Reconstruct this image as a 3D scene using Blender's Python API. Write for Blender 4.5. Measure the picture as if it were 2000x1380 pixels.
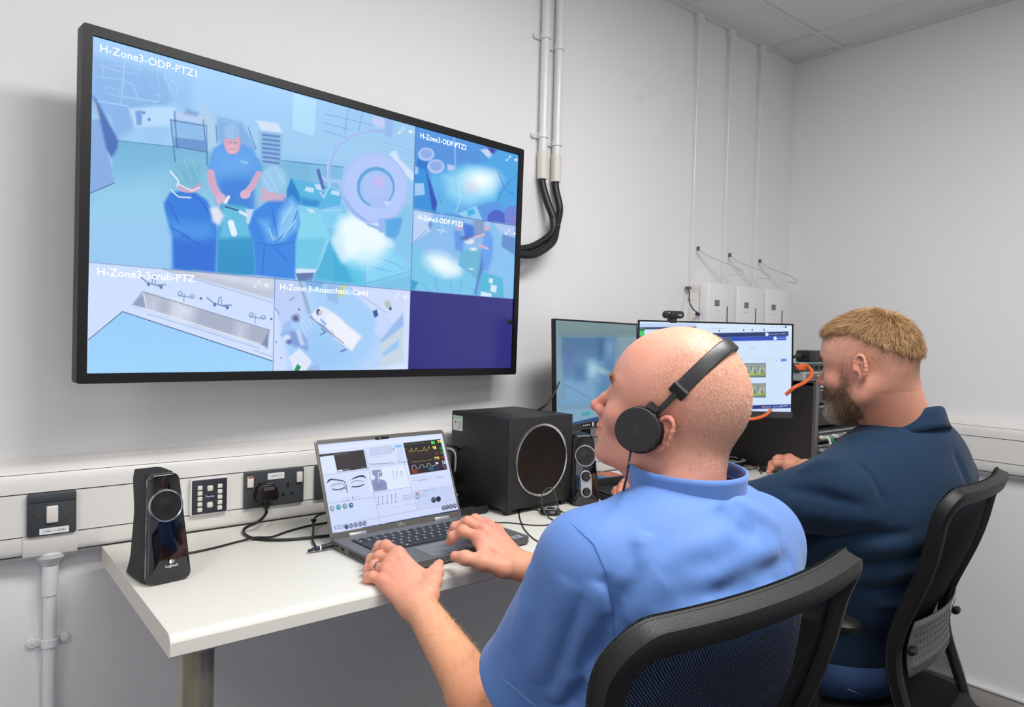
import bpy, bmesh, math, random
import numpy as np
from mathutils import Vector, Matrix, Euler

for o in list(bpy.data.objects): bpy.data.objects.remove(o)
SC = bpy.context.scene
COL = SC.collection
PI = math.pi
random.seed(7); RNG = np.random.default_rng(7)

# ------------------------------------------------------------------ camera
CAM_H = 1.38
F_PX = 1398.0
YAW, PITCH, ROLL = math.radians(39.192), math.radians(-1.484), math.radians(1.4325)
fw = Vector((math.sin(YAW)*math.cos(PITCH), math.cos(YAW)*math.cos(PITCH), math.sin(PITCH)))
rt = Vector((math.cos(YAW), -math.sin(YAW), 0)); up = rt.cross(fw)
r2 = rt*math.cos(ROLL) + up*math.sin(ROLL); u2 = -rt*math.sin(ROLL) + up*math.cos(ROLL)
cam = bpy.data.objects.new('camera', bpy.data.cameras.new('camera')); COL.objects.link(cam)
m = Matrix.Identity(4)
for i in range(3): m[i][0], m[i][1], m[i][2] = r2[i], u2[i], -fw[i]
m[2][3] = CAM_H
cam.matrix_world = m
cam.data.sensor_width = 36; cam.data.lens = F_PX/2000*36; cam.data.clip_start = .02; cam.data.clip_end = 50
SC.camera = cam

# ------------------------------------------------------------------ world, lights, exposure
world = bpy.data.worlds.new('world'); SC.world = world; world.use_nodes = True
world.node_tree.nodes['Background'].inputs[0].default_value = (.80, .86, 1, 1)
world.node_tree.nodes['Background'].inputs[1].default_value = .15
SC.view_settings.view_transform = 'Standard'; SC.view_settings.look = 'None'
SC.view_settings.exposure = 0.0; SC.view_settings.gamma = 1.0; SC.view_settings.use_curve_mapping = False

def area(name, loc, size, power, color=(1, 1, 1), rot=(0, 0, 0), shape=None):
    l = bpy.data.lights.new(name, 'AREA'); l.energy = power; l.color = color
    l.shape = 'RECTANGLE'; l.size, l.size_y = size
    o = bpy.data.objects.new(name, l); COL.objects.link(o); o.location = loc; o.rotation_euler = rot
    return o
area('ceiling_panel_light', (1.15, .22, 2.655), (1.3, .5), 49, (1, .985, .96))
area('ceiling_panel_light', (.45, -1.0, 2.655), (1.15, 1.15), 14, (1, .985, .96))
area('ceiling_panel_light', (-.9, .45, 2.655), (.58, .58), 13, (1, .985, .96))
area('rear_fill_light', (-.6, -2.1, 1.55), (2.2, 1.3), 8, (.90, .94, 1), (math.radians(90), 0, 0))  # added frontal fill from behind the camera; the room has no window there

# ------------------------------------------------------------------ helpers
def lin(c):
    """sRGB 0..255 -> linear"""
    return tuple(((v/255)/12.92 if v/255 <= .04045 else ((v/255+.055)/1.055)**2.4) for v in c)
def onz(x, y, z):
    d = r2*((x-1000)/F_PX) - u2*((y-690)/F_PX) + fw; t = (z-CAM_H)/d.z
    return Vector((0, 0, CAM_H)) + d*t
def onY(x, y, Y):
    d = r2*((x-1000)/F_PX) - u2*((y-690)/F_PX) + fw
    return Vector((0, 0, CAM_H)) + d*(Y/d.y)
def onX(x, y, X):
    d = r2*((x-1000)/F_PX) - u2*((y-690)/F_PX) + fw
    return Vector((0, 0, CAM_H)) + d*(X/d.x)
def pd(x, y, dep):
    return Vector((0, 0, CAM_H)) + (r2*((x-1000)/F_PX) - u2*((y-690)/F_PX) + fw)*dep

MATS = {}
def mat(name, col, rough=.5, metal=0., spec=.5, bump=0., bscale=60., var=0., vscale=8., coat=0., emit=0., sss=0., sheen=0., stretch=None):
    """procedural principled material: colour varied by noise, fine relief by a bump"""
    if name in MATS: return MATS[name]
    M = bpy.data.materials.new(name); M.use_nodes = True; MATS[name] = M
    nt = M.node_tree; b = nt.nodes['Principled BSDF']; L = nt.links
    c = lin(col) if max(col) > 1 else col
    b.inputs['Base Color'].default_value = (*c, 1); b.inputs['Roughness'].default_value = rough
    b.inputs['Metallic'].default_value = metal; b.inputs['Specular IOR Level'].default_value = spec
    b.inputs['Coat Weight'].default_value = coat
    if sheen: b.inputs['Sheen Weight'].default_value = sheen
    if emit:
        b.inputs['Emission Color'].default_value = (*c, 1); b.inputs['Emission Strength'].default_value = emit
    if sss:
        b.inputs['Subsurface Weight'].default_value = sss; b.inputs['Subsurface Radius'].default_value = (1, .35, .2); b.inputs['Subsurface Scale'].default_value = .006
    tc = nt.nodes.new('ShaderNodeTexCoord'); src = tc.outputs['Object']
    if stretch:
        mp = nt.nodes.new('ShaderNodeMapping'); mp.inputs['Scale'].default_value = stretch; L.new(src, mp.inputs[0]); src = mp.outputs[0]
    n = nt.nodes.new('ShaderNodeTexNoise'); n.inputs['Scale'].default_value = vscale; n.inputs['Detail'].default_value = 4; L.new(src, n.inputs[0])
    v = var if var else .02
    mx = nt.nodes.new('ShaderNodeMix'); mx.data_type = 'RGBA'; mx.inputs[6].default_value = (*[x*(1-v) for x in c], 1); mx.inputs[7].default_value = (*[min(1, x*(1+v)) for x in c], 1)
    L.new(n.outputs[0], mx.inputs[0]); L.new(mx.outputs[2], b.inputs['Base Color'])
    if bump:
        n2 = nt.nodes.new('ShaderNodeTexNoise'); n2.inputs['Scale'].default_value = bscale; n2.inputs['Detail'].default_value = 3; L.new(src, n2.inputs[0])
        bp = nt.nodes.new('ShaderNodeBump'); bp.inputs['Strength'].default_value = bump; bp.inputs['Distance'].default_value = .002
        L.new(n2.outputs[0], bp.inputs['Height']); L.new(bp.outputs[0], b.inputs['Normal'])
    return M

def attr_mat(name, rough=.5, spec=.5, emit=0., bump=0., bscale=300., sss=0., coat=0., noise=0., nscale=200., sheen=0.):
    """material whose colour is read from the mesh colour attribute 'col' (printed or skin colour); emit>0 for screens"""
    M = bpy.data.materials.new(name); M.use_nodes = True; MATS[name] = M
    nt = M.node_tree; b = nt.nodes['Principled BSDF']; L = nt.links
    a = nt.nodes.new('ShaderNodeAttribute'); a.attribute_name = 'col'; src = a.outputs['Color']
    b.inputs['Roughness'].default_value = rough; b.inputs['Specular IOR Level'].default_value = spec; b.inputs['Coat Weight'].default_value = coat
    tc = nt.nodes.new('ShaderNodeTexCoord')
    if noise:
        n = nt.nodes.new('ShaderNodeTexNoise'); n.inputs['Scale'].default_value = nscale; n.inputs['Detail'].default_value = 3; L.new(tc.outputs['Object'], n.inputs[0])
        mr = nt.nodes.new('ShaderNodeMapRange'); mr.inputs[1].default_value = .15; mr.inputs[2].default_value = .7; mr.inputs[3].default_value = 1-noise; mr.inputs[4].default_value = 1+noise; L.new(n.outputs[0], mr.inputs[0])
        vm = nt.nodes.new('ShaderNodeVectorMath'); vm.operation = 'SCALE'; L.new(src, vm.inputs[0]); L.new(mr.outputs[0], vm.inputs['Scale']); src = vm.outputs[0]
    if emit:
        b.inputs['Base Color'].default_value = (.01, .01, .012, 1); L.new(src, b.inputs['Emission Color']); b.inputs['Emission Strength'].default_value = emit
    else: L.new(src, b.inputs['Base Color'])
    if sss:
        b.inputs['Subsurface Weight'].default_value = sss; b.inputs['Subsurface Radius'].default_value = (1, .35, .2); b.inputs['Subsurface Scale'].default_value = .005
    if sheen: b.inputs['Sheen Weight'].default_value = sheen
    if bump:
        n2 = nt.nodes.new('ShaderNodeTexNoise'); n2.inputs['Scale'].default_value = bscale; n2.inputs['Detail'].default_value = 3; L.new(tc.outputs['Object'], n2.inputs[0])
        bp = nt.nodes.new('ShaderNodeBump'); bp.inputs['Strength'].default_value = bump; bp.inputs['Distance'].default_value = .002
        L.new(n2.outputs[0], bp.inputs['Height']); L.new(bp.outputs[0], b.inputs['Normal'])
    return M

def tag(o, label=None, cat=None, group=None, kind=None):
    if label: o['label'] = label
    if cat: o['category'] = cat
    if group: o['group'] = group
    if kind: o['kind'] = kind
    return o
def thing(name, label, cat, loc=(0, 0, 0), rot=(0, 0, 0), group=None):
    o = bpy.data.objects.new(name, None); COL.objects.link(o); o.location = loc; o.rotation_euler = rot; o.empty_display_size = .05
    return tag(o, label, cat, group)
def link(name, me, m_, parent=None, loc=None, rot=None):
    o = bpy.data.objects.new(name, me); COL.objects.link(o)
    if m_ is not None and len(me.materials) == 0: me.materials.append(m_)
    if parent is not None: o.parent = parent
    if loc is not None: o.location = loc
    if rot is not None: o.rotation_euler = rot
    return o
def shade(me, ang=35):
    """smooth faces, sharp edges over the angle"""
    n = len(me.polygons)
    if not n: return
    me.polygons.foreach_set('use_smooth', [True]*n)
    bm = bmesh.new(); bm.from_mesh(me); a = math.radians(ang)
    for e in bm.edges:
        if len(e.link_faces) == 2: e.smooth = e.calc_face_angle(0) < a
    bm.to_mesh(me); bm.free()
def obj(name, bm, m_, parent=None, loc=None, rot=None, ang=35):
    me = bpy.data.meshes.new(name); bm.normal_update(); bm.to_mesh(me); bm.free(); shade(me, ang)
    return link(name, me, m_, parent, loc, rot)
def bx(bm, lo, hi, bev=0., seg=2, mtx=None):
    """box between two corners with bevelled edges"""
    lo, hi = Vector(lo), Vector(hi)
    vs = [bm.verts.new((x, y, z)) for x in (lo.x, hi.x) for y in (lo.y, hi.y) for z in (lo.z, hi.z)]
    F = [(0, 1, 3, 2), (4, 6, 7, 5), (0, 4, 5, 1), (2, 3, 7, 6), (0, 2, 6, 4), (1, 5, 7, 3)]
    fs = [bm.faces.new([vs[i] for i in f]) for f in F]
    if bev > 0:
        es = list({e for f in fs for e in f.edges})
        r = bmesh.ops.bevel(bm, geom=es, offset=bev, segments=seg, affect='EDGES', profile=.5)
        vs = list({v for f in r['faces'] for v in f.verts} | {v for v in vs if v.is_valid})
    if mtx is not None:
        bmesh.ops.transform(bm, matrix=mtx, verts=[v for v in vs if v.is_valid])
    return vs
def box(name, lo, hi, m_, parent=None, bev=0., seg=2, loc=None, rot=None):
    bm = bmesh.new(); bx(bm, lo, hi, bev, seg); return obj(name, bm, m_, parent, loc, rot)
def prism(bm, poly, y0, y1, bev=0., seg=2, axis='y'):
    """polygon (x,z) extruded from y0 to y1"""
    def P(a, b, t): return (a, t, b) if axis == 'y' else ((t, a, b) if axis == 'x' else (a, b, t))
    A = [bm.verts.new(P(a, b, y0)) for a, b in poly]; B = [bm.verts.new(P(a, b, y1)) for a, b in poly]
    n = len(poly); fs = [bm.faces.new(A), bm.faces.new(B[::-1])]
    for i in range(n): fs.append(bm.faces.new([A[i], B[i], B[(i+1) % n], A[(i+1) % n]]))
    bmesh.ops.recalc_face_normals(bm, faces=fs)
    if bev:
        es = [e for e in fs[0].edges] + [e for e in fs[1].edges]
        bmesh.ops.bevel(bm, geom=es, offset=bev, segments=seg, affect='EDGES', profile=.5)
def rrect(w, h, r, n=5, cx=0, cy=0):
    out = []
    for sx, sy, a0 in ((1, 1, 0), (-1, 1, 90), (-1, -1, 180), (1, -1, 270)):
        for k in range(n+1):
            a = math.radians(a0 + 90*k/n); out.append((cx+sx*(w/2-r)+r*math.cos(a), cy+sy*(h/2-r)+r*math.sin(a)))
    return out
def catmull(pts, n=8):
    P = [Vector(p) for p in pts]
    if len(P) < 3: return P
    P = [P[0]*2-P[1]] + P + [P[-1]*2-P[-2]]; out = []
    for i in range(1, len(P)-2):
        for k in range(n):
            t = k/n; a, b, c, d = P[i-1:i+3]
            out.append(.5*((2*b)+(c-a)*t+(2*a-5*b+4*c-d)*t*t+(3*b-a-3*c+d)*t**3))
    out.append(P[-2]); return out
def sweep(bm, pts, section, closed=False, upv=None, cap=True, scale=None):
    """sweep a closed 2-D section (list of (a,b)) along points with a carried frame"""
    P = [Vector(p) for p in pts]; n = len(P); rings = []
    prev = Vector(upv) if upv else None
    for i in range(n):
        if closed: t = (P[(i+1) % n]-P[i-1]).normalized()
        else: t = (P[min(i+1, n-1)]-P[max(i-1, 0)]).normalized()
        if prev is None: prev = t.orthogonal()
        if upv is not None: u = (Vector(upv) - t*t.dot(Vector(upv)))
        else: u = prev - t*t.dot(prev)
        if u.length < 1e-6: u = prev - t*t.dot(prev)
        u.normalize(); prev = u; s = t.cross(u); k = scale[i] if scale else 1
        rings.append([bm.verts.new(P[i]+s*a*k+u*b*k) for a, b in section])
    m_ = len(section)
    for i in range(n if closed else n-1):
        A, B = rings[i], rings[(i+1) % n]
        for j in range(m_): bm.faces.new([A[j], A[(j+1) % m_], B[(j+1) % m_], B[j]])
    if cap and not closed:
        bm.faces.new(rings[0][::-1]); bm.faces.new(rings[-1])
def circ(r, n=10): return [(r*math.cos(2*PI*i/n), r*math.sin(2*PI*i/n)) for i in range(n)]
def tube(name, pts, r, m_, parent=None, smooth=8, n=10, closed=False):
    bm = bmesh.new(); sweep(bm, catmull(pts, smooth) if smooth else pts, circ(r, n), closed)
    bmesh.ops.recalc_face_normals(bm, faces=bm.faces[:]); return obj(name, bm, m_, parent, ang=50)
def lathe(bm, prof, n=32, mtx=None, a0=0, a1=2*PI):
    """profile of (radius, height) turned about z"""
    full = abs(a1-a0-2*PI) < 1e-6; rings = []
    for r, h in prof:
        if r < 1e-7: rings.append([bm.verts.new((0, 0, h))]); continue
        rings.append([bm.verts.new((r*math.cos(a0+(a1-a0)*i/n), r*math.sin(a0+(a1-a0)*i/n), h)) for i in range(n)])
    for A, B in zip(rings, rings[1:]):
        for i in range(n):
            j = (i+1) % n
            if len(A) == 1 and len(B) > 1: bm.faces.new([A[0], B[j], B[i]])
            elif len(B) == 1 and len(A) > 1: bm.faces.new([A[i], A[j], B[0]])
            elif len(A) > 1: bm.faces.new([A[i], A[j], B[j], B[i]])
    vs = [v for r in rings for v in r]
    bmesh.ops.recalc_face_normals(bm, faces=list({f for v in vs for f in v.link_faces}))
    if mtx is not None: bmesh.ops.transform(bm, matrix=mtx, verts=vs)
    return vs
def turned(name, prof, m_, parent=None, mtx=None, n=32, loc=None, rot=None, ang=35):
    bm = bmesh.new(); lathe(bm, prof, n, mtx); return obj(name, bm, m_, parent, loc, rot, ang)
RX = lambda a: Matrix.Rotation(math.radians(a), 4, 'X')
RY = lambda a: Matrix.Rotation(math.radians(a), 4, 'Y')
RZ = lambda a: Matrix.Rotation(math.radians(a), 4, 'Z')
TR = lambda *a: Matrix.Translation(Vector(a))
def loft(name, rings, m_, parent=None, n=40, loc=None, rot=None, ang=50):
    """rings: (cx, cy, z, half width, half depth, exponent, shear y per side)"""
    bm = bmesh.new(); R = []
    for cx, cy, z, hx, hy, e in rings:
        ring = []
        for i in range(n):
            a = 2*PI*i/n; c, s = math.cos(a), math.sin(a)
            ring.append(bm.verts.new((cx+hx*math.copysign(abs(c)**(2/e), c), cy+hy*math.copysign(abs(s)**(2/e), s), z)))
        R.append(ring)
    for A, B in zip(R, R[1:]):
        for i in range(n): bm.faces.new([A[i], A[(i+1) % n], B[(i+1) % n], B[i]])
    bm.faces.new(R[0][::-1]); bm.faces.new(R[-1]); bmesh.ops.recalc_face_normals(bm, faces=bm.faces[:])
    return obj(name, bm, m_, parent, loc, rot, ang)
def text(name, body, size, m_, parent, mtx, align='LEFT', extrude=0., squash=1., thin=0.):
    """lettering as a flat mesh; mtx maps text x,y plane"""
    c = bpy.data.curves.new('lettering', 'FONT'); c.body = body; c.size = size; c.align_x = align; c.extrude = extrude; c.offset = thin; c.resolution_u = 2
    t = bpy.data.objects.new('lettering', c); COL.objects.link(t)
    dg = bpy.context.evaluated_depsgraph_get(); dg.update()
    me = bpy.data.meshes.new_from_object(t.evaluated_get(dg)); bpy.data.objects.remove(t)
    me.transform(mtx @ Matrix.Diagonal((squash, 1, 1, 1))); me.materials.clear(); me.name = name
    return link(name, me, m_, parent)
# standing-up plane: text x -> local x, text y -> local z, facing local -y
STAND = Matrix(((1, 0, 0, 0), (0, 0, -1, 0), (0, 1, 0, 0), (0, 0, 0, 1)))

# ---- painting of screens: shapes evaluated at the points of a fine mesh
def homog(src, dst):
    A = []; b = []
    for (x, y), (u, v) in zip(src, dst):
        A.append([x, y, 1, 0, 0, 0, -u*x, -u*y]); b.append(u); A.append([0, 0, 0, x, y, 1, -v*x, -v*y]); b.append(v)
    return np.append(np.linalg.solve(np.array(A, float), np.array(b, float)), 1).reshape(3, 3)
class Paint:
    def __init__(s, X, Y, base): s.X = X; s.Y = Y; s.C = np.tile(np.array(base, float), (len(X), 1)); s.z = (0, 0, 1)
    def t(s, pts):
        ox, oy, k = s.z; return np.array([(ox+x/k, oy+y/k) for x, y in pts], float)
    def _bb(s, lo, hi): return np.nonzero((s.X >= lo[0]) & (s.X <= hi[0]) & (s.Y >= lo[1]) & (s.Y <= hi[1]))[0]
    def _mix(s, idx, w, col):
        w = np.clip(w, 0, 1)[:, None]; s.C[idx] = s.C[idx]*(1-w)+np.array(col, float)*w
    def poly(s, pts, col, a=1., soft=.7, col2=None):
        P = s.t(pts); lo = P.min(0)-soft*2; hi = P.max(0)+soft*2; idx = s._bb(lo, hi)
        if len(idx) == 0: return
        x, y = s.X[idx], s.Y[idx]; ins = np.zeros(len(idx), bool); dm = np.full(len(idx), 1e9)
        for i in range(len(P)):
            (x0, y0), (x1, y1) = P[i-1], P[i]
            if y0 != y1:
                ins ^= ((y0 > y) != (y1 > y)) & (x < (x1-x0)*(y-y0)/(y1-y0)+x0)
            dx, dy = x1-x0, y1-y0; L = dx*dx+dy*dy+1e-9
            tt = np.clip(((x-x0)*dx+(y-y0)*dy)/L, 0, 1); dm = np.minimum(dm, np.hypot(x-x0-tt*dx, y-y0-tt*dy))
        sd = np.where(ins, dm, -dm); w = np.clip(sd/(2*soft)+.5, 0, 1)*a
        if col2 is not None:
            tt = ((y-P[:, 1].min())/(np.ptp(P[:, 1])+1e-9))[:, None]; c = np.array(col)*(1-tt)+np.array(col2)*tt
            w = w[:, None]; s.C[idx] = s.C[idx]*(1-w)+c*w
        else: s._mix(idx, w, col)
    def ell(s, cx, cy, rx, ry, col, rot=0, a=1., soft=.7, ring=0):
        k = s.z[2]; (cx, cy), = s.t([(cx, cy)]); rx /= k; ry /= k; ring /= k; R_ = max(rx, ry)*(1 if soft < 5 else 1.3)+soft*2
        idx = s._bb((cx-R_, cy-R_), (cx+R_, cy+R_))
        if len(idx) == 0: return
        r = math.radians(rot); dx, dy = s.X[idx]-cx, s.Y[idx]-cy
        u = (dx*math.cos(r)+dy*math.sin(r))/rx; v = (-dx*math.sin(r)+dy*math.cos(r))/ry
        d = (1-np.hypot(u, v))*min(rx, ry)
        if ring: d = ring/2-np.abs(d)
        s._mix(idx, np.clip(d/(2*soft)+.5, 0, 1)*a, col)
    def line(s, pts, w, col, a=1.):
        P = s.t(pts); w = w/s.z[2]; lo = P.min(0)-w-1; hi = P.max(0)+w+1; idx = s._bb(lo, hi)
        if len(idx) == 0: return
        x, y = s.X[idx], s.Y[idx]; dm = np.full(len(idx), 1e9)
        for (x0, y0), (x1, y1) in zip(P, P[1:]):
            dx, dy = x1-x0, y1-y0; L = dx*dx+dy*dy+1e-9
            tt = np.clip(((x-x0)*dx+(y-y0)*dy)/L, 0, 1); dm = np.minimum(dm, np.hypot(x-x0-tt*dx, y-y0-tt*dy))
        s._mix(idx, np.clip((w/2-dm)/1.0+.5, 0, 1)*a, col)
def screen(name, w, h, nu, nv, Hm, paint, m_, parent, y=0., base=(0, 0, 0)):
    """display surface: grid of nu x nv points in the local xz plane facing -y, coloured by the painting"""
    u, v = np.meshgrid(np.linspace(0, 1, nu), np.linspace(0, 1, nv)); u = u.ravel(); v = v.ravel()
    q = Hm @ np.stack([u, v, np.ones_like(u)]); X, Y = q[0]/q[2], q[1]/q[2]
    p = Paint(X, Y, base); paint(p)
    co = np.stack([(u-.5)*w, np.full_like(u, y), (.5-v)*h], 1)
    i = np.arange(nu*nv).reshape(nv, nu); F = np.stack([i[:-1, :-1], i[1:, :-1], i[1:, 1:], i[:-1, 1:]], -1).reshape(-1, 4)
    me = raw_mesh(name, co, F); c = np.clip(p.C, 0, 255)/255; c = np.where(c <= .04045, c/12.92, ((c+.055)/1.055)**2.4)
    set_col(me, c); return link(name, me, m_, parent)
def raw_mesh(name, co, F, smooth=True):
    me = bpy.data.meshes.new(name); k = F.shape[1]
    me.vertices.add(len(co)); me.vertices.foreach_set('co', np.asarray(co, np.float32).ravel())
    me.loops.add(F.size); me.loops.foreach_set('vertex_index', F.astype(np.int32).ravel())
    me.polygons.add(len(F)); me.polygons.foreach_set('loop_start', np.arange(0, F.size, k, dtype=np.int32))
    if smooth: me.polygons.foreach_set('use_smooth', np.ones(len(F), bool))
    me.update(calc_edges=True); me.validate(); return me
def set_col(me, c):
    a = me.color_attributes.new('col', 'FLOAT_COLOR', 'POINT'); c4 = np.ones((len(c), 4), np.float32); c4[:, :3] = c; a.data.foreach_set('color', c4.ravel())
# ------------------------------------------------------------------ materials
wallm = mat('wall_paint', (236, 235, 237), .62, bump=.10, bscale=220, var=.012, vscale=2.5, spec=.3)
ceilm = mat('ceiling_tile_board', (226, 227, 222), .9, bump=.25, bscale=350, var=.015, vscale=6, spec=.2)
gridm = mat('ceiling_grid_metal', (222, 223, 220), .5, spec=.3)
floorm = mat('floor_vinyl', (58, 60, 68), .45, var=.05, vscale=30)
pvc = mat('white_pvc', (228, 226, 222), .35, var=.01, spec=.45)
pvc_gloss = mat('white_pvc_gloss', (232, 231, 234), .28, spec=.5)
cream = mat('cream_pvc', (224, 221, 208), .4)
deskm = mat('desk_laminate', (224, 222, 214), .38, bump=.12, bscale=500, var=.012, vscale=4, spec=.4)
steel = mat('brushed_steel_leg', (178, 168, 152), .34, metal=.75, var=.08, vscale=6, stretch=(60, 60, .4))
blk = mat('black_plastic', (24, 24, 26), .42, bump=.08, bscale=600)
blk_matte = mat('black_matte_plastic', (30, 30, 32), .6, bump=.15, bscale=700)
blk_gloss = mat('black_gloss_plastic', (8, 9, 16), .06, spec=.6, coat=.6)
vinyl = mat('black_vinyl_wood', (32, 31, 33), .5, bump=.2, bscale=400, var=.05, vscale=20)
cablem = mat('black_cable', (18, 18, 20), .45)
cable_w = mat('white_cable', (215, 215, 214), .5)
cable_g = mat('grey_cable', (100, 98, 94), .5)
charcoal = mat('charcoal_plate', (62, 66, 70), .45, bump=.06, bscale=500)
bezel = mat('tv_bezel', (17, 16, 20), .45, spec=.35)
silver = mat('silver_ring', (205, 205, 208), .22, metal=1.)
silver_p = mat('silver_plastic', (176, 179, 186), .35, metal=.4)
lapm = mat('laptop_grey', (98, 96, 94), .42, metal=.35, bump=.1, bscale=900)
lap_in = mat('laptop_deck_grey', (112, 112, 113), .45, metal=.3, bump=.1, bscale=900)
keym = mat('keycap_black', (34, 35, 38), .5)
hole = mat('dark_recess', (6, 6, 7), .8)
orange = mat('orange_cable', (226, 104, 44), .45)
greenm = mat('green_cable', (30, 150, 96), .45)
yellowg = mat('pale_green_cable', (176, 206, 110), .45)
paperw = mat('white_label', (232, 234, 236), .6)
inkm = mat('dark_print', (52, 54, 60), .7)
whitep = mat('white_print', (240, 242, 246), .6)
screw = mat('brass_screw', (150, 140, 110), .35, metal=1.)

# ------------------------------------------------------------------ setting
YW, XR, XL, YB, ZC = 1.80, 3.134, -1.7, -2.3, 2.677
tag(box('floor', (XL-.1, YB-.1, -.1), (XR+.1, YW+.1, 0), floorm), kind='structure')
tag(box('wall_back', (XL-.1, YW, 0), (XR+.1, YW+.1, ZC+.2), wallm), kind='structure')
tag(box('wall_right', (XR, YB, 0), (XR+.1, YW, ZC+.2), wallm), kind='structure')
tag(box('wall_left', (XL-.1, YB, 0), (XL, YW, ZC+.2), wallm), kind='structure')
tag(box('wall_front', (XL-.1, YB-.1, 0), (XR+.1, YB, ZC+.2), wallm), kind='structure')
# suspended ceiling: slab, T-bar grid, tiles recessed behind the bars
ceil = tag(box('ceiling', (XL-.1, YB-.1, ZC+.03), (XR+.1, YW+.1, ZC+.2), ceilm), kind='structure')
gx0, gy0, P_ = 2.90, 1.575, .6       # a grid crossing read off the photograph
gxs = [gx0-P_*k for k in range(9) if gx0-P_*k > XL] ; gys = [gy0-P_*k for k in range(8) if gy0-P_*k > YB]
for x in gxs: box('grid_bar', (x-.012, YB, ZC), (x+.012, YW, ZC+.006), gridm, ceil)
for y in gys: box('grid_bar', (XL, y-.012, ZC-.0005), (XR, y+.012, ZC+.0055), gridm, ceil)
ex = sorted([XL]+gxs+[XR]); ey = sorted([YB]+gys+[YW])
for i in range(len(ex)-1):
    for j in range(len(ey)-1):
        box('ceiling_tile', (ex[i]+.004, ey[j]+.004, ZC+.006), (ex[i+1]-.004, ey[j+1]-.004, ZC+.028), ceilm, ceil, .002, 1)
tag(box('trim_1', (XL, YW-.02, ZC-.004), (XR, YW, ZC+.022), gridm), kind='structure')
tag(box('trim_2', (XR-.02, YB, ZC-.004), (XR, YW-.02, ZC+.022), gridm), kind='structure')
def skirting(name, lo, hi, face):
    bm = bmesh.new(); bx(bm, lo, hi, .006, 3); return tag(obj(name, bm, mat('skirting_grey', (176, 172, 166), .5)), kind='structure')
sk = skirting('baseboard_right', (XR-.014, YB, .0), (XR, YW, .078), 0)
box('top_bead', (XR-.02, YB, .074), (XR, YW-.015, .088), pvc_gloss, sk, .005, 3)
skirting('baseboard_back', (XL, YW-.014, 0), (XR-.014, YW, .085), 0)

# dado trunking: rounded upper cover, flat middle panel, rounded lower cover (profile: depth from wall, height)
def trunk(name, a, b, axis, dz=0, breaks=(), bw=YW):
    root = bpy.data.objects.new(name, None); COL.objects.link(root); tag(root, kind='structure')
    upper = [(0, 1.031), (.050, 1.031), (.050, 1.052), (.047, 1.066), (.038, 1.079), (.024, 1.086), (.010, 1.088), (0, 1.098)]
    mid = [(0, .9425), (.0495, .9425), (.0495, 1.0285), (0, 1.0285)]
    low = [(0, .882), (.012, .884), (.030, .889), (.044, .900), (.050, .914), (.050, .940), (0, .940)]
    core = [(0, .90), (.045, .90), (.045, 1.07), (0, 1.07)]
    for nm, pr in (('upper_cover', upper), ('middle_panel', mid), ('lower_cover', low), ('back_box', core)):
        bm = bmesh.new()
        if axis == 'x': prism(bm, [(YW-d, z+dz) for d, z in pr], a, b, axis='x')
        else: prism(bm, [(XR-d, z+dz) for d, z in pr], a, b, axis='y')
        obj(nm, bm, pvc if nm != 'back_box' else hole, root, ang=30)
    return root
t1_ = trunk('trim_3', XL, XR-.05, 'x')
trunk('trim_4', YB, YW, 'y', .010)
# joint cover on the lower rail at the switch
for x0, x1 in ((.150, .247),):
    bm = bmesh.new(); prism(bm, [(YW-d, z) for d, z in [(0, .879), (.013, .881), (.032, .886), (.047, .898), (.053, .914), (.053, .9415), (0, .9415)]], x0, x1, axis='x')
    obj('joint_cover', bm, pvc, t1_, ang=30)

# ------------------------------------------------------------------ vertical pipes and trunkings on the back wall
def conduit(name, x, z0, z1, clips, label, group=None, coupler=True, r=.0145):
    o = thing(name, label, 'conduit', (x, YW-r-.006, z0), group=group); h = z1-z0
    turned('tube', [(0, 0), (r, 0), (r, h), (0, h)], pvc_gloss, o, n=24)
    if coupler: turned('coupler', [(r-.003, -.012), (r+.0025, -.012), (r+.003, 0), (r+.003, .075), (r+.0005, .078), (r+.0005, .01), (r-.003, .01)], cream, o, n=24)
    for c in clips:
        zc = c-z0
        bm = bmesh.new(); lathe(bm, [(r+.001, -.009), (r+.0035, -.008), (r+.0035, .008), (r+.001, .009)], 24)
        bx(bm, (-.03, r-.001, -.009), (.004, r+.0045, .009), .001, 1)
        lathe(bm, [(0, 0), (.0105, 0), (.0105, .0035), (.009, .006), (0, .007)], 20, TR(-.030, r+.002, 0) @ RX(90))
        cl = obj('saddle_clip', bm, pvc_gloss, o, (0, 0, zc))
        turned('screw_recess', [(0, 0), (.004, 0), (.003, .001), (0, .001)], cream, cl, TR(-.030, r-.005, 0) @ RX(90), 12)
    return o
conduit('conduit', 1.560, 1.905, ZC+.02, (2.356, 2.035), 'left one of the two white cable conduits running from ceiling beside the wall screen')
conduit('conduit', 1.6205, 1.905, ZC+.02, (2.336, 2.020), 'right one of the two white cable conduits running from ceiling beside the wall screen')
lc = conduit('conduit', .2015, .02, .868, (.702,), 'white cable conduit under the light switch at lower left', coupler=False, r=.0125)
turned('coupler', [(.0125, .785), (.0155, .785), (.0155, .862), (.0125, .862)], pvc_gloss, lc, n=24)
turned('adaptor', [(.012, .845), (.016, .848), (.020, .858), (.031, .868), (.033, .878), (.012, .878)], pvc_gloss, lc, n=28)
bm = bmesh.new(); bx(bm, (-.03, .014, .673), (.03, .019, .691), .001, 1); cc = obj('saddle_bar', bm, pvc_gloss, lc)
turned('screw_head', [(0, 0), (.010, 0), (.010, .003), (.0085, .006), (0, .007)], pvc_gloss, cc, TR(.028, .0145, .682) @ RX(90), 20)

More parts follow.
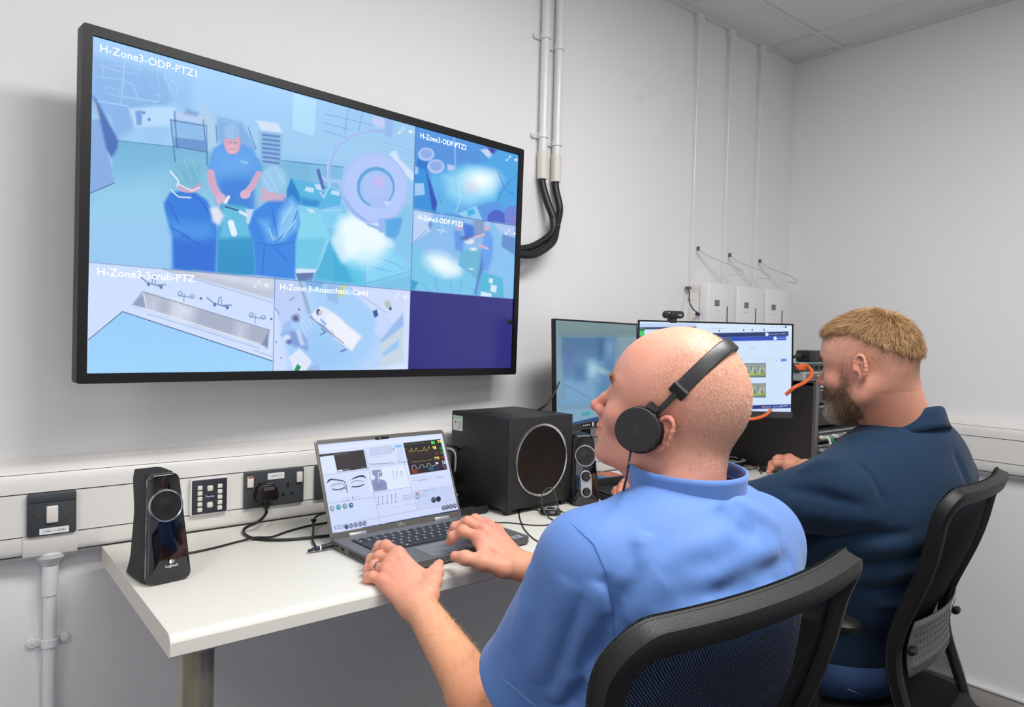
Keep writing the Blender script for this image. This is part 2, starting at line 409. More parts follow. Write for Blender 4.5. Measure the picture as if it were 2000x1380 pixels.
for x, lab in ((2.385, 'thin white cable trunking nearest the wall screen, of three running down to the wall units'),
               (2.604, 'thin white cable trunking in the middle, of three running down to the wall units'),
               (2.834, 'thin white cable trunking nearest the room corner, of three running down to the wall units')):
    t = thing('mini_trunking', lab, 'trunking', (x, YW, 1.54))
    box('channel', (-.013, -.014, 0), (.013, 0, ZC-1.54), pvc, t, .001, 1)
    box('lid', (-.0145, -.019, 0), (.0145, -.0142, ZC-1.54), pvc_gloss, t, .0015, 1)
    box('end_piece', (-.02, -.022, ZC-1.54-.035), (.02, 0, ZC-1.54-.002), pvc_gloss, t, .002, 1)

# three white wall units with cable loops
for k, (x0, x1, lab, clab) in enumerate(((2.371, 2.553, 'white wall unit with small grey display, nearest the wall screen', 'white cable loop into the unit nearest the wall screen'),
                        (2.566, 2.768, 'white wall unit with small grey display, middle of three', 'white cable loop into the middle wall unit'),
                        (2.782, 2.966, 'white wall unit with small grey display, nearest the room corner', 'white cable loop into the unit nearest the corner'))):
    u = thing('wall_unit', lab, 'wall unit', ((x0+x1)/2, YW, 1.33)); w = x1-x0; H_ = .275
    box('back_plate', (-w/2+.006, -.055, .004), (w/2-.006, -.0, H_-.004), pvc, u, .003, 2)
    box('lid_cap', (-w/2+.004, -.06, H_-.034), (w/2-.004, -.001, H_-.001), pvc, u, .004, 2)
    box('front_cover', (-w/2, -.105, 0), (w/2, -.058, H_), pvc_gloss, u, .006, 3)
    d = box('display', (-.052, -.1062, .185), (-.020, -.1045, .209), mat('display_grey', (108, 112, 118), .3), u, .001, 1)
    for gx in (-.044, -.036, -.028): box('display_line', (gx-.0005, -.1068, .188), (gx+.0005, -.106, .206), mat('display_light', (150, 153, 158), .4), d)
    box('display_line', (-.050, -.1068, .1965), (-.022, -.106, .1975), mat('display_light', (150, 153, 158), .4), d)
    box('print_line', (-.056, -.1056, .166), (-.018, -.1049, .168), mat('pale_print', (196, 198, 202), .6), u)
    box('door_slot', (.030, -.1056, .0), (.0385, -.1040, .187), mat('slot_grey', (72, 76, 82), .4), u, .0008, 1)
    zt = 1.33+H_
    xa = (2.385, 2.604, 2.834)[k]+.022
    c = thing('white_cable', clab, 'cable', (xa, YW-.02, zt+.14-.006*k))
    a = Vector((0, 0, 0)); e = Vector(((x0+x1)/2+.05-xa, -.055, -.14+.006*k))
    tube('wire', [a, (.05, -.03, -.03), (.12, -.07, -.055), (.185-.01*k, -.09, -.085), e+Vector((.012, -.01, .04)), e], .0035, cable_w, c)
    box('wire_exit', (-.006, -.006, -.006), (.006, .02, .010), cable_g, c, .002, 1)
s = bpy.data.objects['wall_unit']; box('side_label', (-.0862, -.046, .170), (-.0848, -.028, .19), paperw, s)
c = thing('black_cable', 'short black cable with plug looped at the left side of first wall unit', 'cable', (2.352, YW-.03, 1.585))
tube('wire', [(0, .02, 0), (-.02, -.01, -.02), (-.045, -.03, -.055), (-.035, -.04, -.085), (-.01, -.045, -.1), (.012, -.03, -.104)], .0022, cablem, c)
box('plug', (.004, -.037, -.110), (.018, -.022, -.098), cablem, c, .003, 2)
box('grommet', (-.008, .0, -.006), (.008, .022, .006), cable_g, c, .002, 1)

for px_, py_, r_ in ((1250, 192, .019),):
    turned('filler_patch', [(0, 0), (r_*.8, 0), (r_, -.0003)], mat('wall_filler', (231, 230, 232), .7), bpy.data.objects['wall_back'], Matrix.Translation(onY(px_, py_, YW-.0006)) @ RX(90), 28)
# ------------------------------------------------------------------ wall sockets on the trunking
YP = YW-.0495
def plate(name, label, x0, x1, z0, z1, m_=charcoal, dep=.010, cat='socket'):
    o = thing(name, label, cat, ((x0+x1)/2, YP, (z0+z1)/2)); w, h = (x1-x0), (z1-z0)
    bm = bmesh.new(); prism(bm, rrect(w, h, .004, 3), -dep, 0, .0015, 2); obj('face_plate', bm, m_, o)
    return o, w, h
o, w, h = plate('light_switch', 'dark grey single switch plate with white rocker above the white conduit', .156, .243, .9415, 1.0295, cat='switch')
box('top_ridge', (-w/2+.001, -.0125, h/2-.018), (w/2-.001, -.009, h/2-.001), charcoal, o, .0015, 2)
box('rocker', (-.0105, -.0155, -.018), (.0105, -.009, .0175), mat('rocker_white', (226, 220, 216), .35), o, .0025, 3)
for sx in (-.0225, .0225): turned('screw', [(0, 0), (.0025, 0), (.002, .001), (0, .001)], screw, o, TR(sx, -.0095, 0) @ RX(90), 12)
lb = box('label_strip', (-.022, -.0112, -.041), (.03, -.0098, -.0285), paperw, o)
text('label_text', 'C/RBL 11-EMRS', .0062, inkm, lb, TR(-.0165, -.0114, -.037) @ STAND)

o, w, h = plate('wall_keypad', 'dark wall keypad with white keys and white surround, between the small speaker and double socket', .470, .5545, .9415, 1.0275, pvc_gloss, .012, 'keypad')
box('panel', (-w/2+.003, -.0148, -h/2+.003), (w/2-.003, -.011, h/2-.003), mat('keypad_navy', (44, 45, 58), .4), o, .002, 2)
kc = mat('keypad_key', (222, 220, 206), .4)
for sx in (-.0225, .0225):
    for r in range(5): box('key', (sx-.0055, -.0175, .022-.0128*r-.0052), (sx+.0055, -.014, .022-.0128*r+.0052), kc, o, .0022, 3)
for r in (.0195, -.0195): box('key', (-.0065, -.0175, r-.0065), (.0065, -.014, r+.0065), kc, o, .0028, 3)
text('keypad_lettering', 'Thorlux', .0062, whitep, o, TR(-.0105, -.0151, -.002) @ STAND)

o, w, h = plate('double_socket', 'dark grey double mains socket with a black plug in its left outlet', .594, .744, .9405, 1.0305)
for sx, ind in ((-.062, True), (.062, False)):
    rk = box('rocker', (sx-.0075, -.0165, .008), (sx+.0075, -.009, .0345), mat('rocker_white', (226, 220, 216), .35), o, .002, 2)
    if ind: box('red_marker', (sx-.006, -.0168, .031), (sx+.006, -.016, .0345), mat('red_mark', (196, 60, 56), .4), rk)
    turned('screw', [(0, 0), (.0028, 0), (.002, .001), (0, .001)], screw, o, TR(sx, -.0095, .0) @ RX(90), 12)
lb = box('label_strip', (-.019, -.0112, .022), (.023, -.0098, .0375), paperw, o)
text('label_text', 'CRPTC E1', .007, inkm, lb, TR(-.0105, -.0114, .0275) @ STAND)
for (px, pz, pw, ph) in ((.0325, .003, .003, .0055), (.0215, -.0195, .0045, .0032), (.0435, -.0195, .0045, .0032)):
    box('outlet_slot', (px-pw, -.0107, pz-ph), (px+pw, -.0095, pz+ph), hole, o)
pl = thing('mains_plug', 'black mains plug with its power lead in the double socket', 'plug', (.641, YP-.010, .984))
bm = bmesh.new(); pr = [(-.014, .019), (.014, .019), (.023, .006), (.027, -.014), (.022, -.024), (-.022, -.024), (-.027, -.014), (-.023, .006)]
prism(bm, pr, -.034, 0, .005, 3); obj('plug_body', bm, mat('plug_black', (22, 20, 20), .28), pl)
box('grip_window', (-.012, -.0352, .004), (.014, -.0335, .013), mat('fuse_cover', (92, 80, 74), .3), pl, .001, 1)
box('strain_relief', (-.0065, -.024, -.043), (.0065, -.011, -.022), blk, pl, .002, 2)
g = lambda x, y, z=.9035: onz(x, y, z)-Vector((.641, YP-.010, .984))
tube('power_lead', [(0, -.0175, -.040), (-.001, -.019, -.056), g(505, 1018, .925), g(480, 1030, .909), g(476, 1040, .9045), g(492, 1050), g(525, 1054), g(570, 1053), g(620, 1048), g(690, 1040), g(760, 1030)], .0036, blk, pl, 10, 10)
o, w, h = plate('mains_socket', 'dark grey socket plate mostly hidden behind the laptop screen', .775, .862, .9405, 1.0305)
for (px, pz, pw, ph) in ((0, .010, .003, .0055), (-.011, -.012, .0045, .0032), (.011, -.012, .0045, .0032)): box('outlet_slot', (px-pw, -.0107, pz-ph), (px+pw, -.0095, pz+ph), hole, o)
o, w, h = plate('mains_socket', 'dark grey socket plate behind the big black subwoofer, with black cables hanging', 1.03, 1.18, .9405, 1.0305)
for (px, pz, pw, ph) in ((.03, .010, .003, .0055), (.019, -.012, .0045, .0032), (.041, -.012, .0045, .0032)): box('outlet_slot', (px-pw, -.0107, pz-ph), (px+pw, -.0095, pz+ph), hole, o)

# black flexible cables leaving the conduits to the screen
def flexi(x, pts, lab):
    o = thing('black_flex_cable', lab, 'cable', (x, YW-.02, 1.905))
    tube('sleeve', pts, .0125, blk, o, 10, 14)
    e = Vector(pts[-1]); turned('cable_tie', [(.0125, -.002), (.0145, -.002), (.0145, .002), (.0125, .002)], blk, o, TR(*pts[3]) @ RY(35), 16)
    return o
flexi(1.560, [(0, 0, .03), (0, 0, -.02), (.012, -.012, -.08), (.026, -.03, -.14), (.012, -.04, -.19), (-.055, -.045, -.235), (-.12, -.045, -.255), (-.22, -.045, -.26)], 'left black cable dropping from white conduit to the wall screen')
flexi(1.6205, [(0, 0, .03), (0, 0, -.03), (.008, -.014, -.10), (-.022, -.034, -.165), (-.06, -.06, -.22), (-.12, -.065, -.26), (-.17, -.066, -.274), (-.27, -.06, -.275)], 'right black cable dropping from white conduit to the wall screen')
def proj(p):
    q = Vector(p)-Vector((0, 0, CAM_H)); d = q.dot(fw); return (1000+F_PX*q.dot(r2)/d, 690-F_PX*q.dot(u2)/d)
def sheet(mw, w, h, y=0.):
    """drawing sheet of a display: maps its own u,v to the photograph's coordinates in which its picture was noted down"""
    return homog([(0, 0), (1, 0), (1, 1), (0, 1)], [proj(mw @ Vector(c)) for c in ((-w/2, y, h/2), (w/2, y, h/2), (w/2, y, -h/2), (-w/2, y, -h/2))])
def pose(loc, yaw, tilt=0, roll=0): return Matrix.Translation(loc) @ Matrix.Rotation(yaw, 4, 'Z') @ Matrix.Rotation(tilt, 4, 'X') @ Matrix.Rotation(roll, 4, 'Y')
scr_tv = attr_mat('lit_display_large', .22, .35, 1.0)
scr_lap = attr_mat('lit_display_laptop', .35, .3, 1.0)
scr_mon = attr_mat('lit_display_monitor', .35, .3, 1.0)
glow = mat('screen_lettering', (255, 255, 255), .5, emit=1.0)

# ------------------------------------------------------------------ wall screen
TVW, TVH = 1.150, .647
tvm = pose((.8128, 1.645, 1.6053), .0903, .011, .005)
tv = thing('wall_screen', 'large wall-mounted screen showing operating theatre camera views', 'screen', tvm.to_translation(), tvm.to_euler())
bm = bmesh.new()
o_, i_ = rrect(TVW+.038, TVH+.040, .006, 3), rrect(TVW+.002, TVH+.002, .001, 3)
for ya, yb in ((-.004, .03),):
    A = [bm.verts.new((x, ya, z)) for x, z in o_]; B = [bm.verts.new((x, ya, z)) for x, z in i_]; C_ = [bm.verts.new((x, yb, z)) for x, z in o_]; D_ = [bm.verts.new((x, .002, z)) for x, z in i_]
    n = len(o_)
    for i in range(n):
        j = (i+1) % n; bm.faces.new([A[i], A[j], B[j], B[i]]); bm.faces.new([A[j], A[i], C_[i], C_[j]]); bm.faces.new([B[i], B[j], D_[j], D_[i]])
    bm.faces.new(C_)
bmesh.ops.recalc_face_normals(bm, faces=bm.faces[:]); obj('bezel', bm, bezel, tv, ang=30)
box('back_cover', (-TVW/2+.05, .0302, -TVH/2+.05), (TVW/2-.05, .052, TVH/2-.05), blk, tv, .01, 2)
br = box('wall_bracket', (-.25, .052, -.2), (.25, .075, .2), blk, tv, .002, 1)
box('bracket_arm', (-.05, .075, -.1), (.05, .136, .1), blk, br)
box('joystick', (TVW/2-.02, .0, -.19), (TVW/2+.0215, .012, -.175), blk, tv, .003, 2)

Z1, Z2, Z3, Z4 = (140, 40, 3.833), (560, 160, 4.), (140, 380, 3.633), (520, 400, 3.704)
def paint_tv(p):
    # ---- camera picture 1: theatre
    p.z = (0, 0, 1)
    p.poly([(170, 60), (813, 246), (802, 567), (170, 512)], (150, 200, 240), 1, .5)
    p.poly([(178, 70), (811, 246), (808, 340), (700, 320), (560, 300), (340, 285), (225, 272), (178, 160)], (152, 197, 243), 1, 3, (158, 205, 240))
    p.z = Z1
    p.poly([(150, 260), (700, 400), (760, 600), (330, 900), (150, 620)], (128, 172, 228), .75, 8)
    p.poly([(690, 400), (900, 440), (910, 700), (780, 640)], (140, 186, 240), .5, 6)
    p.poly([(905, 330), (1665, 520), (1650, 900), (1100, 720), (910, 660)], (158, 204, 246), .8, 6)
    p.poly([(1672, 545), (1790, 590), (1790, 860), (1655, 815)], (178, 222, 250), 1, 1)
    for a in (([(200, 330), (350, 380)], 8), ([(230, 290), (240, 420)], 5), ([(170, 420), (380, 440)], 6), ([(400, 280), (370, 620)], 9), ([(250, 490), (360, 520), (360, 570), (260, 540), (250, 490)], 5),
              ([(380, 450), (460, 480), (500, 600)], 8), ([(300, 330), (520, 370), (500, 400), (330, 380)], 5), ([(640, 350), (660, 600)], 5), ([(690, 400), (760, 560)], 7), ([(590, 480), (650, 560), (600, 560)], 5), ([(700, 360), (700, 420), (780, 470), (790, 540)], 6), ([(380, 570), (650, 610)], 10), ([(180, 600), (420, 640)], 12)):
        p.line(a[0], a[1], (176, 212, 250), .65)
    p.poly([(430, 660), (620, 640), (780, 650), (740, 800), (640, 800), (470, 800)], (186, 220, 250), .9, 4)
    p.poly([(540, 800), (740, 790), (650, 940), (560, 900)], (150, 196, 240), .8, 5); p.ell(540, 690, 12, 12, (90, 140, 210)); p.ell(580, 740, 12, 12, (90, 140, 210))
    p.poly([(475, 680), (525, 670), (525, 780), (490, 785)], (110, 150, 215), .9, 2)
    p.poly([(230, 700), (290, 710), (320, 800), (300, 820), (235, 780)], (150, 200, 245), .8, 4)
    # floor
    p.poly([(330, 900), (760, 945), (1100, 990), (1570, 1050), (1790, 1080), (1790, 1500), (140, 1500), (140, 1280), (300, 1100)], (112, 178, 214), 1, 2, (150, 203, 236))
    p.poly([(150, 1260), (700, 1180), (760, 1500), (140, 1500)], (150, 205, 238), .8, 30)
    p.line([(330, 897), (760, 945)], 5, (70, 120, 170)); p.line([(1560, 1045), (1790, 1075)], 4, (70, 120, 170))
    # door edge and dark stand at left
    p.poly([(150, 740), (215, 740), (320, 1215), (140, 1290)], (132, 172, 226), 1, 1); p.line([(140, 1292), (320, 1215)], 5, (40, 60, 110))
    p.poly([(155, 560), (190, 600), (350, 900), (340, 960), (300, 1030), (260, 960), (220, 780)], (72, 112, 184), 1, 3)
    p.poly([(160, 600), (180, 610), (215, 740), (195, 735)], (190, 190, 200), .8, 2)
    # trolleys
    p.poly([(780, 680), (985, 720), (970, 770), (780, 735)], (182, 204, 240), 1, 1.5); p.poly([(860, 665), (950, 690), (940, 715), (840, 700)], (120, 150, 200), .8, 4)
    p.poly([(745, 740), (1010, 785), (1000, 900), (755, 860)], (120, 168, 226), .5, 2); p.poly([(765, 870), (1010, 900), (1010, 980), (770, 945)], (104, 148, 206), 1, 2)
    for l in ([(740, 740), (775, 1060)], [(770, 680), (790, 960)], [(1010, 780), (1015, 1085)], [(985, 740), (1000, 900)], [(770, 942), (1015, 985)], [(745, 745), (1010, 790)]): p.line(l, 7, (70, 100, 160), .9)
    p.poly([(950, 640), (1010, 650), (1060, 760), (1080, 940), (1040, 1000), (1010, 800)], (180, 205, 225), .8, 6)
    p.poly([(1090, 720), (1270, 760), (1380, 960), (1360, 1000), (1090, 900)], (126, 172, 226), .9, 3); p.line([(1080, 780), (1090, 920)], 6, (80, 120, 180)); p.line([(1320, 800), (1380, 960)], 6, (80, 120, 180)); p.line([(1090, 740), (1270, 775)], 8, (150, 190, 230))
    p.poly([(1380, 745), (1540, 770), (1585, 840), (1420, 825)], (206, 224, 248), 1, 1.5)
    p.poly([(1395, 822), (1585, 845), (1560, 1090), (1410, 1075)], (146, 192, 228), 1, 1.5)
    for k in range(7): p.poly([(1425, 845+33*k), (1560, 862+33*k), (1558, 880+33*k), (1425, 864+33*k)], (84, 122, 190), .85, 1.5)
    # man in scrubs
    p.poly([(1020, 1100), (1060, 960), (1130, 915), (1260, 915), (1350, 960), (1430, 1090), (1420, 1150), (1360, 1200), (1370, 1480), (1100, 1480), (1090, 1200), (1030, 1180)], (92, 158, 232), 1, 3)
    p.poly([(1100, 1180), (1340, 1150), (1370, 1480), (1110, 1480)], (60, 128, 218), .85, 12); p.poly([(1080, 1000), (1340, 1000), (1330, 1150), (1100, 1160)], (106, 172, 240), .6, 16)
    p.line([(1165, 930), (1205, 1010), (1265, 930)], 8, (60, 120, 205), .8)
    p.ell(1203, 920, 62, 82, (214, 166, 190)); p.ell(1203, 960, 40, 36, (226, 180, 200), a=.7, soft=3); p.line([(1180, 912), (1195, 914)], 6, (120, 100, 150)); p.line([(1215, 914), (1232, 914)], 6, (120, 100, 150)); p.line([(1185, 962), (1220, 962)], 6, (170, 110, 150), .7)
    p.ell(1197, 832, 62, 58, (146, 186, 232)); p.line([(1160, 800), (1185, 880)], 6, (190, 215, 245), .5); p.line([(1200, 780), (1205, 880)], 6, (190, 215, 245), .5)
    for l in ([(1040, 1140), (1055, 1230), (1110, 1330), (1140, 1360)],): p.line(l, 58, (206, 168, 200))
    p.line([(1400, 1150), (1350, 1240), (1290, 1310)], 50, (206, 168, 200)); p.ell(1120, 1340, 38, 46, (216, 176, 205)); p.ell(1300, 1300, 40, 32, (216, 176, 205))
    p.line([(1260, 1050), (1320, 1062)], 5, (200, 225, 250), .8); p.line([(1270, 1065), (1315, 1073)], 5, (200, 225, 250), .8)
    p.line([(1175, 1320), (1145, 1370)], 22, (235, 240, 250))
    # teal screen and instrument table
    p.z = Z2
    p.poly([(0, 850), (35, 750), (250, 790), (430, 860), (420, 960), (250, 1000), (100, 970), (0, 900)], (88, 180, 226), 1, 1.5); p.poly([(0, 850), (35, 750), (100, 880), (110, 975), (0, 900)], (36, 128, 204), 1, 2); p.poly([(110, 900), (260, 930), (240, 975), (115, 970)], (40, 130, 205), .8, 4)
    for q in ([(150, 818), (215, 828), (205, 866), (140, 850)], [(215, 795), (290, 805), (300, 850), (235, 840)], [(350, 845), (415, 855), (415, 890), (345, 875)]): p.poly(q, (206, 228, 252), .9, 1)
    p.poly([(0, 620), (440, 665), (440, 850), (300, 800), (0, 745)], (116, 180, 220), .7, 3)
    p.line([(0, 618), (440, 665)], 5, (60, 110, 160))
    p.poly([(90, 960), (250, 985), (350, 1180), (340, 1280), (60, 1280)], (128, 206, 236), 1, 1.5)
    for k in range(5): p.line([(105+22*k, 1130+8*k), (135+20*k, 1195)], 4, (60, 100, 150), .8)
    p.poly([(180, 1120), (280, 1135), (300, 1180), (210, 1175)], (190, 222, 250), .9, 1); p.poly([(240, 1120), (285, 1125), (300, 1170), (260, 1170)], (90, 190, 230), .9, 1)
    p.poly([(205, 1100), (250, 1105), (245, 1116), (200, 1112)], (225, 235, 250), .9, 1); p.poly([(155, 990), (205, 995), (235, 1040), (180, 1020)], (215, 225, 245), .9, 1)
    # wall cupboards
    for l in ([(300, 250), (690, 340)], [(300, 320), (500, 375)], [(480, 210), (455, 410)], [(590, 240), (560, 400)], [(300, 380), (480, 440)]): p.line(l, 5, (104, 150, 206), .8)
    p.poly([(670, 270), (770, 290), (760, 360), (700, 345), (670, 320)], (200, 205, 245), .9, 3)
    p.poly([(50, 100), (235, 140), (215, 415), (45, 370)], (174, 220, 252), 1, 1.5)
    for k in range(5): p.line([(760, 470+32*k), (1000, 540+32*k)], 4, (130, 180, 225), .8)
    p.poly([(800, 560), (850, 530), (880, 600), (1000, 720), (1000, 790), (900, 700), (840, 610)], (212, 228, 252), .95, 3)
    # patient and drapes
    p.z = Z4
    p.poly([(400, 60), (560, 0), (760, 0), (860, 120), (900, 300), (1040, 450), (1048, 615), (330, 560), (230, 560), (400, 300)], (118, 192, 232), 1, 2)
    p.poly([(860, 0), (1060, 0), (1052, 440), (930, 330), (870, 200)], (134, 196, 234), 1, 3)
    for q in ([(870, 180), (930, 120), (980, 100), (975, 150), (900, 240), (865, 245)],): p.poly(q, (84, 158, 226), .9, 2)
    p.poly([(210, 50), (400, 60), (465, 240), (380, 460), (215, 455)], (132, 212, 238), 1, 1.5); p.poly([(215, 245), (430, 240), (370, 460), (215, 455)], (110, 196, 230), .9, 3)
    p.poly([(465, 240), (480, 560), (330, 560), (380, 460)], (78, 176, 216), 1, 1.5)
    p.poly([(210, 460), (370, 465), (350, 490), (215, 495)], (220, 230, 250), .9, 1); p.poly([(215, 495), (345, 490), (330, 550), (230, 545)], (98, 118, 170), 1, 1)
    p.poly([(400, 40), (560, 20), (540, 150), (470, 180), (420, 140)], (128, 206, 240), .9, 4); p.line([(410, 45), (540, 35)], 6, (200, 230, 250), .7); p.line([(430, 165), (540, 135)], 5, (190, 225, 250), .7)
    p.poly([(470, 300), (560, 400), (700, 570), (480, 565)], (64, 172, 214), 1, 3); p.poly([(560, 410), (610, 340), (700, 440), (710, 590), (640, 580)], (92, 196, 230), .9, 4)
    p.poly([(700, 440), (760, 320), (930, 330), (1040, 450), (1040, 500), (720, 570)], (136, 212, 244), .9, 6)
    for l in ([(720, 570), (1040, 480)], [(715, 440), (900, 480)], [(710, 320), (715, 590)], [(760, 350), (1000, 460)]): p.line(l, 5, (70, 160, 215), .7)
    p.ell(700, 250, 190, 190, (214, 244, 255), a=.9, soft=14); p.poly([(540, 100), (640, 60), (820, 180), (900, 290), (760, 340), (700, 330), (560, 400), (500, 260)], (238, 250, 255), .95, 12)
    p.poly([(480, 250), (560, 200), (580, 380), (550, 405)], (206, 236, 250), .8, 6)
    # operating lamp
    p.z = Z2
    p.line([(330, 780), (330, 640), (390, 500), (500, 420), (640, 380), (780, 390)], 26, (156, 186, 240)); p.line([(320, 760), (320, 640), (385, 500), (500, 415), (640, 375)], 6, (184, 210, 250))
    p.poly([(765, 270), (835, 285), (825, 430), (770, 425)], (150, 184, 238), 1, 2)
    p.line([(245, 690), (285, 830)], 24, (84, 106, 178)); p.line([(280, 740), (340, 800), (290, 900), (260, 860)], 14, (176, 204, 248)); p.line([(330, 770), (410, 775), (430, 830)], 30, (170, 200, 248), .8)
    p.ell(688, 828, 262, 276, (172, 192, 246), -10); p.ell(690, 826, 240, 254, (180, 202, 250), -10, a=.8, soft=3)
    p.ell(696, 820, 148, 158, (98, 166, 218)); p.ell(700, 828, 128, 136, (166, 192, 246)); p.ell(690, 800, 92, 96, (174, 196, 248), a=.7, soft=4); p.ell(712, 780, 44, 44, (200, 184, 236), a=.8, soft=4)
    p.poly([(660, 900), (760, 900), (780, 990), (650, 980)], (168, 192, 246), 1, 2); p.poly([(750, 935), (810, 930), (790, 970)], (200, 216, 252), 1, 1)
    p.line([(440, 900), (520, 1010), (640, 1110), (760, 1160)], 26, (150, 182, 238)); p.poly([(715, 1060), (770, 1070), (765, 1180), (720, 1170)], (150, 184, 240), 1, 2)
    p.line([(450, 980), (560, 1080), (700, 1120)], 8, (196, 216, 252), .8)
    p.poly([(770, 1070), (900, 1060), (880, 1180), (840, 1230), (770, 1200)], (84, 164, 226), .9, 3)
    # gowned figures
    p.z = Z3
    p.poly([(1060, 60), (1250, 90), (1290, 250), (1300, 570), (1150, 575), (1030, 560), (1040, 200)], (62, 160, 204), 1, 2, (44, 142, 198)); p.poly([(1075, 70), (1240, 95), (1280, 300), (1050, 310)], (104, 192, 226), .9, 5)
    p.line([(1130, 200), (1152, 275)], 44, (230, 240, 252)); p.line([(1195, 122), (1240, 145)], 20, (225, 236, 250)); p.line([(1090, 85), (1180, 112)], 10, (50, 80, 130)); p.poly([(1235, 100), (1300, 105), (1260, 210), (1240, 200)], (205, 222, 245), .9, 1)
    p.poly([(655, 60), (700, -20), (860, -30), (960, 40), (1010, 150), (1035, 260), (1020, 560), (720, 530), (715, 300), (660, 110)], (52, 124, 220), 1, 3)
    p.poly([(700, 180), (990, 200), (1010, 290), (900, 340), (710, 270)], (84, 156, 236), .7, 12); p.poly([(730, 330), (1010, 340), (1010, 560), (725, 530)], (46, 108, 212), .8, 10)
    for l in ([(780, 290), (910, 350)], [(700, 230), (830, 300)], [(860, 0), (930, 60), (1000, 170)], [(690, 60), (760, 200)]): p.line(l, 9, (36, 92, 192), .7)
    p.poly([(980, 100), (1040, 80), (1080, 150), (1050, 215), (1000, 190)], (224, 226, 240), 1, 4)
    p.poly([(1255, 230), (1290, 120), (1400, 40), (1520, 20), (1600, 60), (1620, 200), (1590, 330), (1585, 600), (1440, 590), (1300, 570), (1290, 330)], (60, 134, 226), 1, 3)
    p.poly([(1440, 330), (1480, 120), (1560, 20), (1620, 90), (1600, 240), (1500, 320)], (140, 200, 244), .9, 8); p.poly([(1330, 180), (1400, 180), (1440, 320), (1400, 330)], (140, 204, 246), .6, 8)
    for l in ([(1440, 340), (1560, 240), (1600, 120)], [(1300, 340), (1440, 360), (1580, 330)], [(1420, 90), (1460, 300)], [(1370, 360), (1350, 560)], [(1440, 380), (1530, 470)]): p.line(l, 9, (40, 100, 205), .6)
    for l in ([(1500, 300), (1590, 180)], [(1400, 240), (1430, 320)], [(1490, 200), (1560, 90)]): p.line(l, 7, (190, 228, 252), .8)
    p.z = Z1
    p.ell(880, 1240, 90, 50, (206, 166, 196)); p.ell(868, 1140, 96, 122, (122, 186, 214)); p.poly([(780, 1100), (960, 1080), (970, 1230), (820, 1215)], (104, 172, 208), .5, 10)
    for l in ([(840, 1040), (900, 1200)], [(900, 1030), (950, 1190)], [(790, 1120), (840, 1200)]): p.line(l, 6, (160, 212, 232), .6)
    p.line([(740, 1130), (800, 1200), (790, 1240)], 12, (225, 235, 250)); p.line([(800, 1225), (900, 1275), (960, 1250)], 9, (230, 236, 248)); p.line([(745, 1270), (800, 1320), (890, 1325)], 10, (220, 232, 250))
    p.ell(1480, 1270, 60, 55, (206, 170, 200)); p.ell(1512, 1188, 92, 102, (150, 200, 236)); p.poly([(1430, 1290), (1600, 1300), (1590, 1350), (1400, 1350)], (206, 172, 200), 1, 4)
    for l in ([(1460, 1130), (1540, 1280)], [(1520, 1095), (1590, 1220)], [(1430, 1180), (1500, 1280)]): p.line(l, 6, (200, 226, 248), .6)
    # ---- camera picture 2
    p.z = (0, 0, 1); p.poly([(812, 246), (1014, 300), (1007, 441), (807, 409)], (86, 150, 224), 1, .5)
    p.z = Z2
    p.poly([(1008, 430), (1500, 560), (1500, 640), (1240, 640), (1010, 600)], (84, 146, 220), 1, 4); p.poly([(1500, 540), (1815, 600), (1800, 900), (1620, 800)], (70, 152, 220), 1, 3)
    p.line([(1310, 430), (1320, 690)], 14, (150, 186, 240), .8); p.poly([(1510, 530), (1570, 520), (1625, 575), (1590, 610)], (200, 210, 245), 1, 1.5); p.poly([(1565, 510), (1650, 530), (1615, 575)], (60, 60, 160), 1, 2)
    p.poly([(1400, 660), (1500, 640), (1560, 620), (1640, 530), (1815, 560), (1800, 950), (1740, 1010), (1640, 930), (1560, 850)], (76, 164, 228), 1, 4)
    p.poly([(1120, 720), (1240, 700), (1400, 640), (1640, 700), (1640, 920), (1430, 970), (1330, 1030), (1180, 1030), (1110, 900)], (96, 178, 232), 1, 6); p.poly([(1230, 740), (1420, 660), (1640, 720), (1620, 900), (1430, 960), (1330, 930), (1260, 880)], (146, 214, 246), .95, 10)
    p.ell(1520, 770, 120, 80, (240, 252, 255), soft=14); p.ell(1440, 830, 50, 40, (215, 205, 225), a=.6, soft=8)
    for l in ([(1650, 700), (1700, 820), (1640, 930)], [(1700, 820), (1800, 720)], [(1690, 830), (1780, 880)]): p.line(l, 6, (50, 120, 205), .8)
    p.line([(1330, 760), (1360, 900), (1320, 1020)], 6, (200, 226, 250), .8); p.line([(1180, 860), (1210, 960)], 6, (60, 130, 200), .7)
    p.poly([(1000, 660), (1090, 650), (1170, 960), (1160, 1030), (1000, 990)], (52, 144, 218), 1, 2); p.poly([(1090, 690), (1175, 940), (1160, 1010), (1135, 990)], (48, 80, 180), 1, 2)
    for q in ([(1000, 650), (1030, 660), (1025, 720), (1000, 720)], [(1000, 790), (1070, 790), (1080, 880), (1000, 890)]): p.poly(q, (170, 206, 248), .9, 1)
    p.poly([(1020, 600), (1110, 620), (1100, 690), (1010, 660)], (40, 120, 206), 1, 3)
    p.ell(1090, 565, 64, 52, (172, 196, 244)); p.ell(1090, 560, 46, 34, (140, 172, 232)); p.ell(1165, 660, 68, 56, (172, 196, 244)); p.ell(1166, 655, 48, 38, (140, 172, 232)); p.line([(1108, 680), (1130, 760)], 10, (90, 150, 220), .7)
    p.poly([(1255, 640), (1310, 655), (1310, 690), (1255, 690)], (190, 206, 248), .9, 1)
    p.poly([(1330, 1030), (1480, 965), (1530, 1080), (1440, 1075)], (146, 204, 244), 1, 1.5); p.poly([(1405, 1005), (1460, 990), (1475, 1030), (1420, 1045)], (60, 176, 230), 1, 1)
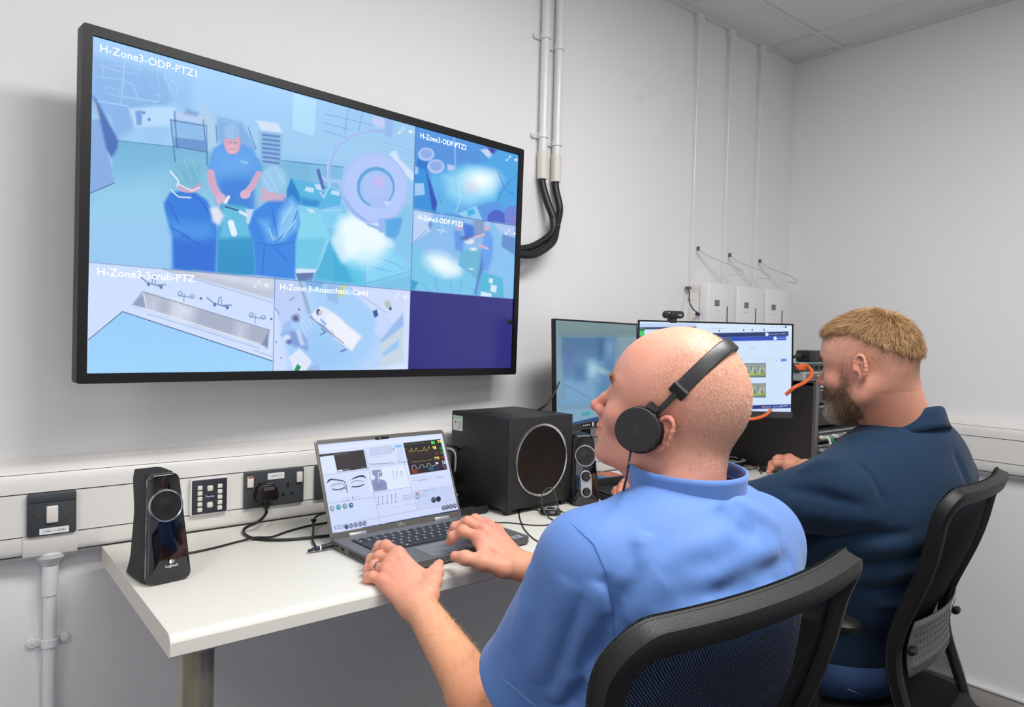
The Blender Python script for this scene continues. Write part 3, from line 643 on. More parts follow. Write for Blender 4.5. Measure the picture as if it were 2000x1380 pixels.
    p.ell(1640, 1070, 72, 70, (70, 96, 196)); p.poly([(1570, 1080), (1700, 1090), (1700, 1130), (1570, 1110)], (70, 96, 196), 1, 1); p.ell(1760, 1045, 60, 80, (108, 130, 214)); p.poly([(1780, 1050), (1800, 1060), (1795, 1120), (1720, 1110)], (130, 120, 200), .8, 3)
    # ---- camera picture 3
    p.z = (0, 0, 1); p.poly([(807, 409), (1007, 441), (1003, 584), (802, 567)], (134, 186, 236), 1, .5)
    p.z = Z4
    p.poly([(1062, 28), (1200, 55), (1190, 190), (1060, 270)], (184, 208, 244), 1, 3); p.line([(1070, 270), (1160, 180)], 5, (120, 150, 200), .8); p.poly([(1170, 140), (1190, 110), (1205, 145), (1185, 180)], (90, 130, 200), .8, 2)
    p.line([(1270, 60), (1270, 180)], 6, (180, 205, 245)); p.line([(1235, 180), (1305, 195)], 10, (186, 210, 246)); p.line([(1260, 210), (1285, 170)], 8, (186, 210, 246))
    p.poly([(1500, 105), (1580, 115), (1570, 230), (1500, 230)], (130, 150, 190), .9, 2); p.poly([(1640, 150), (1808, 160), (1790, 680), (1600, 640), (1640, 400)], (134, 192, 238), 1, 3); p.poly([(1640, 120), (1800, 150), (1795, 230), (1700, 210)], (176, 198, 236), .9, 2)
    p.poly([(1710, 210), (1800, 240), (1795, 360), (1700, 300)], (96, 136, 200), .9, 2)
    p.poly([(1060, 280), (1170, 360), (1240, 380), (1400, 440), (1530, 540), (1510, 650), (1050, 612)], (118, 196, 232), 1, 4)
    p.ell(1270, 430, 110, 66, (240, 250, 255), 25, soft=12); p.poly([(1180, 380), (1400, 440), (1400, 500), (1300, 510)], (236, 248, 254), .8, 8)
    p.poly([(1050, 540), (1100, 560), (1070, 615), (1048, 612)], (50, 160, 200), 1, 2)
    for l in ([(1120, 560), (1180, 630)], [(1220, 520), (1240, 630)], [(1330, 540), (1350, 620)], [(1420, 540), (1400, 620)]): p.line(l, 8, (84, 176, 220), .6)
    p.poly([(1400, 330), (1550, 310), (1530, 540), (1400, 440)], (104, 180, 214), 1, 2); p.poly([(1395, 410), (1420, 415), (1415, 440), (1390, 440)], (90, 180, 235), 1, 1); p.poly([(1470, 455), (1505, 460), (1500, 470), (1465, 468)], (210, 225, 245), 1, 1)
    p.poly([(1355, 190), (1400, 170), (1430, 260), (1420, 330), (1370, 330)], (96, 152, 230), 1, 3); p.poly([(1420, 130), (1500, 150), (1505, 230), (1440, 250)], (66, 118, 214), 1, 3); p.ell(1395, 140, 30, 26, (160, 196, 240)); p.ell(1460, 100, 32, 22, (140, 184, 236)); p.ell(1395, 170, 18, 16, (200, 170, 200)); p.ell(1470, 262, 34, 22, (225, 228, 244), soft=2); p.ell(1440, 240, 30, 16, (60, 80, 150), a=.7, soft=3)
    p.poly([(1570, 210), (1600, 170), (1640, 240), (1635, 380), (1600, 480), (1565, 470), (1565, 320)], (100, 160, 238), 1, 3); p.ell(1602, 140, 28, 24, (156, 194, 240)); p.ell(1595, 168, 20, 18, (210, 175, 205)); p.line([(1575, 215), (1505, 235)], 18, (214, 176, 206)); p.line([(1600, 315), (1540, 290)], 18, (214, 176, 206)); p.ell(1500, 320, 26, 12, (225, 230, 245), soft=2)
    p.poly([(1560, 330), (1570, 470), (1540, 560), (1520, 650), (1505, 640), (1530, 520)], (70, 120, 190), .9, 3)
    p.poly([(1560, 480), (1710, 530), (1720, 670), (1530, 650)], (84, 182, 216), 1, 2); p.poly([(1612, 530), (1642, 535), (1638, 568), (1610, 562)], (214, 230, 250), 1, 1); p.poly([(1625, 575), (1670, 585), (1662, 635), (1620, 625)], (214, 230, 250), 1, 1); p.poly([(1555, 625), (1630, 640), (1630, 668), (1550, 658)], (214, 230, 250), 1, 1)
    # ---- camera picture 4: scrub sink
    p.z = (0, 0, 1); p.poly([(170, 511), (537, 543), (534, 730), (170, 730)], (206, 222, 252), 1, .5)
    p.z = Z3
    p.poly([(120, 480), (640, 525), (1440, 770), (1440, 900), (360, 830), (120, 1020)], (204, 222, 252), 1, 3)
    p.poly([(640, 525), (1440, 597), (1440, 745)], (190, 196, 214), 1, 2); p.poly([(860, 545), (1440, 600), (1430, 680), (1000, 590)], (212, 218, 232), .8, 6); p.line([(650, 530), (1440, 770)], 5, (150, 160, 190), .8)
    p.poly([(120, 1035), (360, 830), (1425, 1180), (1425, 1270), (110, 1270)], (150, 204, 250), 1, 1.5, (160, 212, 250)); p.line([(118, 1030), (360, 829), (1425, 1180)], 5, (20, 50, 100))
    p.poly([(500, 685), (1400, 960), (1390, 1090), (425, 785)], (176, 186, 208), 1, 2); p.poly([(510, 690), (1395, 965), (1350, 1060), (560, 800)], (168, 176, 198), 1, 3)
    for x_ in (560, 700, 760, 1180): p.poly([(x_, 700+(x_-500)*.3), (x_+60, 718+(x_-500)*.3), (x_+40, 840+(x_-500)*.3), (x_-20, 820+(x_-500)*.3)], (224, 232, 246), .55, 14)
    p.poly([(740, 760), (880, 800), (850, 890), (740, 860)], (226, 234, 246), .7, 14); p.poly([(425, 785), (500, 700), (530, 800), (470, 800)], (140, 156, 190), .9, 3)
    p.line([(510, 690), (530, 800)], 7, (224, 230, 244)); p.line([(430, 785), (760, 880), (1380, 1085)], 9, (216, 226, 246)); p.line([(520, 810), (1340, 1060)], 7, (226, 232, 248), .9); p.line([(540, 845), (1000, 985), (1330, 1090)], 8, (150, 180, 230), .7)
    p.line([(505, 688), (1400, 960)], 6, (120, 130, 160), .8); p.poly([(1400, 960), (1390, 1090), (1350, 1060)], (120, 134, 168), .9, 2); p.line([(1290, 1100), (1425, 1150)], 6, (140, 170, 225), .7)
    for (cx, cy) in ((590, 630), (1060, 775)):
        p.line([(cx-100, cy-45), (cx-50, cy-5), (cx+50, cy+25)], 8, (110, 134, 180)); p.line([(cx+20, cy+10), (cx+75, cy+8)], 8, (110, 134, 180)); p.line([(cx-20, cy), (cx-15, cy-45), (cx, cy-50), (cx+5, cy+10)], 6, (110, 134, 180)); p.ell(cx-45, cy+5, 10, 14, (90, 116, 170)); p.ell(cx+45, cy+25, 10, 14, (90, 116, 170))
    for (cx, cy) in ((810, 715), (1315, 865)):
        p.line([(cx-55, cy), (cx+55, cy+15)], 7, (124, 148, 190)); p.ell(cx-40, cy-15, 14, 12, (124, 148, 190), ring=6); p.ell(cx+45, cy+5, 14, 12, (124, 148, 190), ring=6); p.line([(cx-10, cy-10), (cx-15, cy+45)], 7, (124, 148, 190), .8)
    p.ell(917, 736, 9, 8, (60, 80, 130)); p.ell(1417, 882, 8, 7, (60, 80, 130))
    # ---- camera picture 5: anaesthetic room
    p.z = (0, 0, 1); p.poly([(536, 544), (802, 567), (798, 730), (534, 730)], (184, 212, 250), 1, .5)
    p.z = Z4
    p.poly([(60, 535), (230, 550), (320, 790), (100, 900), (55, 720)], (188, 206, 246), 1, 4); p.poly([(50, 700), (110, 900), (200, 1205), (50, 1205)], (206, 220, 252), 1, 3)
    p.poly([(320, 560), (600, 590), (800, 780), (800, 1000), (640, 1205), (180, 1205), (120, 900), (330, 760)], (164, 206, 248), 1, 12); p.poly([(350, 900), (600, 1060), (480, 1180), (230, 1180)], (150, 196, 244), .7, 20)
    p.poly([(230, 550), (260, 552), (325, 780), (300, 790)], (150, 172, 210), .9, 2); p.poly([(435, 570), (530, 580), (520, 720), (445, 690)], (146, 184, 232), .9, 3); p.poly([(280, 555), (420, 565), (400, 600), (290, 590)], (110, 160, 220), .8, 4); p.poly([(540, 580), (566, 582), (555, 660), (522, 668)], (196, 206, 130), 1, 2)
    p.poly([(600, 590), (1040, 620), (1030, 900), (1000, 800), (830, 900), (780, 780)], (206, 218, 250), 1, 4); p.line([(590, 590), (870, 780)], 6, (130, 160, 210), .6); p.poly([(850, 700), (890, 690), (905, 740), (870, 745)], (170, 190, 190), .9, 2); p.poly([(770, 770), (800, 755), (810, 800), (785, 815)], (60, 84, 150), 1, 1.5); p.ell(898, 750, 10, 12, (60, 80, 120))
    p.poly([(780, 900), (840, 770), (900, 830), (850, 960), (810, 950)], (196, 214, 250), 1, 2); p.poly([(820, 990), (990, 780), (1000, 880), (850, 1000)], (150, 184, 236), .9, 2); p.poly([(830, 1000), (1000, 870), (1000, 1020), (990, 1120), (880, 1170), (820, 1150)], (198, 214, 226), 1, 3); p.poly([(840, 1070), (960, 970), (960, 1030), (840, 1100)], (150, 200, 246), 1, 2)
    p.poly([(720, 1205), (1025, 1130), (1025, 1205)], (214, 226, 252), 1, 4); p.poly([(1000, 640), (1040, 640), (1030, 1130), (990, 1130)], (212, 224, 252), .9, 3)
    p.poly([(310, 800), (395, 730), (480, 770), (690, 950), (625, 1065), (560, 1030)], (150, 180, 226), 1, 2); p.poly([(325, 790), (395, 727), (470, 765), (560, 840), (430, 870), (350, 840)], (222, 232, 252), 1, 2)
    p.poly([(430, 800), (480, 780), (692, 950), (620, 1060), (500, 970), (430, 880)], (236, 240, 252), 1, 3); p.line([(320, 810), (560, 1000)], 8, (110, 120, 160), .7); p.ell(378, 775, 16, 22, (70, 80, 120)); p.ell(392, 782, 16, 20, (206, 196, 220)); p.line([(395, 830), (430, 860)], 14, (150, 180, 230)); p.line([(470, 905), (490, 940)], 8, (200, 170, 190), .7)
    p.line([(400, 895), (430, 920), (390, 940)], 7, (70, 100, 160)); p.line([(540, 1060), (575, 1045)], 10, (80, 110, 170))
    p.ell(215, 820, 26, 24, (96, 96, 140), soft=4); p.poly([(130, 850), (180, 830), (190, 900), (150, 950), (110, 930)], (150, 190, 240), .9, 4); p.poly([(110, 940), (220, 900), (290, 960), (300, 1050), (200, 1020)], (120, 150, 210), .9, 5); p.ell(150, 960, 26, 24, (216, 224, 248), soft=3); p.ell(165, 990, 18, 16, (80, 110, 170), soft=3); p.poly([(210, 900), (240, 900), (280, 1010), (250, 1020)], (206, 220, 250), .9, 3)
    for l in ([(230, 810), (280, 850), (300, 900)], [(240, 790), (300, 830), (330, 880)], [(250, 840), (290, 960)]): p.line(l, 8, (204, 218, 248), .8)
    p.poly([(165, 1100), (240, 1035), (330, 1130), (290, 1205), (200, 1205)], (222, 230, 250), 1, 2); p.poly([(300, 1180), (380, 1150), (385, 1205), (295, 1205)], (150, 180, 226), .9, 3); p.poly([(205, 1190), (225, 1150), (252, 1170), (232, 1205), (210, 1205)], (20, 150, 84), 1, 1)
    p.line([(170, 690), (200, 670)], 12, (150, 170, 200)); p.ell(237, 757, 7, 7, (70, 90, 140)); p.line([(65, 745), (95, 790)], 4, (90, 110, 160)); p.ell(108, 1105, 5, 6, (90, 110, 160)); p.ell(73, 990, 5, 8, (120, 140, 190))
    # ---- empty quarter
    p.z = (0, 0, 1); p.poly([(802, 567), (1004, 584), (998, 730), (797, 730)], (44, 44, 124), 1, .5)
    # borders and window icons
    for l in ([(174, 512), (536, 544), (802, 567), (1004, 584)], [(812, 246), (802, 567), (797, 728)], [(537, 543), (533, 730)], [(807, 409), (1008, 441)]): p.line(l, 1.1, (60, 90, 150), .8)
    for (x, y, k) in ((784, 253, 1), (993, 308, .8), (991, 452, .8), (502, 553, 1), (775, 576, .9)):
        p.line([(x+1, y+1), (x+5*k, y-4*k)], 1.3, (235, 243, 252)); p.line([(x+2*k, y-4.5*k), (x+5.5*k, y-4.5*k), (x+5.5*k, y-1*k)], 1.2, (235, 243, 252)); p.line([(x-1, y+2), (x-5*k, y+7*k)], 1.3, (235, 243, 252)); p.line([(x-5.5*k, y+3*k), (x-5.5*k, y+7.5*k), (x-2*k, y+7.5*k)], 1.2, (235, 243, 252))
        q = x+17*k+1; yy = y+4; p.poly([(q-4*k, yy-2*k), (q-1*k, yy-2*k), (q+3*k, yy-5*k), (q+3*k, yy+5*k), (q-1*k, yy+2*k), (q-4*k, yy+2*k)], (235, 243, 252), 1, .6); p.line([(q+5*k, yy-2*k), (q+8*k, yy+2*k)], 1.2, (235, 243, 252), .8)
scr = screen('screen_picture', TVW, TVH, 1000, 563, sheet(tvm, TVW, TVH, .001), paint_tv, scr_tv, tv, .001, (60, 120, 190))
def on_tv(txt, size, px, py, sq=1.):
    p = tvm.inverted() @ (Vector((0, 0, CAM_H)) + (d_ := (r2*((px-1000)/F_PX)-u2*((py-690)/F_PX)+fw))*(((tvm.to_translation()-Vector((0, 0, CAM_H))).dot(tvm.to_3x3().col[1]))/d_.dot(tvm.to_3x3().col[1])))
    t = text('picture_title', txt, size, glow, scr, TR(p.x, -.0004, p.z) @ STAND, squash=sq, thin=-.0002)
on_tv('H-Zone3-ODP-PTZ1', .0215, 194, 100); on_tv('H-Zone3-ODP-PTZ2', .0205, 820, 269, .92); on_tv('H-Zone3-ODP-PTZ3', .0195, 815, 428, .95)
on_tv('H-Zone3-Scrub-PTZ', .0215, 188, 537, 1.03); on_tv('H-Zone 3-Anaesthetic-Cam1', .0195, 546, 565, 1.05)
# ------------------------------------------------------------------ desk
DZ, DF, DB, DX = .90, 1.180, YW-.0505, .292
dk = thing('desk', 'long white laminate desk along the back wall on round steel legs', 'desk', (DX, DF, 0))
bm = bmesh.new()
pr = [(DB-DF, DZ), (.016, DZ), (.009, DZ-.0015), (.0035, DZ-.006), (0, DZ-.013), (0, DZ-.034), (.003, DZ-.037), (DB-DF, DZ-.037)]
prism(bm, pr, .0006, XR-.06-DX, axis='x'); obj('worktop', bm, deskm, dk, ang=25)
bm = bmesh.new(); prism(bm, pr, 0, .0006, axis='x'); obj('edge_strip', bm, mat('edge_strip', (222, 214, 206), .45), dk)
for lx in (.10, 1.45, 2.7):
    for ly in (.055, .50) if lx > .2 else (.055,):
        lg = turned('leg', [(0, 0), (.0275, 0), (.0275, DZ-.037), (0, DZ-.037)], steel, dk, n=32, loc=(lx-.045 if lx < .2 else lx, ly, 0))
        turned('mounting_plate', [(0, DZ-.043), (.045, DZ-.043), (.045, DZ-.0371), (0, DZ-.0371)], steel, lg, n=24)
        turned('foot', [(.0276, 0), (.032, 0), (.032, .02), (.0276, .024)], blk, lg, n=24)

# ------------------------------------------------------------------ satellite speakers
def perf_mat():
    M = bpy.data.materials.new('perforated_grille'); M.use_nodes = True; nt = M.node_tree; b = nt.nodes['Principled BSDF']; L = nt.links
    tc = nt.nodes.new('ShaderNodeTexCoord'); mp = nt.nodes.new('ShaderNodeMapping'); mp.inputs['Scale'].default_value = (520, 520, 520); L.new(tc.outputs['Object'], mp.inputs[0])
    mp.inputs['Rotation'].default_value = (0, math.radians(45), 0)
    sp = nt.nodes.new('ShaderNodeSeparateXYZ'); L.new(mp.outputs[0], sp.inputs[0])
    def fr(o):
        a = nt.nodes.new('ShaderNodeMath'); a.operation = 'FRACT'; L.new(o, a.inputs[0]); s = nt.nodes.new('ShaderNodeMath'); s.operation = 'SUBTRACT'; L.new(a.outputs[0], s.inputs[0]); s.inputs[1].default_value = .5
        q = nt.nodes.new('ShaderNodeMath'); q.operation = 'POWER'; L.new(s.outputs[0], q.inputs[0]); q.inputs[1].default_value = 2; return q.outputs[0]
    ad = nt.nodes.new('ShaderNodeMath'); L.new(fr(sp.outputs[0]), ad.inputs[0]); L.new(fr(sp.outputs[2]), ad.inputs[1])
    gt = nt.nodes.new('ShaderNodeMath'); gt.operation = 'GREATER_THAN'; gt.inputs[1].default_value = .09; L.new(ad.outputs[0], gt.inputs[0])
    mx = nt.nodes.new('ShaderNodeMix'); mx.data_type = 'RGBA'; mx.inputs[6].default_value = (.002, .002, .002, 1); mx.inputs[7].default_value = (.035, .033, .032, 1); L.new(gt.outputs[0], mx.inputs[0]); L.new(mx.outputs[2], b.inputs['Base Color'])
    b.inputs['Metallic'].default_value = .5; b.inputs['Roughness'].default_value = .35
    return M
PERF = perf_mat()
def satellite(label, loc, yaw, knobs, W0=.081, W1=.058, H_=.200):
    o = thing('small_speaker', label, 'speaker', loc, (0, 0, yaw)); lean = .036
    body = []
    for t in [i/12 for i in range(13)]:
        z = .004+t*(H_-.006); w = (W0-.006)*(1-t)+(W1-.003)*t; d = .108-.034*min(1, t*1.6)+.014*max(0, t-.6)*2.5*.8
        if t < .12: w += .010*(1-t/.12)
        yf = .012+lean*t; e = 6
        if t > .93: w *= .93; d *= .93
        body.append((0, yf+d/2, z, w/2, d/2, e))
    loft('cabinet', body, blk_matte, o, 48)
    bm = bmesh.new(); n = 14; poly = []
    r0, r1 = .012, .014
    for cx, cz, r, a0 in ((W0/2-r0, r0+.003, r0, -90), (W1/2-r1, H_-r1, r1, 0), (-W1/2+r1, H_-r1, r1, 90), (-W0/2+r0, r0+.003, r0, 180)):
        for k in range(7): a = math.radians(a0+90*k/6); poly.append((cx+r*math.cos(a), cz+r*math.sin(a)))
    prism(bm, poly, 0, .013, .003, 3)
    for v in bm.verts: v.co.y += lean*v.co.z/H_ - .0035*(1-(v.co.x/(W0/2))**2)
    obj('front_panel', bm, blk_gloss, o)
    def F(x, z, dy=0): return TR(x, lean*z/H_-.0035+dy, z) @ RX(90-math.degrees(math.atan(lean/H_)))
    cz = .142 if not knobs else .140
    turned('ring', [(.0275, -.002), (.0275, .0015), (.0288, .0026), (.0302, .0026), (.0312, .001), (.0312, -.002)], silver, o, F(0, cz), 48)
    turned('driver_grille', [(0, .0026), (.008, .0022), (.014, .0012), (.020, .0012), (.0276, .0016)], PERF, o, F(0, cz), 40, ang=80)
    if not knobs:
        t = text('logo_text', 'Logitech', .0072, whitep, o, F(.004, .0300, -.0010), 'CENTER', squash=.95)
        bm = bmesh.new()
        def flat(poly_):
            vs = [bm.verts.new((a, b, .0007)) for a, b in poly_]; bm.faces.new(vs)
        flat([(.0062*math.cos(a)-.001, .0062*math.sin(a)) for a in [math.radians(80+i*200/14) for i in range(15)]] + [(.0025*math.cos(a)+.0012, .0025*math.sin(a)) for a in [math.radians(250-i*140/8) for i in range(9)]])
        flat([(.0024+.0016*math.cos(a), .0016*math.sin(a)) for a in [2*PI*i/14 for i in range(14)]])
        for a in (50, 5, -45): 
            c, s = math.cos(math.radians(a)), math.sin(math.radians(a)); flat([(.0024+c*.0028-s*.0007, s*.0028+c*.0007), (.0024+c*.0058-s*.0009, s*.0058+c*.0009), (.0024+c*.0058+s*.0009, s*.0058-c*.0009), (.0024+c*.0028+s*.0007, s*.0028-c*.0007)][::-1])
        bmesh.ops.transform(bm, matrix=F(.004, .0395, -.0010) @ Matrix.Scale(.62, 4), verts=bm.verts[:]); obj('logo_mark', bm, whitep, o)
    else:
        bm = bmesh.new(); cap = [(.0165*math.cos(math.radians(a)), .0215+.0165*math.sin(math.radians(a))) for a in range(0, 181, 12)]+[(.0165*math.cos(math.radians(a)), -.0215+.0165*math.sin(math.radians(a))) for a in range(180, 361, 12)]
        prism(bm, cap, 0, .003, .001, 2, axis='z'); bmesh.ops.transform(bm, matrix=F(0, .062, -.0005), verts=bm.verts[:]); cp = obj('control_plate', bm, silver_p, o)
        for dz, r in ((.0215, .0125), (-.0215, .0105)):
            k = turned('knob', [(0, .012), (r*.9, .012), (r, .0105), (r, .003), (r+.0015, .003), (r+.0015, .0005)], blk, cp, F(0, .062+dz, -.001), 28)
        box('indicator', (.005, -.012, .088), (.007, -.0105, .0905), mat('amber_led', (255, 150, 60), .4, emit=2.), cp)
        for dz in (.003, -.001, -.004): box('print_line', (-.004, -.0012+lean*.062/H_-.0035, .062+dz), (.004, -.0002+lean*.062/H_-.0035, .0626+dz), inkm, cp)
    return o
satellite('small glossy black speaker with lettering standing alone at the left end of desk', (.3510, 1.427, DZ), .12, False)
satellite('small glossy black speaker with two volume knobs beside the subwoofer', (1.446, 1.424, DZ), -.50, True, .078, .058, .197)

# ------------------------------------------------------------------ subwoofer
sw = thing('subwoofer', 'big black subwoofer box with silver ring on desk behind the laptop', 'speaker', (1.181, 1.452, DZ), (0, 0, .062))
W_, D_, Z0, Z1_ = .246, .245, .016, .259
box('cabinet', (0, .004, Z0), (W_, D_, Z1_), vinyl, sw, .003, 2)
box('front_baffle', (0, 0, Z0), (W_, .0045, Z1_), blk_matte, sw, .002, 2)
FM = lambda y: TR(.124, y, .140) @ RX(90)
turned('ring', [(.0935, -.003), (.0935, .003), (.0965, .005), (.0995, .004), (.1005, -.001)], silver, sw, FM(0), 64)
turned('cone', [(0, .003), (.02, .002), (.06, .0005), (.085, .001), (.094, .002)], mat('cone_dark', (16, 14, 13), .38, spec=.35), sw, FM(-.0005), 48, ang=80)
for fx, fy in ((.018, .02), (W_-.018, .02), (.018, D_-.02), (W_-.018, D_-.02)): turned('foot', [(0, 0), (.010, 0), (.016, .0165), (0, .0165)], blk, sw, n=4, loc=(fx, fy, 0), rot=(0, 0, PI/4))
s = box('side_sticker', (-.0006, .195, .205), (.0002, .238, .247), paperw, sw)
box('sticker_band', (-.0009, .196, .238), (-.0004, .237, .2465), mat('pale_green', (186, 222, 196), .6), s)
box('sticker_mark', (-.0009, .222, .226), (-.0004, .228, .232), mat('green_mark', (60, 140, 80), .6), s)
for k in range(4): box('sticker_print', (-.0009, .200, .212+.006*k), (-.0004, .214, .2128+.006*k), inkm, s)

# flat black box behind the laptop, in front of the subwoofer's left side
fb = thing('docking_station', 'flat black docking box lying between laptop screen and subwoofer', 'electronics', (1.085, 1.60, DZ), (0, 0, .05))
box('housing', (-.09, -.09, .002), (.078, .09, .022), blk_matte, fb, .004, 2); box('top_plate', (-.085, -.085, .0215), (.073, .085, .024), blk_gloss, fb, .003, 2)

# ------------------------------------------------------------------ laptop
LW = .378; LY = .041
lap = thing('laptop', 'grey laptop with patient simulator software open in front of the bald man', 'laptop', (.877, 1.468, DZ), (0, 0, LY))
BD = .243
bm = bmesh.new(); out = [(-LW/2, 0), (-LW/2, -BD+.012), (-LW/2+.004, -BD+.004), (-LW/2+.012, -BD), (LW/2-.012, -BD), (LW/2-.004, -BD+.004), (LW/2, -BD+.012), (LW/2, 0)]
prism(bm, out, .004, .0185, .0012, 2, axis='z'); base = obj('base', bm, lapm, lap)
bm = bmesh.new(); prism(bm, [(x*.985, -BD/2+(y+BD/2)*.98) for x, y in out], .0184, .0190, .0003, 1, axis='z'); obj('palm_rest', bm, lap_in, lap)
for fx in (-.15, .15):
    for fy in (-.03, -BD+.03): box('rubber_foot', (fx-.012, fy-.004, 0), (fx+.012, fy+.004, .0045), blk, base, .001, 1)
box('touchpad_border', (-.078, -.232, .0188), (.040, -.156, .0193), mat('pad_line', (80, 82, 84), .4), lap, .0002, 1)
box('touchpad', (-.077, -.231, .0190), (.039, -.157, .0195), mat('touchpad_grey', (126, 127, 132), .32, metal=.2), lap, .0002, 1)
box('key_well', (-.158, -.148, .0189), (.146, -.030, .0192), mat('key_well', (46, 46, 48), .5), lap)
rows = [(13.9, .0125, [1]*14, 14), (1, 1, 1, 1)]
keyz0, keyz1 = .0190, .0212
kx0, kw = -.1565, .3015
def key_mesh(w, d):
    b_ = bmesh.new(); bx(b_, (.0007, .0007, 0), (w-.0007, d-.0007, .0022), .0007, 1); me = bpy.data.meshes.new('key'); b_.to_mesh(me); b_.free(); me.materials.append(keym); return me
KM = {}
layout = [[1]*14, [1]*13+[1.6], [1.5]+[1]*12+[1.1], [1.75]+[1]*11+[1.85], [2.25]+[1]*10+[2.35], [1.2, 1, 1, 1.2, 5.6, 1, 1, .87, .87, .86]]
yy = -.034
legend = bmesh.new()
for ri, row in enumerate(layout):
    d = .0125 if ri == 0 else .0198; tot = sum(row); x = kx0; y1 = yy-d
    for q in row:
        w = q/tot*kw; kk = (round(w, 4), d)
        if kk not in KM: KM[kk] = key_mesh(w, d)
        link('key', KM[kk], None, lap, (x, y1, keyz0))
        if q < 1.3: bx(legend, (x+w*.38, y1+d*.40, keyz1+.0001), (x+w*.60, y1+d*.62, keyz1+.00025))
        x += w
    yy = y1
lg = obj('key_legends', legend, mat('key_legend', (186, 188, 192), .6), lap); lg['kind'] = 'stuff'
# ports and vents on the left side
box('side_port', (-LW/2-.0003, -.032, .009), (-LW/2+.001, -.026, .013), hole, base); box('side_port', (-LW/2-.0003, -.062, .0075), (-LW/2+.001, -.048, .0135), hole, base)
for k in range(11): box('vent_slot', (-LW/2-.0003, -.082-.0078*k-.0042, .0065), (-LW/2+.001, -.082-.0078*k, .0152), hole, base)
st = box('deck_sticker', (.145, -.236, .0189), (.170, -.219, .0193), mat('sticker_silver', (176, 178, 184), .4), lap); box('sticker_square', (.151, -.234, .0192), (.162, -.221, .0195), mat('sticker_grey', (120, 122, 130), .4), st)
# lid
LH = .232; tilt = -.40
lm = Matrix.Translation((0, .008, .0095)) @ Matrix.Rotation(tilt, 4, 'X')
lid = bpy.data.objects.new('lid', bpy.data.meshes.new('lid')); 
bm = bmesh.new(); prism(bm, rrect(LW*.965, LH, .009, 4, 0, LH/2+.003), 0, .006, .0012, 2); me = bpy.data.meshes.new('lid'); bm.to_mesh(me); bm.free(); shade(me); bpy.data.objects.remove(lid); lid = link('lid', me, mat('lid_back', (120, 118, 116), .4, metal=.4), lap); lid.matrix_local = lm
bm = bmesh.new(); prism(bm, rrect(LW*.955, LH-.004, .008, 4, 0, LH/2+.003), -.0008, .0002, .0003, 1); obj('screen_bezel', bm, mat('bezel_grey', (92, 90, 86), .4), lid)
for sx in (-.120, .115): box('hinge', (sx-.022, -.012, .0035), (sx+.022, .004, .0125), silver_p, lid, .003, 2)
bm = bmesh.new(); prism(bm, rrect(.040, .0072, .0034, 4, -.006, LH-.006), -.0014, -.0006, .0002, 1); wc = obj('webcam_window', bm, hole, lid)
turned('camera_lens', [(0, .0003), (.0018, .0003), (.0022, 0)], mat('lens_glint', (150, 150, 160), .2), wc, TR(-.012, -.0015, LH-.006) @ RX(90), 12)
text('lid_lettering', 'DELL', .0105, mat('logo_silver', (196, 198, 202), .3, metal=.5), lid, TR(.002, -.0010, .0095) @ STAND, 'CENTER', squash=.95)
SW_, SH_ = .352, .2045; sc_off = TR(-.001, 0, .0195+SH_/2)
lapmw = Matrix.Translation((.877, 1.468, DZ)) @ Matrix.Rotation(LY, 4, 'Z') @ lm @ sc_off
Z7 = (600, 820, 5.307)
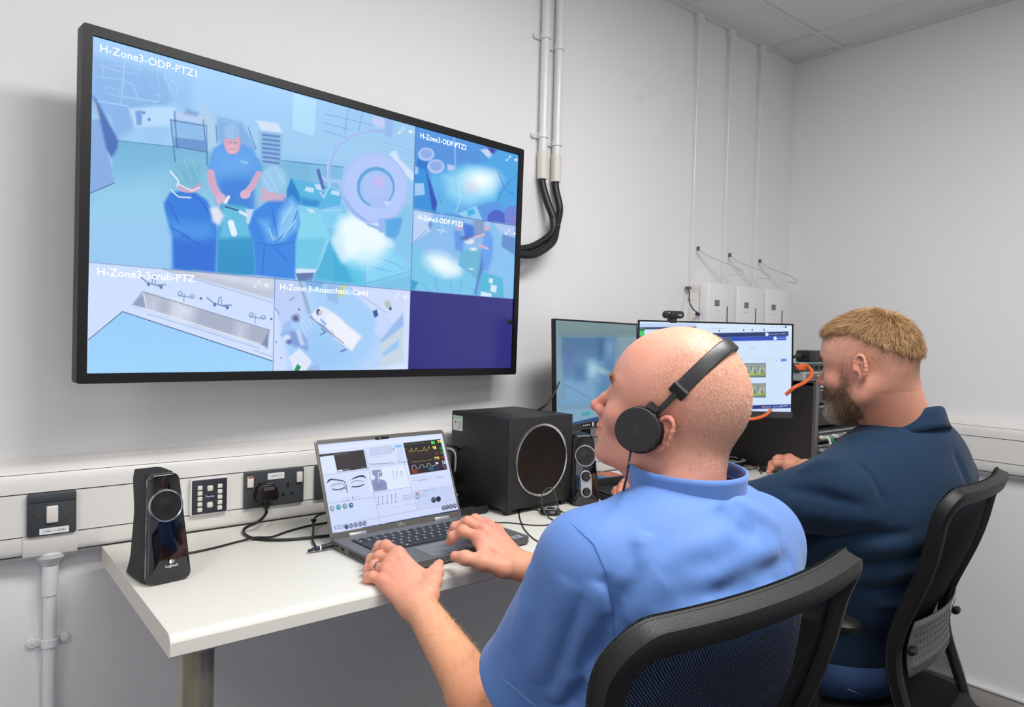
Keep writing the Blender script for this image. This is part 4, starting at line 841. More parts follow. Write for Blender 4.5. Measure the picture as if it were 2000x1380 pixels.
def paint_lap(p):
    p.z = Z7; W = (214, 226, 252); G = (150, 160, 186)
    p.poly([(60, 270), (1400, 130), (1600, 960), (270, 1230)], W, 1, 1, (202, 214, 248))
    p.poly([(90, 300), (1390, 165), (1395, 185), (95, 322)], (224, 232, 250), 1, 1)
    p.poly([(620, 520), (1040, 465), (1085, 690), (660, 745)], (222, 232, 254), 1, 1)
    for l in ([(590, 285), (755, 1060)], [(1000, 430), (1145, 930)], [(640, 540), (700, 800)], [(150, 575), (640, 510)], [(630, 490), (1035, 435)], [(225, 860), (690, 800)], [(690, 755), (1085, 690)], [(265, 1105), (740, 1010), (1145, 930), (1560, 860)], [(1105, 740), (1510, 675)], [(1070, 570), (1450, 510)]): p.line(l, 5, G, .7)
    p.poly([(1108, 740), (1512, 676), (1560, 860), (1148, 925)], (196, 208, 244), 1, 1)
    # black video window
    p.poly([(118, 357), (580, 308), (582, 325), (120, 383)], (34, 36, 50), 1, .6); p.poly([(120, 383), (278, 364), (312, 540), (160, 560)], (216, 228, 246), 1, .6); p.poly([(276, 364), (584, 310), (622, 496), (314, 540)], (44, 38, 42), 1, .6)
    p.poly([(313, 516), (366, 512), (370, 532), (316, 536)], (214, 222, 240), 1, .6); p.poly([(555, 486), (607, 480), (608, 493), (558, 500)], (70, 120, 90), .8, .6)
    for a, b in ((180, 210), (280, 420)): p.line([(a, 362-a*.02), (b, 358-b*.045)], 5, (190, 200, 220), .6)
    for a in (376, 390, 404, 420, 434): p.line([(a, 520), (a+8, 508)], 6, (190, 196, 210), .8)
    # eyes
    K = (34, 38, 58)
    p.poly([(203, 655), (215, 622), (240, 606), (300, 612), (360, 622), (398, 640), (360, 632), (300, 624), (245, 622)], K, 1, .6); p.line([(360, 624), (385, 640), (402, 670), (416, 750)], 6, K)
    p.poly([(450, 622), (490, 592), (550, 570), (585, 572), (614, 602), (580, 590), (545, 588), (490, 606)], K, 1, .6)
    p.line([(242, 690), (275, 665), (320, 652), (365, 655), (392, 690)], 4, K, .8); p.line([(262, 712), (300, 720), (345, 715), (385, 700), (396, 710)], 9, K); p.line([(270, 690), (300, 672), (345, 668)], 3, K, .6)
    for k in range(7): p.line([(272+16*k, 716), (268+16*k, 732)], 3, K, .8)
    p.line([(460, 650), (490, 630), (545, 626), (590, 640)], 4, K, .8); p.line([(466, 690), (500, 690), (545, 684), (586, 668)], 9, K); p.line([(470, 690), (462, 700)], 5, K)
    for k in range(6): p.line([(500+14*k, 688-3*k), (504+14*k, 702-4*k)], 3, K, .8)
    for x, y in ((375, 838), (405, 834), (425, 832)): p.ell(x, y, 4, 5, (180, 70, 90))
    for l in ([(360, 815), (440, 803)], [(485, 800), (545, 790)], [(485, 822), (548, 814)]): p.line(l, 4, G, .6)
    p.ell(472, 800, 6, 7, (110, 60, 130)); p.ell(474, 822, 5, 5, (220, 120, 130))
    # round icons
    for x, y, c in ((257, 915, (150, 170, 180)), (325, 902, (50, 160, 170)), (390, 892, (120, 160, 170)), (455, 882, (30, 110, 170))):
        p.ell(x, y, 23, 26, (70, 100, 120)); p.ell(x, y, 19, 22, c); p.ell(x+5, y-6, 8, 9, (225, 235, 245), a=.8); p.line([(x-25, y+38), (x+25, y+32)], 4, (150, 200, 220) if x > 300 else (220, 150, 160), .7)
    for k, (x, y) in enumerate(((408, 1107), (455, 1096), (502, 1087), (550, 1078), (595, 1070))):
        p.ell(x, y, 19, 23, (24, 34, 64)); 
        if k: p.ell(x, y, 13, 16, (200, 212, 240)); p.ell(x, y, 6, 8, (40, 50, 80), a=.8)
        else: p.ell(x, y, 14, 18, (20, 70, 90)); p.poly([(x-5, y-9), (x+9, y-1), (x-4, y+9)], (80, 180, 190), 1, .5)
    # middle: fields, figure, sliders
    for k in range(4): p.poly([(640, 290+23*k), (880, 262+22*k), (884, 276+22*k), (643, 305+23*k)], (176, 188, 220), .8, 1)
    p.line([(650, 460), (893, 442)], 4, (60, 60, 80)); p.line([(640, 450), (690, 444)], 4, G, .7); p.line([(640, 390), (780, 372)], 4, G, .6)
    for k in range(5): p.line([(605, 300+26*k), (630, 297+26*k)], 4, G, .5)
    p.ell(895, 302, 5, 9, (90, 100, 130)); p.poly([(905, 262), (970, 254), (980, 280), (918, 290)], (90, 180, 246), 1, 1); p.poly([(900, 255), (985, 245), (1015, 450), (945, 462)], (200, 214, 248), .4, 1)
    for k in range(6): p.line([(930, 310+20*k), (985, 302+20*k)], 3, G, .6)
    for x in (950, 980, 1010): p.ell(x, 432, 5, 6, (100, 110, 140))
    FG = (140, 146, 186)
    p.poly([(668, 530), (680, 518), (760, 512), (775, 540), (778, 575), (750, 590), (752, 612), (800, 622), (825, 650), (830, 720), (695, 738), (680, 690), (665, 630), (700, 610), (705, 590), (675, 560)], FG, 1, 1)
    p.line([(775, 536), (735, 545), (740, 590), (745, 650)], 7, (220, 228, 250)); p.poly([(700, 660), (740, 640), (790, 640), (810, 710), (705, 720)], (120, 128, 172), .6, 5)
    for x in (890, 930, 975): p.line([(x-8, 535), (x, 530), (x+3, 575)], 5, (130, 140, 176), .8); p.line([(x-10, 578), (x+14, 574)], 4, G, .7)
    for k in range(3): p.line([(885, 600+14*k), (945-10*k, 592+14*k)], 3, G, .6)
    for k, x in enumerate((735, 780, 827, 873, 915)): p.line([(x, 800-8*k), (x+3, 860-8*k)], 4, (90, 98, 130), .8); p.ell(x+3, 875-7*k, 5, 6, (80, 90, 120)); p.line([(x-4, 798-8*k), (x+6, 796-8*k)], 5, (80, 90, 120), .7)
    for k in range(3): p.line([(990, 785+22*k), (1090, 770+22*k)], 4, (90, 100, 130), .7)
    p.line([(1020, 880), (1120, 866)], 5, G, .6); p.line([(910, 905), (950, 895)], 4, G, .7)
    # monitor traces
    p.poly([(995, 238), (1378, 196), (1452, 510), (1070, 566)], (34, 26, 32), 1, .6)
    p.line([(1015, 262), (1040, 246), (1050, 256), (1100, 246), (1108, 235), (1112, 248), (1160, 240), (1185, 236), (1190, 225), (1194, 238), (1260, 230)], 3, (40, 200, 70), .9)
    p.line([(1045, 322), (1065, 332), (1080, 288), (1092, 330), (1115, 325), (1130, 285), (1145, 325), (1165, 320), (1200, 315), (1215, 275), (1228, 318), (1250, 310), (1262, 270), (1272, 300)], 4, (220, 210, 50)); p.line([(1010, 298), (1028, 296)], 4, (220, 210, 50), .8)
    p.line([(1030, 362), (1120, 352), (1200, 345), (1300, 335)], 5, (150, 40, 40), .8); p.line([(1030, 407), (1048, 405)], 4, (200, 190, 60)); p.line([(1075, 436), (1110, 430), (1160, 432), (1200, 418), (1240, 422), (1300, 404)], 4, (190, 180, 50), .9); p.line([(1060, 380), (1290, 355)], 3, (130, 40, 40), .6)
    p.line([(1085, 520), (1092, 470), (1118, 466), (1135, 500), (1170, 494), (1172, 464), (1200, 460), (1210, 488), (1245, 482), (1246, 452), (1268, 450), (1285, 474), (1330, 470)], 4, (220, 226, 240))
    p.ell(1115, 530, 32, 24, (170, 50, 34), a=.8, soft=2); p.poly([(1255, 490), (1310, 482), (1314, 512), (1262, 520)], (30, 120, 160), .8, 2)
    for x, y, w_, c in ((1385, 292, 26, (40, 190, 70)), (1395, 335, 26, (40, 190, 70)), (1405, 385, 28, (210, 40, 40)), (1340, 345, 30, (180, 50, 40)), (1410, 470, 24, (150, 130, 170)), (1430, 492, 20, (130, 120, 170)), (1350, 490, 24, (60, 60, 180))): p.poly([(x-w_/2, y-9), (x+w_/2, y-12), (x+w_/2+4, y+10), (x-w_/2+4, y+13)], c, .75, 2)
    # right panels
    for k in range(2): p.line([(1085, 605+25*k), (1230, 580+25*k)], 5, G, .6); p.line([(1240, 585+25*k), (1370, 568+25*k)], 4, G, .5)
    p.poly([(1150, 620), (1240, 608), (1243, 624), (1153, 636)], (176, 188, 220), .8, 1); p.poly([(1335, 590), (1410, 580), (1413, 596), (1338, 606)], (176, 188, 220), .8, 1); p.line([(1195, 735), (1335, 715)], 4, (120, 130, 160), .7)
    p.poly([(1112, 750), (1160, 742), (1163, 757), (1115, 764)], (210, 130, 130), .8, 1); p.ell(1144, 790, 18, 24, (60, 70, 100), ring=5)
    for k in range(4): p.line([(1175, 765+12*k), (1270-8*k, 750+12*k)], 3, G, .6)
    p.ell(1310, 827, 24, 28, (26, 28, 46)); p.ell(1310, 827, 14, 16, (120, 140, 170)); p.ell(1312, 832, 9, 9, (30, 36, 60)); p.ell(1360, 818, 24, 28, (26, 22, 40))
    for k, x in enumerate((1415, 1452, 1490, 1530)): p.ell(x, 910-7*k, 19, 22, (30, 32, 56)); p.ell(x, 910-7*k, 12, 14, (200, 212, 240)); p.ell(x+1, 912-7*k, 6, 6, (60, 60, 90))
    # taskbar
    p.poly([(270, 1172), (560, 1115), (1570, 925), (1582, 945), (700, 1105), (282, 1208)], (36, 40, 84), 1, .6)
    p.poly([(308, 1160), (566, 1115), (573, 1140), (314, 1192)], (224, 232, 250), 1, .6); p.poly([(284, 1172), (300, 1168), (304, 1184), (288, 1188)], (200, 220, 250), 1, .6)
    for k, c in enumerate(((200, 210, 230), (120, 160, 220), (40, 140, 210), (220, 110, 90), (90, 190, 240), (60, 110, 220), (220, 230, 250))): x = 585+35*k; p.ell(x, 1122-7.5*k, 8, 8, c)
    for x in (1290, 1410, 1430, 1450, 1470, 1550): p.ell(x, 1124-(x-585)*.203-7, 4, 5, (200, 208, 226))
    p.line([(1305, 975), (1375, 962)], 5, (190, 198, 220), .8); p.line([(1500, 937), (1530, 931)], 5, (190, 198, 220), .8)
ls = screen('screen_picture', SW_, SH_, 760, 430, sheet(lapmw, SW_, SH_, -.0012), paint_lap, scr_lap, lid, 0, (190, 200, 230))
ls.matrix_local = sc_off @ TR(0, -.0012, 0)
def flat_on(parent, mw, off, txt, size, px, py, m_, sq=1.):
    n = mw.to_3x3().col[1]; d_ = (r2*((px-1000)/F_PX)-u2*((py-690)/F_PX)+fw); c0 = Vector((0, 0, CAM_H)); t = (mw.to_translation()-c0).dot(n)/d_.dot(n)
    p = mw.inverted() @ (c0+d_*t); return text('screen_text', txt, size, m_, parent, TR(p.x, off, p.z) @ STAND, squash=sq)
digit = mat('digit_navy', (40, 52, 90), .5, emit=.0); dg_, dy_, dw_ = (mat('lit_green', (60, 220, 90), .5, emit=1.), mat('lit_yellow', (235, 225, 70), .5, emit=1.), mat('lit_white', (235, 240, 250), .5, emit=1.))
flat_on(ls, lapmw, -.0004, '6:22:04', .0108, 653, 1034, mat('screen_dark_text', (40, 50, 84), .5, emit=1.))
flat_on(ls, lapmw, -.0004, '80', .0115, 842, 867.5, dg_); flat_on(ls, lapmw, -.0004, '79', .0115, 854, 865.5, dy_); flat_on(ls, lapmw, -.0004, '98', .0115, 845, 877.5, dy_)
flat_on(ls, lapmw, -.0004, '34', .0095, 850, 907, dw_); flat_on(ls, lapmw, -.0004, '12', .0115, 863, 906, dw_); flat_on(ls, lapmw, -.0004, '7/92', .009, 848, 897, dy_)

# power lead with white ring plugged into the laptop's left side, cable knot hanging behind
pc = thing('laptop_power_lead', 'black laptop power lead with white ring plug and cable tie', 'cable', lap.matrix_basis @ Vector((0, 0, 0)))
M0 = Matrix.Translation((.877, 1.468, DZ)) @ Matrix.Rotation(LY, 4, 'Z'); L0 = M0.to_translation()
a = M0 @ Vector((-LW/2, -.012, .011))-L0; dvec = Vector((-1, -.02, -.05)).normalized()
def cyl(name, p0, p1, r, m_, parent): return tube(name, [p0, p1], r, m_, parent, 0, 16)
cyl('plug_barrel', a, a+dvec*.030, .0056, blk, pc); cyl('white_ring', a+dvec*.030, a+dvec*.0325, .0060, mat('ring_white', (245, 247, 255), .3), pc); cyl('plug_neck', a+dvec*.0325, a+dvec*.042, .0046, mat('plug_navy', (24, 34, 70), .4), pc)
G_ = lambda x, y, z=.9035: onz(x, y, z)-L0
tube('wire', [a+dvec*.042, a+dvec*.055+Vector((0, .004, -.002)), G_(616, 1068, .904), G_(611, 1056, .905), G_(612, 1035, .91), G_(613, 1018, .920), G_(618, 1008, .928), G_(634, 1002, .925), G_(660, 998, .92)], .0026, blk, pc)
kn = G_(612, 1017, .921); tube('cable_tie', [kn+Vector((-.005, 0, .004)), kn, kn+Vector((-.002, -.002, -.004)), kn+Vector((.005, 0, .001)), kn+Vector((.003, 0, .005))], .0028, cablem, pc, 5)
sc_ = thing('speaker_lead', 'thin black lead running along desk from left speaker towards laptop', 'cable', (.40, 1.50, DZ))
S_ = lambda x, y, z=.9028: onz(x, y, z)-Vector((.40, 1.50, DZ))
tube('wire', [S_(340, 1084), S_(378, 1078), S_(420, 1069), S_(470, 1056), S_(500, 1049, .9085), S_(530, 1048, .905), S_(560, 1038), S_(600, 1027), S_(640, 1020), S_(700, 1010)], .0024, cablem, sc_)
# cables behind laptop and subwoofer
cb = thing('cable_bundle', 'tangle of black and white cables between laptop screen and subwoofer', 'cable', (1.10, 1.70, DZ))
for k, (pts, r, m_) in enumerate((([(-.02, .03, .08), (.0, -.02, .16), (.04, -.05, .165), (.075, -.03, .14), (.1, 0, .06)], .003, cablem), ([(.0, .03, .1), (.02, -.03, .155), (.05, -.045, .145), (.07, -.02, .08)], .0026, cable_w),
        ([(-.05, .0, .01), (.0, -.02, .05), (.04, -.03, .07), (.05, -.02, .04), (.03, -.03, .006)], .003, cablem), ([(-.03, -.02, .005), (.02, -.04, .03), (.05, -.04, .055), (.03, -.03, .08), (.0, -.01, .03)], .003, cablem), ([(.0, -.04, .004), (.03, -.05, .04), (.06, -.05, .02), (.02, -.06, .004)], .0025, cable_w))): tube('wire', pts, r, m_, cb)
box('adaptor', (.0, -.03, .045), (.07, .0, .075), blk, cb, .004, 2)
bl = thing('monitor_lead', 'black lead hanging in an arc from the left edge of left monitor', 'cable', (1.36, 1.66, 1.17))
mlo = Vector((1.36, 1.66, 1.17)); tube('wire', [pd(1092, 745, 2.16)-mlo, pd(1084, 764, 2.14)-mlo, pd(1076, 779, 2.13)-mlo, pd(1065, 791, 2.12)-mlo, pd(1050, 801, 2.12)-mlo, pd(1030, 812, 2.13)-mlo], .0035, cablem, bl)

# in-line controller puck with thin headphone lead
pk = thing('headset_controller', 'small round black in-line headset controller lying in front of subwoofer', 'controller', onz(1075, 1003, DZ))
turned('body', [(0, 0), (.026, 0), (.029, .004), (.029, .008), (.025, .0135), (.010, .0155), (0, .0155)], blk, pk, n=36); turned('button_ring', [(.012, .0152), (.015, .0162), (.018, .0148)], silver_p, pk, n=28)
for a in (0, 90, 180, 270): box('button', (-.003, .019, .0138), (.003, .022, .0150), silver_p, pk, rot=(0, 0, math.radians(a)))
P0 = onz(1075, 1003, DZ); Q = lambda x, y, z=.9018: onz(x, y, z)-P0
tube('lead', [Q(1018, 995), Q(1030, 994), Q(1050, 996), (-.022, .008, .006), (-.028, 0, .006)], .0014, cablem, pk)
tube('lead', [(.028, 0, .006), (.035, -.002, .004), Q(1110, 1003), Q(1140, 1005)], .0014, cablem, pk)
hl = thing('headset_lead', 'thin dark headset lead looping up in front of the subwoofer', 'cable', P0)
tube('wire', [Q(962, 1021), Q(985, 1020), Q(1010, 1022), Q(1040, 1025), Q(1065, 1025), Q(1085, 1020), Q(1100, 1010)], .0016, cablem, hl)
tube('wire', [Q(1016, 992), Q(1014, 1005), Q(1018, 1020), Q(1024, 1033), Q(1040, 1050), Q(1060, 1062)], .0016, cablem, hl)
tube('wire', [Q(1090, 1020, .902), Q(1070, 1008, .905), Q(1060, 990, .925), Q(1058, 968, .955), Q(1066, 955, .972), Q(1077, 953, .975), Q(1086, 968, .955), Q(1090, 990, .925), Q(1092, 1012, .903)], .0018, mat('lead_grey', (66, 66, 62), .4), hl)
box('plug', (-.006, -.003, -.003), (.006, .003, .003), cablem, hl, .001, 1, loc=Q(966, 1021, .904))

# ------------------------------------------------------------------ monitors
def monitor(label, W, H_, loc, yaw, tilt, paint, stand_back=.11, bright=(60, 80, 90)):
    mw = pose(loc, yaw, tilt); o = thing('monitor', label, 'monitor', mw.to_translation(), mw.to_euler())
    bm = bmesh.new(); bx(bm, (-W/2, 0, -H_/2), (W/2, .012, H_/2), .002, 2); obj('casing', bm, blk_matte, o)
    box('chin', (-W/2, -.0035, -H_/2), (W/2, .001, -H_/2+.022), mat('chin_grey', (56, 56, 60), .4), o, .001, 1)
    for lo, hi in (((-W/2, -.002, H_/2-.0055), (W/2, .0005, H_/2)), ((-W/2, -.002, -H_/2+.022), (-W/2+.0055, .0005, H_/2-.0055)), ((W/2-.0055, -.002, -H_/2+.022), (W/2, .0005, H_/2-.0055))): box('bezel', lo, hi, bezel, o)
    box('rear_housing', (-.15, .0121, -.11), (.15, .038, .10), blk_matte, o, .01, 2)
    w2, h2 = W-.011, H_-.0275; off = TR(0, 0, (.022-.0055)/2)
    s = screen('screen_picture', w2, h2, 420, 250, sheet(mw @ off, w2, h2, 0), paint, scr_mon, o, 0, bright); s.matrix_local = off @ TR(0, -.0008, 0)
    # stand: neck and foot, upright in the room
    inv = mw.inverted()
    st = thing_part = bpy.data.objects.new('stand', bpy.data.meshes.new('stand')); bm = bmesh.new()
    zt = loc[2]-.02-DZ
    bx(bm, (-.022, .040, .012), (.022, .058, zt), .003, 2); bx(bm, (-.11, -.045, .0), (.11, .075, .012), .004, 2)
    bm.to_mesh(st.data); bm.free(); shade(st.data); COL.objects.link(st); st.data.materials.append(blk); st.parent = o
    st.matrix_local = inv @ Matrix.Translation((loc[0], loc[1], DZ)) @ Matrix.Rotation(yaw, 4, 'Z')
    return o, s, mw
ZM = (1060, 600, 3.704)
def paint_ml(p):
    p.z = ZM
    p.poly([(90, 90), (700, 100), (700, 900), (90, 900)], (124, 150, 158), 1, 1, (108, 146, 176))
    p.poly([(107, 103), (675, 122), (675, 215), (107, 215)], (112, 136, 140), 1, 2); p.line([(110, 158), (672, 176)], 4, (90, 112, 118), .7); p.line([(110, 176), (672, 192)], 2, (96, 118, 124), .6)
    p.poly([(138, 218), (520, 222), (518, 690), (145, 710)], (70, 112, 150), 1, 1.5, (98, 146, 186))
    p.poly([(138, 218), (520, 222), (520, 330), (140, 330)], (66, 106, 146), .8, 12); p.poly([(150, 520), (420, 520), (380, 690), (150, 700)], (112, 156, 190), .8, 6)
    p.poly([(150, 300), (240, 310), (230, 400), (180, 480), (150, 420)], (84, 96, 150), .5, 10); p.poly([(330, 390), (420, 400), (400, 510), (330, 500)], (140, 186, 210), .7, 12); p.ell(355, 450, 24, 44, (186, 214, 220), a=.7, soft=8)
    p.ell(430, 460, 40, 16, (186, 210, 214), 20, a=.7, soft=5); p.poly([(400, 230), (440, 226), (430, 380), (405, 380)], (50, 88, 134), .7, 6); p.poly([(470, 230), (518, 230), (512, 380), (450, 380)], (96, 138, 180), .7, 10); p.ell(485, 290, 24, 34, (150, 186, 206), a=.5, soft=10)
    p.poly([(230, 430), (300, 430), (300, 530), (230, 530)], (52, 94, 144), .6, 8); p.line([(160, 560), (400, 690)], 7, (80, 116, 150), .6); p.line([(140, 525), (520, 510)], 3, (90, 120, 150), .8)
    p.poly([(380, 540), (518, 530), (515, 640), (400, 690)], (84, 128, 166), .7, 8); p.line([(545, 222), (540, 700)], 3, (130, 150, 150), .7)
    p.poly([(110, 745), (400, 725), (400, 800), (200, 850)], (124, 160, 184), 1, 4)
    p.poly([(284, 760), (298, 758), (298, 782), (284, 784)], (60, 150, 160), 1, 1); p.poly([(302, 758), (342, 752), (342, 776), (302, 780)], (50, 160, 156), 1, 1); p.poly([(402, 745), (420, 742), (420, 765), (402, 768)], (50, 160, 156), 1, 1)
    p.poly([(190, 838), (420, 785), (700, 730), (700, 800), (200, 880)], (44, 74, 124), 1, 1)
def paint_mr(p):
    p.z = ZM; B = (206, 226, 250)
    p.poly([(670, 90), (1830, 80), (1830, 760), (670, 780)], B, 1, 1)
    p.poly([(680, 118), (1112, 118), (1112, 145), (680, 150)], (190, 208, 240), 1, 1); p.poly([(680, 145), (1112, 140), (1112, 152), (690, 160)], (40, 50, 90), 1, 1); p.poly([(690, 150), (735, 150), (735, 205), (690, 212)], (60, 200, 100), 1, 1); p.poly([(690, 155), (735, 155), (735, 168), (690, 170)], (30, 60, 50), .8, 1); p.poly([(685, 210), (740, 205), (740, 330), (685, 330)], (40, 60, 120), 1, 1)
    p.poly([(1112, 112), (1800, 100), (1800, 182), (1112, 182)], (214, 230, 250), 1, 1)
    for x in (1277, 1453, 1515, 1600): p.ell(x, 168-(x-1277)*.02, 5, 6, (60, 80, 120))
    for x in (1660, 1690, 1720, 1740): p.ell(x, 145, 3, 4, (130, 150, 180))
    p.ell(1757, 142, 6, 7, (20, 24, 40)); p.line([(1190, 154), (1330, 152)], 4, (150, 170, 210), .6)
    p.poly([(1112, 190), (1776, 174), (1776, 206), (1112, 222)], (32, 52, 104), 1, 1); p.poly([(1112, 222), (1760, 206), (1760, 236), (1112, 250)], (44, 76, 186), 1, 1)
    p.poly([(1466, 187), (1592, 183), (1592, 207), (1466, 210)], (70, 86, 130), 1, 1); p.poly([(1470, 190), (1589, 186), (1589, 204), (1470, 207)], (34, 50, 98), 1, 1); p.ell(1621, 195, 13, 13, (226, 234, 250)); p.line([(1638, 196), (1705, 192)], 6, (170, 190, 226), .8); p.line([(1720, 192), (1755, 190)], 6, (170, 190, 226), .8); p.ell(1681, 224, 13, 13, (226, 234, 250)); p.line([(1698, 224), (1752, 221)], 6, (170, 190, 240), .8)
    p.line([(1500, 298), (1530, 296)], 6, (170, 190, 220), .7); p.line([(1495, 375), (1770, 365)], 2, (180, 200, 230), .8); p.poly([(1722, 373), (1763, 371), (1763, 389), (1722, 391)], (90, 130, 226), 1, 1); p.ell(1690, 382, 5, 4, (150, 170, 200))
    for y0 in (406, 552):
        p.poly([(1440, y0), (1612, y0-2), (1612, y0+98), (1440, y0+100)], (40, 50, 60), 1, 1); p.poly([(1440, y0+2), (1610, y0), (1610, y0+30), (1440, y0+32)], (148, 156, 148), 1, 1); p.poly([(1440, y0+30), (1610, y0+28), (1610, y0+66), (1440, y0+68)], (172, 184, 160), 1, 1); p.poly([(1440, y0+62), (1610, y0+64), (1610, y0+84), (1440, y0+92)], (196, 204, 90), 1, 3); p.poly([(1440, y0+84), (1610, y0+80), (1610, y0+92), (1440, y0+95)], (120, 160, 120), 1, 2)
        for k in range(12): p.ell(1455+13*k, y0+40+8*((k*5) % 4), 6, 12, ((70, 90, 120), (200, 210, 220), (60, 70, 60), (120, 140, 170))[k % 4], a=.8, soft=2)
    p.poly([(1440, 710), (1805, 700), (1805, 726), (1440, 738)], (34, 50, 130), 1, 1); p.ell(1594, 720, 6, 7, (240, 150, 60)); p.line([(1605, 720), (1650, 719)], 6, (180, 190, 220), .8)
    for x in (1668, 1680, 1692, 1704, 1716): p.ell(x, 718, 4, 5, (150, 190, 230))
    p.line([(1725, 714), (1732, 714)], 10, (190, 200, 226)); p.line([(1745, 712), (1768, 711)], 8, (200, 208, 230), .8); p.ell(1790, 714, 5, 5, (150, 180, 230))
ml, mls, mlw = monitor('left one of two black monitors, angled, showing dim camera views', .578, .348, (1.729, 1.655, 1.2585), .282, -.041, paint_ml, bright=(110, 140, 150))
bt = box('button_badge', (-.13, -.0042, -.168), (-.05, -.0030, -.155), blk, ml)
for k in range(4): box('button_mark', (-.125+.012*k, -.0046, -.163), (-.120+.012*k, -.0041, -.159), whitep, bt)
box('button_mark', (-.065, -.0046, -.168), (-.056, -.0041, -.155), paperw, bt)
mr, mrs, mrw = monitor('right one of two black monitors showing a white web page, by the bearded man', .54, .325, (2.092, 1.460, 1.2800), -.645, -.049, paint_mr, bright=(200, 220, 248))
wcm = thing('webcam', 'small black webcam clipped on top between the two monitors', 'webcam', (1.975, 1.555, 1.447), (0, 0, -.60))
bm = bmesh.new(); prism(bm, rrect(.072, .026, .0125, 6, 0, .016), -.012, .012, .004, 2); obj('body', bm, blk_matte, wcm)
turned('lens', [(0, .0012), (.004, .0012), (.006, .0004), (.006, -.001)], blk_gloss, wcm, TR(-.016, -.0125, .016) @ RX(90), 20); text('badge', 'logi', .009, whitep, wcm, TR(.014, -.0125, .013) @ STAND)
box('clip', (-.012, -.008, -.012), (.012, .03, .0035), blk_matte, wcm, .002, 1)

# ------------------------------------------------------------------ keyboard, box, mouse, cable coil
kb = thing('keyboard', 'black keyboard under the left monitor by the bearded man\'s hand', 'keyboard', (1.70, 1.445, DZ), (0, 0, -.2))
box('base', (-.16, -.065, .002), (.28, .065, .016), blk_matte, kb, .004, 2)
kme = bpy.data.meshes.new('key'); b_ = bmesh.new(); bx(b_, (.0006, .0006, 0), (.0176, .0176, .006), .0012, 1); b_.to_mesh(kme); b_.free(); kme.materials.append(keym)
for r in range(6):
    for c in range(22): link('key', kme, None, kb, (-.15+c*.0188, -.055+r*.0188, .0155))
tb = thing('tablet_case', 'black case with a blue printed sheet lying behind the right small speaker', 'case', (1.70, 1.560, DZ), (0, 0, -.1))
box('case', (-.13, -.04, .0), (.14, .04, .042), blk_matte, tb, .004, 2); sh_ = box('printed_sheet', (-.12, -.035, .042), (.12, .035, .0435), mat('print_blue', (58, 120, 176), .25), tb)
box('print_band', (-.05, -.035, .0434), (.02, .035, .0440), mat('print_orange', (206, 110, 70), .3), sh_); box('print_band', (.02, -.035, .0434), (.06, .035, .0440), paperw, sh_); box('print_band', (-.10, -.035, .0434), (-.08, .035, .0440), mat('print_navy', (40, 60, 120), .3), sh_)
MP = onz(1512, 921, DZ)
ms = thing('computer_mouse', 'black wired mouse under the bearded man\'s right hand', 'mouse', MP, (0, 0, .35))
loft('shell', [(0, 0, .0, .030, .052, 2.6), (0, 0, .008, .031, .053, 2.6), (0, -.002, .018, .027, .047, 2.4), (0, -.004, .027, .018, .034, 2.2), (0, -.006, .031, .008, .016, 2)], blk_matte, ms, 28)
turned('wheel', [(0, -.003), (.007, -.003), (.0085, 0), (.007, .003), (0, .003)], cable_g, ms, TR(0, .028, .018) @ RY(90), 16)
mo = lambda x, y, z=.902: Matrix.Rotation(-.35, 3, 'Z') @ (onz(x, y, z)-MP)
tube('lead', [(0, .05, .008), mo(1488, 925), mo(1478, 915), mo(1462, 906), mo(1445, 903), mo(1430, 905)], .0017, cable_g, ms)
cl = thing('cable_coil', 'coil of black and white cable on desk below the right monitor', 'cable', onz(1426, 908, DZ))
for k, (r, dz, m_) in enumerate(((.045, .004, cablem), (.038, .010, cable_w), (.050, .010, cablem), (.043, .016, cablem), (.034, .018, cablem), (.048, .020, cable_w))):
    tube('cable_turn', [(r*math.cos(a)*1.15+.002*k, r*math.sin(a), dz+.002*math.sin(3*a)) for a in [2*PI*i/16 for i in range(16)]], .0032, m_, cl, 0, 8, True)
tl = thing('thin_cable', 'thin grey cable loops on desk beside the mouse', 'cable', onz(1470, 905, DZ)); c0 = onz(1470, 905, DZ); t_ = lambda x, y, z=.9022: onz(x, y, z)-c0
tube('wire', [t_(1442, 912), t_(1455, 916, .905), t_(1475, 914), t_(1484, 904, .915), t_(1489, 897, .925)], .0017, cable_g, tl); tube('wire', [t_(1440, 905), t_(1455, 906), t_(1470, 903, .91), t_(1484, 895, .918), t_(1493, 891, .92)], .0015, cable_g, tl)

# ------------------------------------------------------------------ rack cabinet with network gear on top
RXX, RY0, RH = 2.455, 1.300, .335
rk = thing('rack_cabinet', 'dark desktop rack cabinet with cables patched at its front, behind the bearded man', 'rack', (RXX, RY0, DZ+.0005))
RW, RD = .50, .43
for nm, lo, hi in (('side_panel', (0, 0, 0), (.012, RD, RH)), ('side_panel', (RW-.012, 0, 0), (RW, RD, RH)), ('top_panel', (0, 0, RH-.012), (RW, RD, RH)), ('bottom_panel', (.012, 0, 0), (RW-.012, RD, .012)), ('back_panel', (.012, RD-.012, .012), (RW-.012, RD, RH-.012))):
    box(nm, lo, hi, mat('rack_dark', (46, 43, 42), .4, bump=.1, bscale=300), rk, .001, 1)
for x in (0, RW-.022): box('front_rail', (x, -.012, .0), (x+.022, .0, RH), mat('rail_alu', (120, 118, 118), .35, metal=.6), rk, .001, 1)
un = [(.262, .315, (74, 72, 72)), (.170, .255, (40, 41, 42)), (.118, .162, (52, 52, 54)), (.070, .112, (58, 58, 60)), (.015, .064, (46, 46, 48))]
